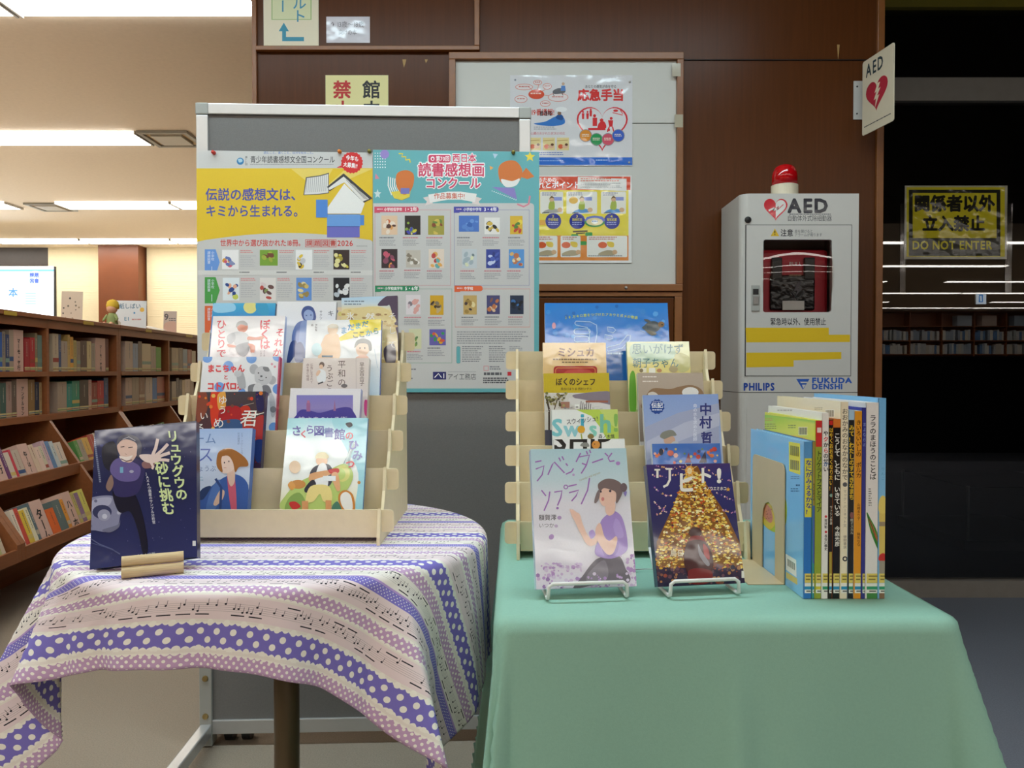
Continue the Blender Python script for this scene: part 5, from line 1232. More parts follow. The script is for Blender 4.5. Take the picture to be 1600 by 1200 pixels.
def d_bird(A):
    A.grad(990, 580, 1105, 690, [(0, '#b8a898'), (.4, '#b4a494'), (1, '#8a7c70')]); A.lines(1004, 588, 1026, 591, 1, '#e8e0d8', ragged=0); A.lines(1004, 595, 1028, 598.5, 1, '#e8e0d8', ragged=0)
    A.blob([(1008, 622), (1020, 607), (1046, 608), (1062, 604), (1082, 602), (1098, 612), (1100, 640), (1008, 640)], '#94765a'); A.ell(1078.5, 613, 13, 8, '#e6e4e0'); A.blob([(1012, 616), (1020, 612), (1028, 617), (1022, 622)], '#d8d0c4')
slot_book(RS, 2, 'taupe cover with a brown and white bird shape on the right stand', (996, 583), (1098, 583), 0.013, '#d0ccc8', d_bird, spine='L')
def d_swish(A):
    B(A, '#e9ece8'); A.poly([(900, 636), (970, 636), (970, 688), (950, 690), (938, 668), (924, 650)], '#bcd45a'); A.poly([(936, 636), (970, 636), (970, 672), (950, 660)], '#c8d878')
    for (ch, x, y, s_, c) in (('S', 862, 649, 37, '#7cc4cc'), ('w', 881, 652, 34, '#94ccd4'), ('i', 906, 640, 36, '#4aa8c0'), ('s', 920, 652, 34, '#8ad0c0'), ('h', 936, 641, 40, '#7cc0a8'), ('!', 957, 641, 38, '#8ab860')): A.text(ch, x, y, s_, c, .035)
    A.text('スウィッシュ!', 884, 655, 9.5, '#4a4a58', .01, rot=-.12, sx=.84); A.ell(908, 671, 6, 6, '#e0a838'); A.line([(908, 678), (910, 692)], 2, '#b0b858'); A.ell(923, 682, 5, 4, '#8a7448'); A.text('森ノ木慎', 935, 678.5, 7, '#3a3a40', .01, sx=.9)
slot_book(RS, 1, 'white and lime cover with big aqua lettering on the right stand', (862, 641), (965, 640), 0.012, '#c8dce0', d_swish, spine='L')
def d_denki(A):
    A.grad(1000, 615, 1128, 760, [(0, '#8ea6da'), (.5, '#a4b4d8'), (1, '#98a4c4')]); A.poly([(1004, 668), (1060, 645), (1124, 630), (1124, 760), (1004, 760)], '#a8aecb'); A.poly([(1010, 690), (1070, 660), (1124, 645), (1124, 665), (1060, 690), (1010, 720)], '#bcc0d6')
    st = []
    for k in range(24):
        r = 12 if k % 2 else 10.6; a = 2 * math.pi * k / 24; st.append((1026.5 + r * math.cos(a), 635.5 + r * math.sin(a)))
    A.poly(st, '#2e4e98'); A.text('伝記', 1017.5, 629, 9.2, '#f0f4fa', .03, sx=1.0); A.lines(1019, 639.5, 1034, 643, 1, '#d0d8f0', ragged=0); A.lines(1020, 627, 1033, 628.5, 1, '#d0d8f0', ragged=0)
    A.text('中村', 1102.5, 630, 20, '#3a3f7c', .035, vert=True, sp=1.02); A.text('哲', 1104, 675, 18, '#3a3f7c', .04, vert=True); A.text('命の水を求めた医師', 1086, 631, 6.5, '#e4e8f4', .01, vert=True, sp=1.0)
    A.ell(1046, 688, 9, 8, '#d0a890'); A.blob([(1031, 682), (1036, 675), (1050, 672), (1057, 680), (1048, 682), (1038, 686)], '#8a8a80'); A.blob([(1052, 690), (1060, 692), (1060, 700), (1044, 700)], '#c0c4c8')
slot_book(RS, 1, 'periwinkle cover with navy vertical lettering and a round badge on the right stand', (1004, 618), (1122, 616), 0.013, '#d8dcea', d_denki, spine='L')
def d_ship(A):
    B(A, '#ecedec')
    A.text('SHIP', 865, 664, 46, '#1c1c1e', .03, sx=.95); A.ell(931, 695, 6.5, 6.5, '#d8903c'); A.ell(929, 694, 1, 1, '#6a4a28', 8); A.blob([(907, 697), (910, 692), (918, 692), (920, 698)], '#8a8a84')
slot_book(RS, 0, 'white cover with huge black letters behind the girl in lilac book, front tier', (865, 687), (976, 686), 0.012, '#e4e4e4', d_ship, spine='L')
def d_bflower(A):
    B(A, '#3f6fc0'); A.scatter(26, lambda: (random.uniform(1022, 1122), random.uniform(696, 735)), 1.5, 4, ['#c84a3c', '#e0703c', '#2a2e60', '#e8b0a0', '#6a8a58', '#d8c070'])
    A.ell(1033, 706, 3.4, 5.5, '#24283c'); A.ell(1047.5, 708, 5, 4.5, '#c8503c'); A.ell(1116, 702, 4, 3.6, '#d04a3c'); A.ell(1112, 712, 3.5, 3, '#d8703c'); A.poly([(1070, 723), (1076, 707), (1080, 723)], '#8a2c38'); A.poly([(1092, 723), (1102, 704), (1104, 723)], '#2a2440')
slot_book(RS, 0, 'blue cover scattered with red flowers behind the glowing tree book, front tier', (1018.5, 694), (1125, 693), 0.013, '#d8dce8', d_bflower, spine='L')

# ================================================================== THREE BOOKS ON EASELS
def corner_book(label, BL, BR, TL, zb, back, t, case, draw, dY=None, **k):
    a = atZ(*BL, zb); b = atZ(*BR, zb) if dY is None else atY(*BR, a.y + dY)
    u = (b - a).normalized(); nn = Vector((u.y, -u.x, 0)).normalized()          # horizontal, towards the viewer
    c = hit(*TL, a - nn * back, nn)
    mw = frame(a, u, c - a); return book(label, mw, (b - a).length, ((mw.inverted() @ c).y), t, case, draw, **k), mw, (b - a).length
def d_lav(A):
    A.grad(825, 690, 1000, 930, [(0, '#b4d6e2'), (.25, '#c8dee8'), (.4, '#e4e4f0'), (.7, '#e6e4f0'), (1, '#e2dcec')])
    L = '#a678c4'
    def st(pts, w=2.1): A.line(pts, w, L)
    st([(836, 722), (846, 720)]); st([(837, 733), (850, 728), (847, 742), (839, 752)]); st([(856, 742), (863, 726), (866, 722), (882, 739)]); st([(873, 715), (876, 721)]); st([(878, 713), (881, 719)])
    st([(884, 724), (887, 728)]); st([(884, 741), (893, 737), (896, 732)]); st([(907, 708), (900, 722)]); st([(905, 714), (921, 711), (916, 727), (908, 740)]); st([(909, 724), (917, 727)]); st([(916, 705), (918, 710)]); st([(921, 703), (923, 708)])
    st([(925, 723), (942, 717)]); st([(945, 708), (950, 713)]); st([(956, 708), (950, 716), (953, 721), (960, 720)]); A.ell(965.5, 724, 3.5, 3, '#b08acc'); A.ell(896, 742, 2, 2, '#c0a8d8')
    st([(846, 766), (853, 775)]); st([(859, 768), (857, 782), (850, 798)]); st([(866, 769), (878, 767), (876, 778), (871, 790)]); A.line([(884 + 3 * math.cos(t), 761 + 3 * math.sin(t)) for t in [k * .7 for k in range(9)]], 1.6, L, True); A.ell(871, 794, 2, 2, L)
    st([(888, 760), (901, 757)]); st([(889, 770), (904, 766), (900, 775), (893, 783)]); st([(921, 747), (918, 766), (908, 788)])
    A.text('Lavender and soprano', 904, 748, 5, '#a8a888', 0, rot=-.36, sx=.72)
    A.text('額賀澪', 841.5, 804, 9.5, '#54525c', .008, sx=.98); A.ell(874, 809, 3.4, 3, '#b8a0d0'); A.text('いつか', 841.5, 817, 8, '#6a6872', 0, sx=1.02); A.ell(869, 822, 2.8, 2.5, '#c8b8d8'); A.ell(861.5, 839, 3.8, 4.4, '#b494cc', rot=.6)
    # flowers below
    A.scatter(120, lambda: (random.uniform(838, 994), random.uniform(884, 920)), 1, 3.6, ['#b894cc', '#c8acd8', '#d8c8e4', '#a080b8', '#e4d8ec', '#cfb8dc'])
    A.scatter(26, lambda: (random.uniform(853, 910), random.uniform(880, 888)), 1.5, 3.6, ['#c4a8d8', '#d4c4e4', '#b498cc'], asp=.6)
    A.scatter(40, lambda: (random.uniform(955, 994), random.uniform(868, 900)), 1.5, 4.2, ['#b894cc', '#c8acd8', '#a884c0'])
    # the girl
    A.blob([(896, 920), (910, 900), (925, 880), (938, 871), (966, 868), (978, 890), (985, 905), (975, 912), (930, 914)], '#77717c'); A.blob([(915, 905), (930, 884), (945, 876), (950, 900), (935, 915)], '#8c8692'); A.scatter(26, lambda: (random.uniform(900, 985), random.uniform(896, 918)), 1, 3, ['#c8acd8', '#b894cc', '#e0d4ea'])
    A.blob([(938, 816), (950, 803), (960, 799), (970, 806), (976, 822), (980, 845), (978, 862), (955, 873), (932, 868), (930, 856), (937, 840)], '#ac92d6'); A.blob([(940, 842), (952, 850), (966, 848), (962, 866), (944, 868)], '#9a80c8'); A.blob([(962, 810), (970, 820), (974, 838), (964, 840), (958, 824)], '#b8a0e0')
    sk = '#eec8b8'
    A.blob([(947, 786), (960, 784), (960, 800), (952, 806), (946, 800)], sk); A.blob([(935, 775), (937, 764), (948, 757), (962, 764), (963, 782), (950, 791), (940, 789)], sk); A.ell(941.5, 780, 2.4, 3, '#d88a88')
    A.blob([(937, 768), (934, 757), (945, 749), (958, 749), (970, 756), (972, 770), (966, 783), (962, 786), (962, 770), (952, 765), (943, 763)], '#7c6c6c'); A.ell(974, 762, 5.5, 7, '#74646a'); A.blob([(928, 784), (932, 770), (937, 765), (936, 778), (931, 786)], '#86787a'); A.ell(938.5, 768.5, 1.4, 1.8, '#4a4450', 8); A.ell(953, 767.5, 2, 2, '#4a4450', 8); A.blob([(974, 770), (979, 768), (977, 776)], '#8a80c0')
    A.blob([(890, 795), (896, 800), (905, 803), (910, 818), (918, 836), (927, 842), (930, 835), (934, 843), (928, 852), (917, 851), (906, 832), (898, 815), (893, 806)], sk); A.blob([(893, 796), (901, 801), (904, 807), (897, 808)], sk)
    A.blob([(932, 822), (938, 818), (944, 838), (952, 845), (962, 838), (964, 846), (958, 864), (948, 866), (936, 850), (930, 834)], sk); A.blob([(920, 832), (926, 828), (930, 836), (923, 842)], '#b8a0e0')
lav, m_lav, w_lav = corner_book('white and lilac cover of a singing girl with a hair bun on an easel', (838, 921), (995, 916), (830, 702), 0.6985, 0.058, 0.017, '#c4d6ea', d_lav, spine='L')
def d_licht(A):
    A.grad(1005, 715, 1175, 925, [(0, '#4a3a70'), (.12, '#3c3a78'), (.5, '#2c2c60'), (.85, '#3a2c48'), (1, '#242440')])
    A.poly([(1076, 728), (1090, 728), (1104, 758), (1136, 806), (1162, 850), (1168, 886), (1020, 888), (1026, 846), (1052, 790)], '#8a5a28')
    def tri():
        y = 738 + 150 * random.random() ** .8; t = (y - 730) / 158.0; return (1082 + 12 * t + random.uniform(-1, 1) * (8 + 70 * t), y)
    A.scatter(1500, tri, .9, 3.2, ['#f0c850', '#f6e488', '#d89a34', '#9a6a34', '#e8b44a', '#faf0b8', '#7a4c34', '#d06a30', '#f0d060', '#e8c058'], asp=.6)
    A.scatter(80, tri, .8, 2.2, ['#d8482c', '#f8f0d0', '#503040', '#f8e8a0'])
    A.scatter(110, lambda: (random.uniform(1024, 1160), random.uniform(882, 912)), 1, 4, ['#5a3a48', '#8a5848', '#3a2c48', '#b07a50', '#6a4858', '#2c2840', '#9a4a3c'])
    for (x0, y0, x1, y1) in ((1018, 742, 1060, 740), (1020, 760, 1050, 775), (1022, 785, 1046, 800), (1100, 730, 1142, 752), (1108, 760, 1148, 782), (1120, 790, 1152, 800), (1024, 728, 1068, 728), (1024, 804, 1040, 790)):
        A.scatter(16, lambda: (lambda t: (x0 + (x1 - x0) * t, y0 + (y1 - y0) * t + 4 * math.sin(math.pi * t) + random.uniform(-1.5, 1.5)))(random.random()), .6, 1.5, ['#f0d8c8', '#c88ab0', '#e8b878', '#a878b8'])
    A.ell(1077, 736, 7, 8, '#e8a84a'); A.ell(1077, 736, 3.6, 5, '#f8ecc8')
    for k in range(8):
        a = math.pi * k / 4 + .2; A.line([(1077, 736), (1077 + 13 * math.cos(a), 736 + 13 * math.sin(a))], .8, '#f4d898')
    wq = '#f2efe8'
    A.rect(1025, 733.5, 1028.5, 747, wq); A.rect(1022, 733, 1031, 735.5, wq); A.line([(1046, 733), (1046, 750), (1042, 758), (1036, 761)], 3.6, wq); A.rect(1040, 731.5, 1050, 734.5, wq); A.text('ヒ', 1056, 738, 34, wq, .04, sx=.86); A.text('ト', 1088, 730, 27, wq, .04, sx=.95); A.text('!', 1118.5, 728, 30, wq, .05, sx=1.1); A.ell(1123, 752.5, 2.8, 2.8, wq)
    A.text('イノウエミホコ', 1098, 760.5, 6.4, wq, .02, sx=.82); sp2 = [((3.8 if k % 2 == 0 else 1.7) * math.cos(-math.pi / 2 + math.pi * k / 5), (3.8 if k % 2 == 0 else 1.7) * math.sin(-math.pi / 2 + math.pi * k / 5)) for k in range(10)]; A.poly([(1137 + x, 765 + y) for x, y in sp2], '#e0a848')
    A.ell(1086, 832, 10, 8.5, '#4a2c2c'); A.blob([(1078, 839), (1096, 838), (1102, 850), (1080, 852)], '#8a2c2c'); A.blob([(1068, 870), (1072, 850), (1084, 844), (1100, 846), (1110, 860), (1114, 885), (1104, 900), (1078, 898), (1070, 886)], '#4a2426'); A.blob([(1098, 850), (1106, 858), (1108, 874), (1100, 868)], '#a83434'); A.blob([(1090, 850), (1096, 862), (1108, 880), (1104, 884), (1092, 868)], '#8f8a94'); A.blob([(1075, 892), (1095, 888), (1112, 894), (1108, 910), (1080, 912)], '#7a2428')
    A.text('鳥日', 1046, 859, 11, '#e4d4b0', .03); A.rect(1158, 892, 1164, 903, '#e8e4da')
licht, m_licht, w_licht = corner_book('dark blue cover of a glowing golden tree and child on an easel', (1028, 917), (1164, 911), (1015, 726), 0.6985, 0.050, 0.014, '#2a2c58', d_licht, spine='L')
def d_ryugu(A):
    A.grad(120, 660, 315, 895, [(0, '#20285a'), (.4, '#1c2450'), (1, '#262e62')])
    A.scatter(50, lambda: (random.uniform(135, 300), random.uniform(675, 880)), .3, .8, ['#5a6498', '#7a80a8'])
    A.blob([(160, 700), (178, 690), (184, 712), (180, 735), (164, 730)], '#14182c'); A.ell(159, 696, 3, 2, '#3a4478')
    # spacecraft part
    A.blob([(134, 785), (150, 776), (176, 775), (180, 786), (191, 798), (188, 806), (184, 822), (170, 831), (150, 829), (136, 824)], '#8486a4'); A.blob([(136, 790), (152, 779), (174, 778), (170, 790), (150, 792), (140, 806)], '#a4a6c0'); A.ell(160, 800, 15, 11, '#34395c'); A.ell(163, 805, 10, 9, '#9496b0'); A.ell(164, 807, 4, 4, '#c0c2d4'); A.ell(150, 783, 2.5, 2.5, '#6a6c88'); A.ell(186, 801, 3, 3, '#b4b6cc'); A.ell(142, 822, 2.5, 2.5, '#6a6c88'); A.blob([(160, 828), (184, 820), (188, 812), (186, 824), (172, 832)], '#6c6e88')
    A.line([(139, 842), (155, 850), (175, 858), (188, 866)], 1.6, '#5a648c'); A.line([(141, 848), (165, 855), (183, 862)], 1, '#4a5480')
    # person
    A.blob([(176, 770), (188, 762), (208, 768), (222, 800), (230, 840), (231, 862), (224, 866), (216, 830), (204, 800), (186, 800)], '#10142c')
    A.blob([(174, 728), (184, 717), (196, 722), (212, 716), (224, 724), (226, 742), (214, 772), (184, 776), (176, 760)], '#2f2c5e'); A.blob([(174, 726), (186, 716), (208, 722), (220, 732), (214, 750), (190, 752), (174, 740)], '#655a94'); A.rect(188, 730, 193, 739, '#7ab0d0'); A.ell(206, 737, 3.5, 2.2, '#a8a8c0')
    A.blob([(166, 760), (174, 742), (178, 756), (172, 768)], '#8a7068'); A.blob([(222, 724), (232, 718), (242, 722), (240, 730), (226, 732)], '#8a6468')
    A.blob([(184, 702), (186, 688), (198, 682), (214, 688), (216, 706), (206, 722), (194, 720)], '#d8b8ac'); A.blob([(183, 696), (186, 684), (198, 679), (214, 683), (222, 696), (219, 714), (214, 712), (214, 694), (200, 687), (190, 689)], '#4a4a5c'); A.line([(192, 687), (202, 683), (212, 689)], 1.2, '#9a9aa8'); A.line([(189, 699), (195, 698)], 1.4, '#3a3038'); A.line([(201, 700), (208, 699)], 1.4, '#3a3038'); A.line([(196, 709), (199, 711)], .9, '#a88478'); A.blob([(187, 713), (198, 714), (208, 712), (200, 721), (192, 721)], '#e8dcd8'); A.line([(189, 717), (198, 721), (207, 719)], 1.4, '#5a4448')
    sk = '#e0ccc8'
    A.blob([(219, 711), (232, 710), (242, 712), (252, 716), (248, 722), (238, 724), (228, 722), (220, 716)], sk)
    for pts, w in (([(238, 714), (244, 700), (247, 686)], 5), ([(242, 714), (254, 704), (263, 694)], 5), ([(244, 716), (256, 711), (266, 708)], 5), ([(244, 719), (258, 719), (265, 720)], 4.6), ([(236, 722), (240, 730), (238, 733)], 4)): A.line(pts, w, sk)
    A.text('リュウグウの', 269, 672.5, 19.5, '#cfe0a8', .035, vert=True, sp=.93, shear=-.15); A.text('砂に挑む', 252, 722, 21, '#cfe0a8', .035, vert=True, sp=.99, shear=-.16)
    A.text('JAXA小惑星のサンプル分析官', 231, 738, 5.4, '#d8dce8', .01, vert=True, sp=1.0, shear=-.13); A.text('伊藤 元雄', 137, 684, 9.5, '#a8b0c0', .02, vert=True, sp=.98, shear=-.12); A.lines(141, 728, 145, 744, 6, '#a8b0c0', ragged=0)
    for k in range(23): A.rect(146 + k * .42, 683 + k * 3.1, 149 + k * .42, 685.4 + k * 3.1, '#7a84a0')
    A.rect(301, 845, 306, 853, '#d8dcdc'); A.text('くもん出版', 213, 866, 6, '#b0b8c8', .01, rot=-.12)
ryu, m_ryu, w_ryu = corner_book('navy cover of a reaching person and grey spacecraft part, leaning on a wooden rest', (140, 890), (308, 870), (124, 675), 0.7135, 0.068, 0.017, '#1c2448', d_ryugu, dY=0.02, spine='R')
# ---- wire easels
def wire_easel(label, mw, w, lift, la=.02, lb=-.02):
    """bent wire easel under a leaning book; local frame x along the book, y back, z up, on the table."""
    x_ = (mw.to_3x3() @ Vector((1, 0, 0))); x_.z = 0; x_.normalize(); y_ = Vector((-x_.y, x_.x, 0))
    o = mw.translation.copy(); o.z = RT
    t = thing('wire_easel', label, 'easel', Matrix((x_, y_, Vector((0, 0, 1)))).transposed().to_4x4())
    m = t.matrix_world.copy(); m.translation = o; t.matrix_world = m
    r = 0.0026; a, b = w * .10, w * .88; z0 = 0.0052
    fy = -0.0135
    MB().tube([(a, 0.07, 0.05), (a, 0.035, z0), (a, fy + 0.006, z0 - 0.002), (a, fy, z0), (a + 0.001, fy, z0 + 0.015), (a + 0.006, fy, z0 + 0.0185), (b - 0.006, fy, z0 + 0.0185), (b - 0.001, fy, z0 + 0.015), (b, fy, z0), (b, fy + 0.006, z0 - 0.002), (b, 0.035, z0), (b, 0.07, 0.05)], r, 10).build('front_ledge', ['wire_white'], t, smooth=True)
    MB().tube([(a, 0.07, 0.05), (a + .006, 0.096, 0.13), (b - .006, 0.096, 0.13), (b, 0.07, 0.05)], r, 10).build('back_rest', ['wire_white'], t, smooth=True)
    MB().tube([(a + la, 0.1015, 0.128), (a + la, 0.128, r + .001), (b + lb, 0.128, r + .001), (b + lb, 0.1015, 0.128)], r, 10).build('rear_leg', ['wire_white'], t, smooth=True)
wire_easel('white wire easel holding the lilac singing girl book', m_lav, w_lav, 0.0135)
wire_easel('white wire easel holding the glowing golden tree book', m_licht, w_licht, 0.0135, -.022, -.03)
# ---- wooden rest of stacked rods
P, Q_ = atZ(183, 907, LT), atZ(281, 894, LT)
x_ = (m_ryu.to_3x3() @ Vector((1, 0, 0))); x_.z = 0; x_.normalize(); y_ = Vector((-x_.y, x_.x, 0))
o = P + (Q_ - P).normalized() * 0.0; x_ = Vector((math.cos(.42), math.sin(.42), 0)); y_ = Vector((-x_.y, x_.x, 0)); o.y += .012
m = Matrix((x_, y_, Vector((0, 0, 1)))).transposed().to_4x4(); m.translation = Vector((o.x, o.y, LT))
t = thing('wooden_book_rest', 'pale wooden rest of round rods under the navy book', 'book rest', m)
LR = 0.077
for (yy, zz, rr) in ((-0.004, 0.0078, 0.0075), (0.0015, 0.0218, 0.0072), (0.0095, 0.0058, 0.0056)):
    MB().tube([(0, yy, zz), (LR, yy, zz)], rr, 16).build('rod', ['wood_pale'], t)
# ================================================================== STANDING PICTURE BOOKS
SPY = 1.022
sx_ = lambda px: (px - 800) / 1200 * SPY / 1.0
sz_ = lambda py: atY(800, py, SPY).z
def standing(label, x0, x1, ytop, depth, case, spine_draw, cover_draw=None):
    X0, X1 = atY(x0, 600, SPY).x + 0.0002, atY(x1, 600, SPY).x - 0.0002; h = sz_(ytop) - RT; t = X1 - X0; b = min(0.0018, t * .3)
    o = MB(); o.box(0, 0, 0, b, depth, h); o.box(t - b, 0, 0, t, depth, h)
    # softly rounded spine
    o.prism([(0, b * 1.2), (0, 0.0006), (t * .2, -0.0002), (t * .8, -0.0002), (t, 0.0006), (t, b * 1.2)], 'z', 0, h)
    mname = 'case_' + case.lstrip('#')
    if mname not in M: mat(mname, case, 0.22, noise=0.02)
    r = o.build('picture_book', [mname]); r.location = (X0, SPY, RT); tag(r, label, 'book', None)
    MB().box(b + .0002, b * 1.3, 0.003, t - b - .0002, depth - 0.003, h - 0.003).build('pages', ['page_edges'], r)
    mw = frame((X0, SPY, RT), (1, 0, 0), (0, 0, 1)); A = Art(mw, base=0.0005); A.clip = (0.0002, 0.0002, t - 0.0002, h - 0.0002)
    A.x0, A.x1, A.yt, A.yb = x0, x1, ytop, 937
    spine_draw(A)
    # library stickers
    w = x1 - x0
    A.rect(x0, 896, x1, 910.5, '#e2cf6a'); A.rect(x0 + w * .15, 899, x1 - w * .15, 901, '#8a7a40'); A.rect(x0 + w * .15, 904, x1 - w * .3, 906, '#8a7a40')
    A.rect(x0, 911, x1, 926.5, '#ecebe4'); A.rect(x0, 916, x1, 921, random.choice(['#2f8fc0', '#d8c840', '#2f8fc0', '#3a9a70'])); A.rect(x0 + w * .2, 922.5, x1 - w * .25, 924.5, '#6a6a68')
    k = A.build('spine_print', 'print_film', r); k.matrix_local = Matrix.Rotation(math.pi / 2, 4, 'X')
    if cover_draw:
        m2 = frame((X0, SPY + depth, RT), (0, -1, 0), (0, 0, 1)); A = Art(m2, base=0.0003); A.clip = (0.0003, 0.0003, depth - 0.0003, h - 0.0003); A.d = depth
        cover_draw(A); k = A.build('cover_print', 'print_film', r)
        k.matrix_local = Matrix.Translation((-X0, -SPY, -RT)) @ m2
    return r
def spine(bg, t_, y, size, col, bold=.03, extra=None, sp=1.0, sx=None):
    def f(A):
        A.rect(A.x0 - 5, A.yt - 5, A.x1 + 5, 960, bg); cx = (A.x0 + A.x1) / 2
        if extra: extra(A, cx)
        if t_: A.text(t_, cx, y, size, col, bold, vert=True, sp=sp, sx=sx or 1.0)
    return f
def c_blue(A):
    A.rect(1100, 600, 1300, 990, '#86c0ea')
    A.blob([(1189, 800), (1196, 785), (1210, 780), (1226, 776), (1230, 800), (1226, 824), (1212, 832), (1194, 820)], '#a8c038'); A.blob([(1190, 800), (1196, 786), (1208, 792), (1212, 816), (1204, 827), (1194, 818)], '#e0c040'); A.blob([(1190, 800), (1195, 787), (1204, 794), (1208, 810), (1203, 817)], '#dd8a62')
    A.scatter(14, lambda: (random.uniform(1193, 1206), random.uniform(793, 812)), .5, 1, ['#a85a40'])
    A.poly([(1233, 690), (1250.5, 693), (1251, 742), (1233.5, 736)], '#e2da3c')
    for (ya, yb) in ((696, 711), (718, 733)):
        for k in range(9): A.poly([(1235.5 + 1.5 * k, ya + k * .25), (1236.3 + 1.5 * k, ya + k * .25), (1236.3 + 1.5 * k, yb + k * .3), (1235.5 + 1.5 * k, yb + k * .3)], '#4a4a30')
    A.lines(1236, 744, 1250, 750, 2, '#6a90b8', .4, .2); A.lines(1244, 757, 1250, 761, 1, '#3a5a80', ragged=0); A.lines(1236, 763, 1250, 770, 2, '#4a6a90', .4, .2)
    A.poly([(1228, 865), (1244.5, 875), (1245, 902), (1228.5, 890)], '#eceae4'); A.poly([(1228.5, 893), (1246, 904), (1246.5, 914), (1229, 903)], '#d8c470')
    for k in range(8): A.poly([(1231 + 1.5 * k, 873 + k), (1231.8 + 1.5 * k, 873 + k), (1231.8 + 1.5 * k, 884 + k), (1231 + 1.5 * k, 884 + k)], '#3a3a38')
def x1(A, cx): A.rect(A.x0, 690, A.x1, 808, '#d8d848'); A.rect(A.x0, 690, A.x1, 716, '#5a9ad0')
standing('sky blue picture book with barcode stickers, left end of the standing row', 1257, 1269.5, 690, 0.228, '#86c0ea', spine('#2f78c8', 'なにがみえるかな?', 718, 9.6, '#3a4a9a', .03, x1), c_blue)
def x2(A, cx): A.rect(A.x0, 690, A.x1, 790, '#a0904a'); A.rect(A.x0, 790, A.x1, 880, '#4a68b0')
standing('thin olive and blue spine beside the sky blue picture book', 1269.5, 1274.5, 689, 0.20, '#4a6a98', spine('#3a8f90', 'もりのおくの', 755, 4.6, '#302c20', .01, x2))
def c_yel(A):
    A.grad(1150, 640, 1290, 760, [(0, '#8cc83c'), (.22, '#d8dc48'), (1, '#e8d840')]); A.lines(1192, 654, 1208, 659, 2, '#d86a3a', .3, .1); A.lines(1194, 662, 1220, 672, 3, '#8a8a30', .4, .4); A.lines(1232, 664, 1246, 671, 2, '#7a8a30', .4, .2); A.rect(1248, 667, 1262, 680, '#e8e4a0')
    for k in range(8): A.rect(1249 + 1.6 * k, 668, 1249.9 + 1.6 * k, 679, '#4a4a30')
    A.blob([(1200, 684), (1240, 680), (1270, 690), (1250, 700), (1205, 694)], '#f0c838')
def x3(A, cx): A.rect(A.x0, 655, A.x1, 698, '#d03a38'); A.rect(A.x0 + 2, 668, A.x1 - 2, 676, '#f0e0d8')
standing('green spine with red top and yellow green cover, third from the left', 1274.5, 1285, 657, 0.205, '#d8d844', spine('#96a83c', 'トリケラトプスとマイア', 704, 9.4, '#34402a', .02, x3, .93), c_yel)
def c_white(A): A.rect(1100, 600, 1400, 960, '#e8e6e0'); A.lines(1215, 640, 1240, 644, 1, '#c0bcb4', ragged=0)
def x4(A, cx):
    for (ch, y, c) in (('や', 673, '#2c2c30'), ('ク', 682, '#d84048'), ('か', 691, '#2c2c30'), ('ら', 700, '#d8484c'), ('の', 708, '#3a3a3c'), ('せ', 716, '#3a3a3c'), ('か', 721, '#3a6aa0'), ('い', 729, '#3a3a3c')): A.text(ch, cx - 4.2, y, 8.4, c, .03)
    A.ell(cx, 807, 2, 2, '#d0404a'); A.ell(cx, 831, 2, 2, '#d0404a'); A.text('荒井彰', cx, 811, 5, '#3a3a3c', .02, vert=True); A.text('長谷川義史', cx, 835, 5, '#3a3a3c', .02, vert=True)
standing('white spine with small multicoloured lettering, beside the green and red spine', 1285, 1295.5, 645, 0.215, '#e8e6e0', spine('#eceae6', None, 0, 0, '#000000', 0, x4), c_white)
def x5(A, cx): A.rect(A.x0, 655, A.x1, 664, '#c8302c'); A.ell(cx, 774, 2.6, 2.6, '#8ab0a0'); A.text('サトシン作画', cx, 790, 5, '#d8d0c0', .02, vert=True); A.rect(A.x0, 862, A.x1, 897, '#b0983c')
standing('narrow black spine with yellow lettering and a red top', 1295.5, 1302, 657, 0.21, '#2a2226', spine('#26201e', 'はやくおおきくなりたい!', 668, 8.4, '#e0b834', .03, x5, .98, .8))
def x6(A, cx): A.rect(A.x0, 653, A.x1, 668, '#d87a34'); A.text('今森光彦', cx, 822, 8, '#eceae2', .02, vert=True)
standing('wide black spine with white lettering and an orange top', 1302, 1314, 655, 0.21, '#c8703a', spine('#1c1b1d', 'こうして、ともに いきている', 676, 9.8, '#f0eee8', .02, x6, .95))
def c_cream(A): A.rect(1100, 600, 1400, 960, '#efe4c4'); A.lines(1273, 637, 1286, 641, 2, '#8a8068', .4, .1); A.rect(1290, 640, 1304, 652, '#f4f0e0'); [A.rect(1291 + 1.6 * k, 641, 1291.9 + 1.6 * k, 651, '#6a5a40') for k in range(8)]
def x7(A, cx): A.ell(cx, 757, 3.6, 3.6, '#5a5c62'); A.text('マック・バーネット文', cx, 765, 5.4, '#7a7670', 0, vert=True, sp=1.1); A.text('徳間書店', cx, 836, 5.4, '#7a7670', 0, vert=True); A.ell(cx, 873, 4, 4, '#3a3a40'); A.ell(cx, 873, 2, 2, '#efe6cc')
standing('cream spine with brown lettering and the tallest cream cover', 1314, 1326, 628, 0.245, '#efe4c4', spine('#ede3c8', 'おおかみのおなかのなかで', 638, 9.4, '#4a4238', .01, x7, 1.0), c_cream)
def x8(A, cx): A.text('作・絵オスカル', cx, 800, 5, '#c8c8b8', .01, vert=True); A.ell(cx, 805, 3, 5, '#8a5a58'); A.rect(A.x0, 636, A.x1, 656, '#a8c8e0')
standing('black spine with yellow lettering and a pale blue top', 1326, 1335.3, 641, 0.22, '#9cc4e4', spine('#24262a', 'みて!わたしのすてきなまち', 664, 9.2, '#e2c034', .03, x8, .98))
def x9(A, cx): A.text('山崎るり子', cx, 786, 5.4, '#6a3c18', .01, vert=True); A.text('降矢なな', cx, 832, 5.4, '#6a3c18', .01, vert=True)
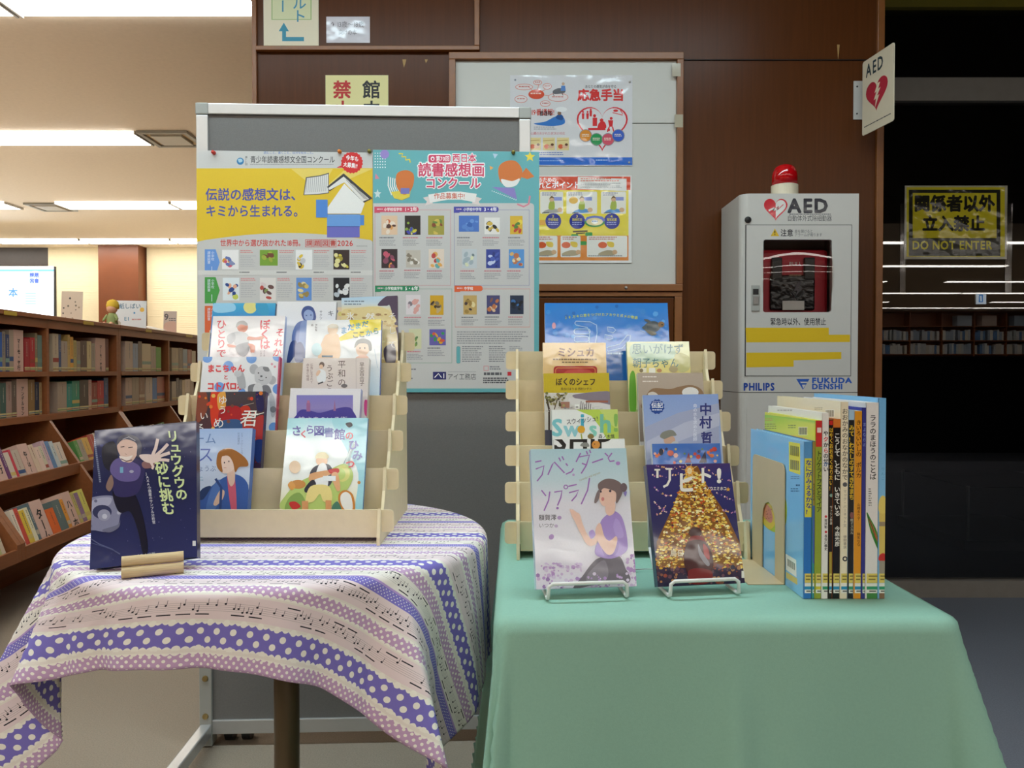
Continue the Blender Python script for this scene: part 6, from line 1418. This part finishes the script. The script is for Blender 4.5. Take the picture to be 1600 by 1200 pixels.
standing('orange spine with brown lettering', 1335.3, 1347.4, 642, 0.22, '#e4e0d8', spine('#e29a2c', 'きいろいいしの ポルカ', 656, 8.6, '#5a3418', .02, x9, .96))
standing('narrow navy spine between the orange and the wide white spines', 1347.4, 1353.8, 637, 0.22, '#35389a', spine('#3a3c8c', 'まよなかの', 660, 6.4, '#8a9ad8', .0, None, 1.25))
def x11(A, cx):
    A.blob([(A.x0, 800), (A.x0 + 7, 812), (A.x1 - 3, 832), (A.x1, 860), (A.x1 - 6, 850), (A.x0 + 5, 826)], '#3f8a3a'); A.blob([(A.x0 + 2, 808), (A.x0 + 10, 822), (A.x1, 848), (A.x1 - 8, 836)], '#b06a40'); A.line([(A.x0, 802), (A.x0 + 9, 824), (A.x1, 858)], 1, '#2a5a2c'); A.rect(A.x0, 898, A.x1, 940, '#4a8a48'); A.lines(cx - 7, 763, cx - 2, 792, 8, '#8a8a88', .5, 0)
standing('wide white spine with black lettering and a striped green leaf', 1353.8, 1373.4, 629, 0.22, '#dfe0e2', spine('#e6e4e2', 'ララのまほうのことば', 648, 10.4, '#34343a', .02, x11, .98))
def x12(A, cx):
    A.grad(A.x0, 620, A.x1, 780, [(0, '#74b4e4'), (1, '#84c0e8')]); A.rect(A.x0, 782, A.x1, 896, '#dcc468'); A.blob([(A.x0, 782), (cx, 774), (A.x1, 782), (A.x1, 800), (A.x0, 800)], '#e4d070'); A.rect(A.x0, 815, A.x1, 822, '#9a8a70'); A.blob([(A.x0, 868), (cx, 864), (A.x1, 868), (A.x1, 876), (A.x0, 876)], '#c83a34'); A.rect(A.x0, 876, A.x1, 896, '#a09888'); A.rect(A.x0, 924, A.x1, 940, '#8a6a50')
standing('light blue and yellow spine at the right end of the standing row', 1373.4, 1385, 622, 0.22, '#7cb8e6', spine('#7cb8e6', 'りんご', 730, 6, '#5a9ac8', 0, x12, 1.2))
# ---- bookends
X = atY(1257, 600, SPY).x - 0.0012
def bookend(label, X, ya, yb, zt, ca, cb, cz, side, foot):
    t = thing('bookend', label, 'bookend', (X, ya, RT))
    D = yb - ya; r = 0.012; th = 0.0014
    out = [(0, 0), (0, zt - r)] + [(r - r * math.cos(math.radians(a)), zt - r + r * math.sin(math.radians(a))) for a in (30, 60, 90)] + [(D - r + r * math.sin(math.radians(a)), zt - r + r * math.cos(math.radians(a))) for a in (0, 30, 60, 90)] + [(D, 0)]
    c0, c1 = ca - ya, cb - ya; rr = (c1 - c0) / 2
    cut = [(c1, 0), (c1, cz - rr)] + [(c0 + rr + rr * math.cos(math.radians(a)), cz - rr + rr * math.sin(math.radians(a))) for a in (30, 60, 90, 120, 150)] + [(c0, cz - rr), (c0, 0)]
    MB().prism(out + cut, 'x', -th, 0).build('plate', ['bookend_paint'], t)
    MB().box(min(0, side * foot) - (th if side > 0 else 0), 0.0, 0.0, max(0, side * foot), D, 0.0012).build('foot', ['bookend_paint'], t)
bookend('beige metal bookend with an arched opening against the sky blue picture book', X, 1.088, 1.232, 0.172, 1.125, 1.184, 0.107, -1, 0.052)
XR = atY(1385, 600, SPY).x + 0.0026
bookend('pale bookend foot showing behind the right end of the standing books', XR, 1.065, 1.20, 0.14, 1.11, 1.16, 0.09, 1, 0.012)
# ================================================================== LEFT BOOKCASE
AN = math.radians(3.83); RM = Matrix.Rotation(AN, 4, 'Z'); CC = 2.06
ex, ey = RM.to_3x3() @ Vector((1, 0, 0)), RM.to_3x3() @ Vector((0, 1, 0))
def loc(p): return RM.inverted() @ p
Z1, Z2, Z3 = 1.244, 0.985, 0.772            # top, middle shelf top, ledge
C1, L1, C2, L2_ = 1.92, 0.525, 1.77, 0.275  # lips of the two sloping shelves
TL_ = math.radians(20)
def bookcase(label, y0, y1):
    t = thing('bookcase', label, 'bookcase', RM)
    xb = -CC - 0.30
    prof = [(xb, 0.0), (-CC - 0.02, 0.0), (-CC - 0.02, 0.16), (-C2 + 0.012, L2_ - 0.05), (-C2 + 0.012, L2_ + 0.02), (-CC + 0.0, Z3 - 0.02), (-CC, Z1), (xb, Z1)]
    prof2 = [(p[0], p[1]) for p in prof]
    def pan(y, w): return MB().prism([(0, 0)], 'y', 0, 0) if False else MB().prism([(x, z) for x, z in prof2], 'y', y, y + w)
    pan(y0, 0.028).build('side_panel', ['wood_case'], t); pan(y1 - 0.028, 0.028).build('side_panel', ['wood_case'], t)
    ym = (y0 + y1) / 2; pan(ym - 0.011, 0.022).build('divider', ['wood_case'], t)
    MB().box(xb, y0, Z1 + 0.0005, -CC + 0.012, y1, Z1 + 0.022).build('top_board', ['wood_case'], t, bevel=0.002)
    MB().box(-CC - 0.012, y0 + .028, Z1 - 0.042, -CC, y1 - .028, Z1).build('label_rail', ['wood_case'], t)
    MB().box(xb, y0 + .028, Z2 - 0.024, -CC + 0.003, y1 - .028, Z2).build('shelf', ['wood_case'], t)
    MB().box(xb, y0 + .028, Z3 - 0.03, -CC + 0.012, y1 - .028, Z3).build('shelf', ['wood_case'], t)
    MB().box(xb - 0.012, y0, 0, xb, y1, Z1).build('back_panel', ['wood_case'], t)
    for (c, l) in ((C1, L1), (C2, L2_)):
        # sloping shelf with an upturned lip
        d = Vector((math.cos(TL_), math.sin(TL_)))
        a = (-c, l - 0.025); b = (a[0] - 0.18 * math.cos(TL_), a[1] - 0.18 * math.sin(TL_))
        MB().prism([a, (a[0] + .012 * math.sin(TL_), a[1] - .02), (b[0] + .012, b[1] - .02), b], 'y', y0 + .029, y1 - .029).build('sloping_shelf', ['wood_case'], t)
        MB().box(-c + 0.0003, y0 + .0285, l - 0.05, -c + 0.014, y1 - .0285, l + 0.004).build('lip', ['wood_case'], t, bevel=0.002)
        bk = (b[0], b[1]); up = (b[0] - 0.25 * math.sin(TL_) * 0, b[1])
    MB().box(-CC - 0.03, y0 + .029, 0.0, -CC - 0.02, y1 - .029, 0.2).build('kick_board', ['wood_case'], t)
    return t
bookcase('low brown bookcase at the left edge, nearer unit with sloping lower shelves', 3.193, 4.788)
bookcase('low brown bookcase behind the cardboard stand, farther unit with sloping lower shelves', 4.790, 6.39)
bookcase('low brown bookcase cut by the left edge of the picture', 1.59, 3.191)
CNAME = [('#a03030', 'red'), ('#2d5aa0', 'blue'), ('#3a8a4a', 'green'), ('#c8a040', 'yellow'), ('#c8b8a0', 'cream'), ('#8a7a68', 'grey brown'), ('#6a4a38', 'brown'), ('#303448', 'dark'), ('#c07840', 'orange'), ('#8a9aa8', 'pale blue'), ('#d8d0c0', 'white'), ('#b898a0', 'pink'), ('#6a3a6a', 'purple'), ('#2f8a80', 'teal'), ('#8a8a88', 'grey')]
def cname(h):
    c = [int(h[i:i + 2], 16) for i in (1, 3, 5)]
    return min(CNAME, key=lambda k: sum((a - int(k[0][i:i + 2], 16)) ** 2 for a, i in zip(c, (1, 3, 5))))[1]
def spine_mesh(name, t, h, d, col, mk=None):
    """one small shelved book: spine on the plane x = 0, thickness along y, height z."""
    v = []; f = []; cc = []
    def bx(x0, y0, z0, x1, y1, z1, c):
        o = len(v); v.extend([(x, y, z) for x in (x0, x1) for y in (y0, y1) for z in (z0, z1)])
        f.extend(tuple(i + o for i in q) for q in ((0, 1, 3, 2), (4, 6, 7, 5), (0, 4, 5, 1), (2, 3, 7, 6), (0, 2, 6, 4), (1, 5, 7, 3))); cc.extend([tuple(min(1, q * 1.3) for q in lin(c))] * 8)
    e = min(.0016, t * .12)
    bx(-d, 0, 0, 0, e, h, col); bx(-d, t - e, 0, 0, t, h, col); bx(-0.0025, e, 0, 0, t - e, h, col); bx(-d + .003, e, .002, -0.0025, t - e, h - .003, '#d8ccb0')
    def strip_(z0, z1, y0, y1, c): o = len(v); v.extend([(0.0004, y0, z0), (0.0004, y1, z0), (0.0004, y1, z1), (0.0004, y0, z1)]); f.append((o, o + 1, o + 2, o + 3)); cc.extend([lin(c)] * 4)
    if mk is None:
        strip_(.006, .022, 0, t, '#d8cf98'); strip_(.010, .014, 0, t, random.choice(['#4a7ab0', '#b05050', '#5a9a6a']))
        tc = '#c8c0b0' if sum(lin(col)) < .6 else random.choice(['#6a5c50', '#8a4a40', '#4a5a78', '#7a6c5e'])
        if random.random() < .8:      # a printed title: glyph-sized marks of uneven length
            z = h * random.uniform(.84, .94); zl = h * random.uniform(.40, .62); w_ = min(.0062, t * .42); c0 = t * random.uniform(.42, .58)
            while z > zl:
                q = w_ * random.uniform(.55, 1.0); hh = w_ * random.uniform(.6, 1.0); strip_(z - hh, z, c0 - q / 2, c0 + q / 2, tc); z -= w_ * 1.25
        if random.random() < .35: strip_(h * .25, h * .36, 0, t, random.choice(['#c8b8a0', '#a8463a', '#3a5a8a', '#d8c070', '#8aa898']))
    else:
        st = mk
    me = bpy.data.meshes.new(name); me.from_pydata(v, [], f); me.materials.append(M['print_shelf'])
    at = me.color_attributes.new('Col', 'FLOAT_COLOR', 'POINT'); at.data.foreach_set('color', [x for c in cc for x in (*c, 1.0)]); me.update()
    o = bpy.data.objects.new(name, me); COL.objects.link(o); return o
print_mat('print_shelf', 0.3)
ORD = ['first', 'second', 'third', 'fourth', 'fifth', 'sixth', 'seventh', 'eighth', 'ninth', 'tenth', 'eleventh', 'twelfth', 'thirteenth', 'fourteenth', 'fifteenth', 'sixteenth', 'seventeenth', 'eighteenth', 'nineteenth', 'twentieth']
def mk_text(o, txt, t, h):
    """printed letters down the face of a section marker."""
    mw = Matrix.Identity(4); A = Art(mw, px=False, base=0)
    s_ = min(t * .62, h * .78 / len(txt)); pts = []; fs = []; z = h * .80
    for ch in txt:
        vs, gf, adv = glyph(ch, .03); k = len(pts)
        for gx_, gy_ in vs:
            if ch == 'ー': gx_, gy_ = 0.5 + (0.38 - gy_), 0.38 - (gx_ - 0.5)
            pts.append((t / 2 + (gx_ - .5) * s_, z - (0.86 - gy_) * s_))
        fs += [tuple(i + k for i in q) for q in gf]; z -= s_
    me = bpy.data.meshes.new('lettering'); me.from_pydata([(0.0006, y, zz) for y, zz in pts], [], fs); me.materials.append(M['plastic_black']); me.update()
    c = bpy.data.objects.new('lettering', me); COL.objects.link(c); c.parent = o
def row_books(rowname, bay, lst, plane_x, base_z, tilt, dpt, hd, px_at):
    """lst: (px0, px1, colour, height factor or None, marker text)."""
    n = 0
    for k, it in enumerate(lst):
        a, b, c = it[:3]; hf = it[3] if len(it) > 3 and it[3] else random.uniform(.80, 1.0); txt = it[4] if len(it) > 4 else None
        ya, yb = px_at(a), px_at(b)
        if yb - ya < .004: continue
        t = yb - ya - 0.0006; h = hd * hf
        if txt:
            o = spine_mesh('section_marker', t, h, dpt, '#c9a698', mk=True); mk_text(o, txt, t, h)
            tag(o, 'pinkish section marker%s, %s, %s' % (' nearer the middle' if txt == 'ねーはーへ' or txt == 'ハーホ' else '', rowname, bay), 'section marker', 'section markers of the bookcase')
        else:
            n += 1
            o = spine_mesh('shelved_book', t, h, dpt, c)
            tag(o, '%s book, %s from left, %s, %s' % (cname(c), ORD[min(n - 1, 19)], rowname, bay), 'book', 'books in the left bookcase')
        if tilt: m = RM @ Matrix.Translation((plane_x, ya, base_z)) @ Matrix.Rotation(-tilt, 4, 'Y')
        else: m = RM @ Matrix.Translation((plane_x, ya, base_z))
        o.matrix_world = m
BAYN = ['bay cut by the picture edge', 'bay at the picture edge', 'bay before the thick upright', 'bay after the thick upright', 'farthest bay']
def pxs(plane_x, z):
    O = RM @ Vector((plane_x, 0, 0)); n = ex
    def f(px):
        # intersect the vertical picture column with the shelf line
        for_y = [0]
        d = Vector(((px - 800) / FPX, 1.0, 0)); k = Vector((O.x, O.y, 0)).dot(n) / d.dot(n); p = d * k
        return (RM.inverted() @ Vector((p.x, p.y, 0))).y
    return f
PAL = ['#b09a88', '#8a7a68', '#c0b090', '#6a5a50', '#9a8f80', '#3a4f7a', '#a8463a', '#5a8a4a', '#c8a050', '#7a8a9a', '#c8b8a8', '#4a4048', '#b87848', '#2f7a78']
def fill(a, b, w0, w1):
    out = []; x = a
    while x < b - w0 * .6: w = random.uniform(w0, w1); out.append((x, min(b, x + w), random.choice(PAL))); x += w + .15
    return out
px1 = pxs(-CC - 0.02, Z2)
r1 = [(-14, -7, '#6a5a50'), (-7, 0, '#a8463a'), (0, 4, '#2d5aa0'), (4, 9, '#8a7f70'), (9, 15, '#30406a'), (15, 21.5, '#a09080'), (22, 37, '#c9a698', 1.0, 'マーモ・ヤ行'), (38.5, 47, '#9c2a33'), (47.3, 55, '#b03038'), (55.3, 59, '#8a7a60'), (59.3, 66, '#6f8a80')]
row_books('top shelf', BAYN[1], r1, -CC - 0.02, Z2 + 0.0005, 0, .13, .196, px1)
r1 = [(83, 92, '#b8a890'), (92.3, 96, '#3a4f7a'), (96.3, 106, '#a89888'), (106.3, 110, '#c0a060'), (110.3, 115, '#d09a40'), (115.3, 120, '#a89a60'), (120.3, 126, '#8f8070'), (126.3, 136, '#5a4640'), (136.3, 143, '#c4b484'), (143.3, 149, '#9a9080'), (150, 165, '#c9a698', .98, 'マーモ・ヤ行'), (165.5, 170, '#6a3a35')]
row_books('top shelf', BAYN[2], r1, -CC - 0.02, Z2 + 0.0005, 0, .13, .196, px1)
r1 = [(196, 208, '#b8a494'), (208.3, 216, '#8a9ab0'), (216.3, 222, '#6a5a50'), (222.3, 236, '#c4b494'), (236.3, 244, '#a89888'), (244.3, 252, '#5a9a3a')]
row_books('top shelf', BAYN[3], r1, -CC - 0.02, Z2 + 0.0005, 0, .13, .196, px1)
row_books('top shelf', BAYN[4], [(268.5, 279, '#a49478'), (279.3, 286, '#6a5a4a'), (286.3, 293, '#7a8a9a'), (293.3, 300, '#8a4a40'), (300.3, 306, '#b0a488')], -CC - 0.02, Z2 + 0.0005, 0, .13, .19, px1)
r2 = [(-12, 0, '#7a6a58'), (0, 9, '#3f5f58'), (9.3, 18, '#a48a80'), (18.3, 25.5, '#6a5a50'), (26, 43.5, '#c9a698', 1.0, 'アンデルセン'), (44.3, 54, '#8a6a40'), (54.3, 61, '#22304a'), (61.3, 65, '#b09a70')]
row_books('second shelf', BAYN[1], r2, -CC - 0.02, Z3 + 0.0005, 0, .13, .178, px1)
r2 = [(89.5, 104, '#a89684'), (104.3, 112, '#2f8a80'), (112.3, 124, '#2f8a70'), (124.3, 138, '#4a3f3a'), (138.3, 143, '#c09a90'), (143.3, 152, '#8a3a30'), (152.3, 162, '#b02a30'), (162.3, 169, '#2a4a7a')]
row_books('second shelf', BAYN[2], r2, -CC - 0.02, Z3 + 0.0005, 0, .13, .178, px1)
row_books('second shelf', BAYN[3], [(196, 206, '#b0988a'), (206.3, 217, '#9a8a78'), (217.3, 226, '#8a6a58'), (228, 238, '#c0b0a0'), (238.3, 245, '#3a70b0'), (245.3, 257, '#a8685a')], -CC - 0.02, Z3 + 0.0005, 0, .13, .178, px1)
row_books('second shelf', BAYN[4], fill(268.5, 304, 4, 8), -CC - 0.02, Z3 + 0.0005, 0, .13, .17, px1)
# sloping rows lean back 20 degrees
px3 = pxs(-C1 - 0.003, L1); px4 = pxs(-C2 - 0.003, L2_)
r3 = [(-14, -1, '#b8a898'), (0, 15, '#c9a698', .98, 'テ行'), (16, 21, '#6a3a6a'), (21.3, 29, '#c8b8a8'), (29.3, 33, '#c03a4a'), (33.3, 44, '#b8a898'), (45, 60, '#c9a698', .96, 'ねーはーへ'), (60.8, 68, '#ccb49c'), (68.3, 75, '#d4b8a8'), (75.3, 80, '#c4bca4'), (80.3, 86, '#c0a0a8'), (86.3, 92, '#5a80a8'), (92.3, 98, '#b8c0c0'), (98.3, 109, '#ccbcac')]
row_books('upper sloping shelf', BAYN[1], r3, -C1 - 0.003, L1 - 0.024, TL_, .12, .175, px3)
row_books('upper sloping shelf', BAYN[2], fill(128, 214, 5, 10), -C1 - 0.003, L1 - 0.024, TL_, .12, .17, px3)
row_books('upper sloping shelf', BAYN[3], fill(231, 268, 4, 8), -C1 - 0.003, L1 - 0.024, TL_, .12, .16, px3)
r4 = [(36, 42, '#d4c4b0'), (42.3, 48, '#c04a40'), (48.3, 56, '#d0b040'), (56.3, 62, '#d8d0b0'), (62.3, 66, '#5a6a70'), (66.6, 84, '#c9a698', 1.0, 'ターム'), (85, 97, '#d0602a', .72), (97.3, 109, '#5a6a6a'), (109.3, 114, '#d08a30'), (114.5, 127, '#c9a698', .98, 'ハーホ'), (127.5, 132, '#b8a860'), (132.3, 138, '#8a6a8a'), (138.3, 146, '#c8c060')]
row_books('lower sloping shelf', BAYN[1], r4, -C2 - 0.003, L2_ - 0.024, TL_, .12, .19, px4)
row_books('lower sloping shelf', BAYN[0], [(-12, -4, '#9a8a78'), (-3.7, 4, '#b8b880'), (4.3, 10, '#c8b8a0')], -C2 - 0.003, L2_ - 0.024, TL_, .12, .17, px4)
# shelf labels on the rail
for (a, b, y0, y1, w) in ((2, 22, 494, 500, 0), (127, 143, 508, 514, 0), (225, 234, 520, 524, 0), (288, 298, 526, 530, 0)):
    O = RM @ Vector((-CC + 0.0002, 0, 0)); p0, p1 = hit(a, y1, O, ex), hit(b, y0, O, ex)
    q0, q1 = loc(p0), loc(p1)
    o = MB().box(-CC + 0.0122, q0.y, Z1 - 0.002, -CC + 0.0132, q1.y, Z1 + 0.016).build('shelf_label', ['chip_wood']); o.matrix_world = RM
    if 'label_yellow' not in M: mat('label_yellow', '#c8a83a', 0.4)
    o.data.materials[0] = M['label_yellow']
    tag(o, 'yellow shelf label on the bookcase edge %s' % {2: 'at the far left of the picture', 127: 'left of the doll', 225: 'below the open booklet', 288: 'beside the cardboard stand'}[a], 'label', 'yellow shelf labels')
# ---- things on the bookcase top
ZT_ = Z1 + 0.0225
def onX(px): # point on the top board, 0.1 m behind its front edge, seen in picture column px
    O = RM @ Vector((-CC - 0.1, 0, 0)); d = Vector(((px - 800) / FPX, 1.0, 0)); k = Vector((O.x, O.y, 0)).dot(ex) / d.dot(ex); p = d * k; return Vector((p.x, p.y, ZT_))
def stand_card(name, label, cat, px0, px1, ytop, yb, thick, draw, material='print_matte', lean=6):
    P = onX((px0 + px1) / 2); n = Vector((-P.x * .35, -P.y, 0)).normalized(); u = Vector((-n.y, n.x, 0))
    if u.x < 0: u = -u
    le = math.radians(lean); n2 = n * math.cos(le) + Vector((0, 0, 1)) * math.sin(le); v = Vector((0, 0, 1)) * math.cos(le) - n * math.sin(le)
    a = hit(px0, yb, P, n2); b = hit(px1, yb, P, n2); c = hit(px0, ytop, P, n2); w = (b - a).length; h = abs((c - P).dot(v))
    o0 = P - u * (w / 2); mw = frame(o0, u, v)
    o = MB().box(0, 0, -thick, w, h, 0).build(name, ['paper']); o.matrix_world = mw; tag(o, label, cat)
    A = Art(mw, base=.0004); A.clip = (.0005, .0005, w - .0005, h - .0005); draw(A); A.build('print', material, o)
    MB().box(w * .4, 0, -thick - .05, w * .6, .003, -thick).build('prop_foot', ['paper'], o) if name != 'open_booklet' else None
    return o
def d_beige(A):
    A.rect(60, 440, 160, 520, '#c8b8a4'); A.scatter(12, lambda: (random.uniform(98, 127), random.uniform(460, 498)), 1, 2, ['#6a6458', '#8a7a60', '#4a4a4a'])
stand_card('display_card', 'beige patterned card standing on the bookcase near the lit screen', 'card', 96, 129, 455, 503, .004, d_beige)
def d_kami(A):
    A.rect(150, 460, 260, 520, '#dfe8ee'); A.text('紙しばい', 186, 474, 9, '#4a7a9a', .02, sx=.95); A.ell(222, 484, 3.5, 3.5, '#e0b84a'); A.ell(210, 489, 1.5, 1.5, '#3a90c8'); A.text('E1', 194, 494, 8, '#3a8ab0', .02); A.lines(206, 498, 224, 502, 1, '#c89a9a', ragged=.2)
stand_card('paper_sign', 'pale blue handwritten sign standing behind the doll on the bookcase', 'sign', 181, 229, 469.5, 511, .003, d_kami)
def d_nine(A):
    A.rect(240, 480, 290, 530, '#cfc4bc'); A.text('9', 256.5, 488, 14, '#55555c', .02); A.lines(264, 497, 275, 503, 2, '#6a6a70', .4, .1); A.blob([(258, 505), (274, 503), (275, 520), (257, 520)], '#d8b8a8')
stand_card('display_card', 'grey leaflet with a number standing on the bookcase behind the stand', 'card', 255.5, 276, 486, 522, .003, d_nine)
P = onX(222); m = Matrix.Translation(P) @ Matrix.Rotation(-.15, 4, 'Z')
bk = MB(); bk.add([(-.13, -.05, 0.001), (0, -.05, .03), (0, .09, .03), (-.13, .09, .001), (-.13, -.05, 0.0), (0, -.05, .022), (0, .09, .022), (-.13, .09, 0)], [(0, 1, 2, 3), (7, 6, 5, 4), (0, 4, 5, 1), (2, 6, 7, 3)])
bk.add([(.13, -.05, 0.001), (0, -.05, .03), (0, .09, .03), (.13, .09, .001), (.13, -.05, 0.0), (0, -.05, .022), (0, .09, .022), (.13, .09, 0)], [(3, 2, 1, 0), (4, 5, 6, 7), (1, 5, 4, 0), (3, 7, 6, 2)])
o = bk.build('open_booklet', ['paper']); o.matrix_world = m; tag(o, 'open white booklet lying on the bookcase right of the doll', 'booklet')
# ---- doll
P = onX(176); t = thing('doll', 'small yellow haired cloth doll in a green coat sitting on the bookcase', 'doll', P)
sc_ = P.y / FPX
H = lambda px: px * sc_
MB().lathe([(0.0001, 0), (H(8), 0), (H(8.6), H(3)), (H(7.5), H(12)), (H(5), H(20)), (0.0001, H(21))], seg=20).build('coat', ['doll_green'], t, smooth=True)
MB().lathe([(0.0001, H(19)), (H(4), H(20)), (H(7.4), H(24)), (H(7.8), H(28)), (H(6), H(33)), (0.0001, H(35))], seg=20).build('head', ['doll_skin'], t, smooth=True)
hm = MB().lathe([(0.0001, H(27)), (H(8.8), H(27)), (H(9.4), H(32)), (H(8), H(38)), (H(4), H(41)), (0.0001, H(42))], (0, H(2.2), 0), 20).build('hair', ['doll_hair'], t, smooth=True)
for s_ in (-1, 1):
    MB().tube([(s_ * H(6), -H(2), H(17)), (s_ * H(10), -H(4), H(11)), (s_ * H(9.5), -H(8), H(8))], [H(2.4), H(2), H(1.8)], 10).build('arm', ['doll_green'], t, smooth=True)
    MB().tube([(s_ * H(4), -H(4), H(3)), (s_ * H(5), -H(13), H(2.4)), (s_ * H(5.5), -H(15), H(4))], [H(2.6), H(2.2), H(2.4)], 10).build('leg', ['doll_skin'], t, smooth=True)
P2 = onX(188) + ey * .0
o = MB().lathe([(0.0001, -H(1)), (H(5), -H(1)), (H(5), H(1)), (0.0001, H(1))], seg=18).build('white_disc', ['paper']); o.matrix_world = Matrix.Translation(P2 + Vector((0, -.03, H(5.2)))) @ Matrix.Rotation(math.pi / 2, 4, 'X') ; tag(o, 'small white disc standing beside the doll on the bookcase', 'disc')
# ---- lit screen in front of the far window
SO = (0, 8.9, 0); pz = lambda x, y: atY(x, y, 8.9)
a, b = pz(-190, 580), pz(84, 416)
t = thing('lit_display_screen', 'bright white lit display screen with blue characters at the left edge', 'screen', (a.x, 8.9, 0))
W2, zt, zb_ = b.x - a.x, b.z, 0.98
MB().box(0, 0.012, zb_, W2, 0.05, zt).build('cabinet_back', ['plastic_black'], t)
MB().box(W2 * .3, 0.0, 0, W2 * .7, 0.3, 0.04).build('base', ['plastic_black'], t); MB().box(W2 * .45, 0.05, 0.04, W2 * .55, 0.1, 1.3).build('post', ['plastic_black'], t)
m2 = frame((a.x, 8.9 + .011, 0), (1, 0, 0), (0, 0, 1)); A = Art(m2, base=.0005)
A.rect(-190, 416, 84, 600, '#eef6ff'); A.rect(-190, 421, 84, 424, '#5ab0f0'); A.ell(55, 434, 12, 11, '#d8e8f8'); A.text('課題', 46, 426, 7.5, '#4a5a9a', .05); A.text('図書', 46, 435, 7.5, '#4a5a9a', .05)
A.text('本', 13, 450, 15, '#4a70b0', .04); A.rect(38, 455, 58, 477, '#a8d8ec'); [A.rect(40, 458 + 4 * k, 56, 459.4 + 4 * k, '#7ab8dc') for k in range(5)]; A.rect(-30, 455, 0, 470, '#b8e0f0'); A.rect(-30, 473, 16, 477, '#a8dcc8')
o = A.build('lit_panel', 'screen_glow', t); o.matrix_local = Matrix.Translation((0, .011, 0)) @ Matrix.Rotation(math.pi / 2, 4, 'X')
# ================================================================== BOOKCASE MIRRORED IN THE DARK GLASS
YB = Y0R + 0.32
t = thing('tall_bookcase', 'tall brown bookcase along the rear wall, seen mirrored in the dark glass', 'bookcase', (0, Y0R, 0))
fx0, fx1 = 8.6, 15.6
bx_ = MB().box(fx0, 0.0, 0, fx1, 0.02, 2.68).build('back_panel', ['wood_case'], t)
for z in (0.6, 1.02, 1.44, 1.83, 2.24, 2.66): MB().box(fx0, 0.021, z, fx1, 0.32, z + 0.025).build('shelf', ['wood_case'], t)
UP = [fx0 + i * 0.92 for i in range(8)]
for x in UP: MB().box(x, 0.0205, 0, x + 0.03, 0.325, 2.68).build('upright', ['wood_case'], t)
MB().box(fx0, 0.021, 0.02, fx1, 0.31, 0.58).build('cupboard_front', ['wood_case'], t)
k = 0
for r_, z in enumerate((1.855, 1.465)):
    for i in range(2, 7):
        x = UP[i] + 0.05; n = 0
        while x < UP[i + 1] - 0.08:
            w = random.uniform(.05, .085)
            if random.random() < .12: x += w; continue
            n += 1; c = random.choice(['#e4e4e0', '#ccd0d4', '#ece8dc', '#a8b8c8', '#c8d0d0', '#6a90c0', '#dcd4c4'])
            o = MB().box(-w / 2, -.18, 0, w / 2, 0, random.uniform(.24, .31)).build('shelved_volume', ['page_edges'])
            nm = 'vol_' + c[1:]
            if nm not in M: mat(nm, c, .4)
            o.data.materials[0] = M[nm]; o.location = (x + w / 2, YB - .02, z + .0005)
            tag(o, '%s volume mirrored in dark glass, %s in %s row, %s section' % (cname(c), ORD[min(n, 19)], ('upper', 'lower')[r_], ORD[i - 2]), 'book', 'volumes mirrored in the dark glass'); x += w + .003
for i, (x, c, lab) in enumerate(((12.95, '#b8c4d0', 'pale blue box on the mirrored bookcase, left one'), (13.66, '#d0bcb0', 'beige box on the mirrored bookcase, middle one'), (14.58, '#b0c4d8', 'light blue box on the mirrored bookcase, right one'))):
    o = MB().box(-.21, -.26, 0, .21, 0, .3).build('storage_box', ['paper'], bevel=.01); nm = 'bx_%d' % i; mat(nm, c, .5); o.data.materials[0] = M[nm]; o.location = (x, YB - .02, 2.266); tag(o, lab, 'box', 'boxes on the mirrored bookcase')
# dark service counter behind the viewpoint
t = thing('service_counter', 'long dark service counter mirrored low in the dark glass', 'counter', (2.6, -3.1, 0))
MB().box(0, 0, 0.0005, 11.5, 0.6, 1.13).build('body', ['dark_room'], t)
MB().box(-.03, -.03, 1.131, 11.53, 0.63, 1.16).build('worktop', ['dark_room'], t, bevel=.004)
# emergency exit light hanging far behind the viewpoint
p = Vector((atY(1533, 466, 17.0).x, 2 * GLASS_Y - 17.0, atY(1533, 466, 17.0).z))
t = thing('exit_light', 'small blue white exit light hanging from the ceiling, mirrored in the dark glass', 'exit light', p)
MB().box(-.12, -.03, -.14, .12, .0, .14).build('housing', ['plastic_grey'], t)
MB().tube([(0, -.015, .14), (0, -.015, CEIL - p.z - .001)], .01, 8).build('rod', ['plastic_grey'], t)
m2 = frame(p + Vector((0, .0005, 0)), (-1, 0, 0), (0, 0, 1)); A = Art(m2, px=False, base=.0005)
A.rect(-.11, -.13, .11, .13, '#e8f4ff'); A.poly([(-.04, -.09), (.05, -.09), (.05, .08), (-.04, .08)], '#3a8ad8'); A.poly([(-.02, -.07), (.02, -.07), (.03, .05), (-.01, .06)], '#e8f4ff')
o = A.build('lit_panel', 'screen_glow', t); o.matrix_local = Matrix.Translation((0, .0005, 0)) @ frame((0, 0, 0), (-1, 0, 0), (0, 0, 1))
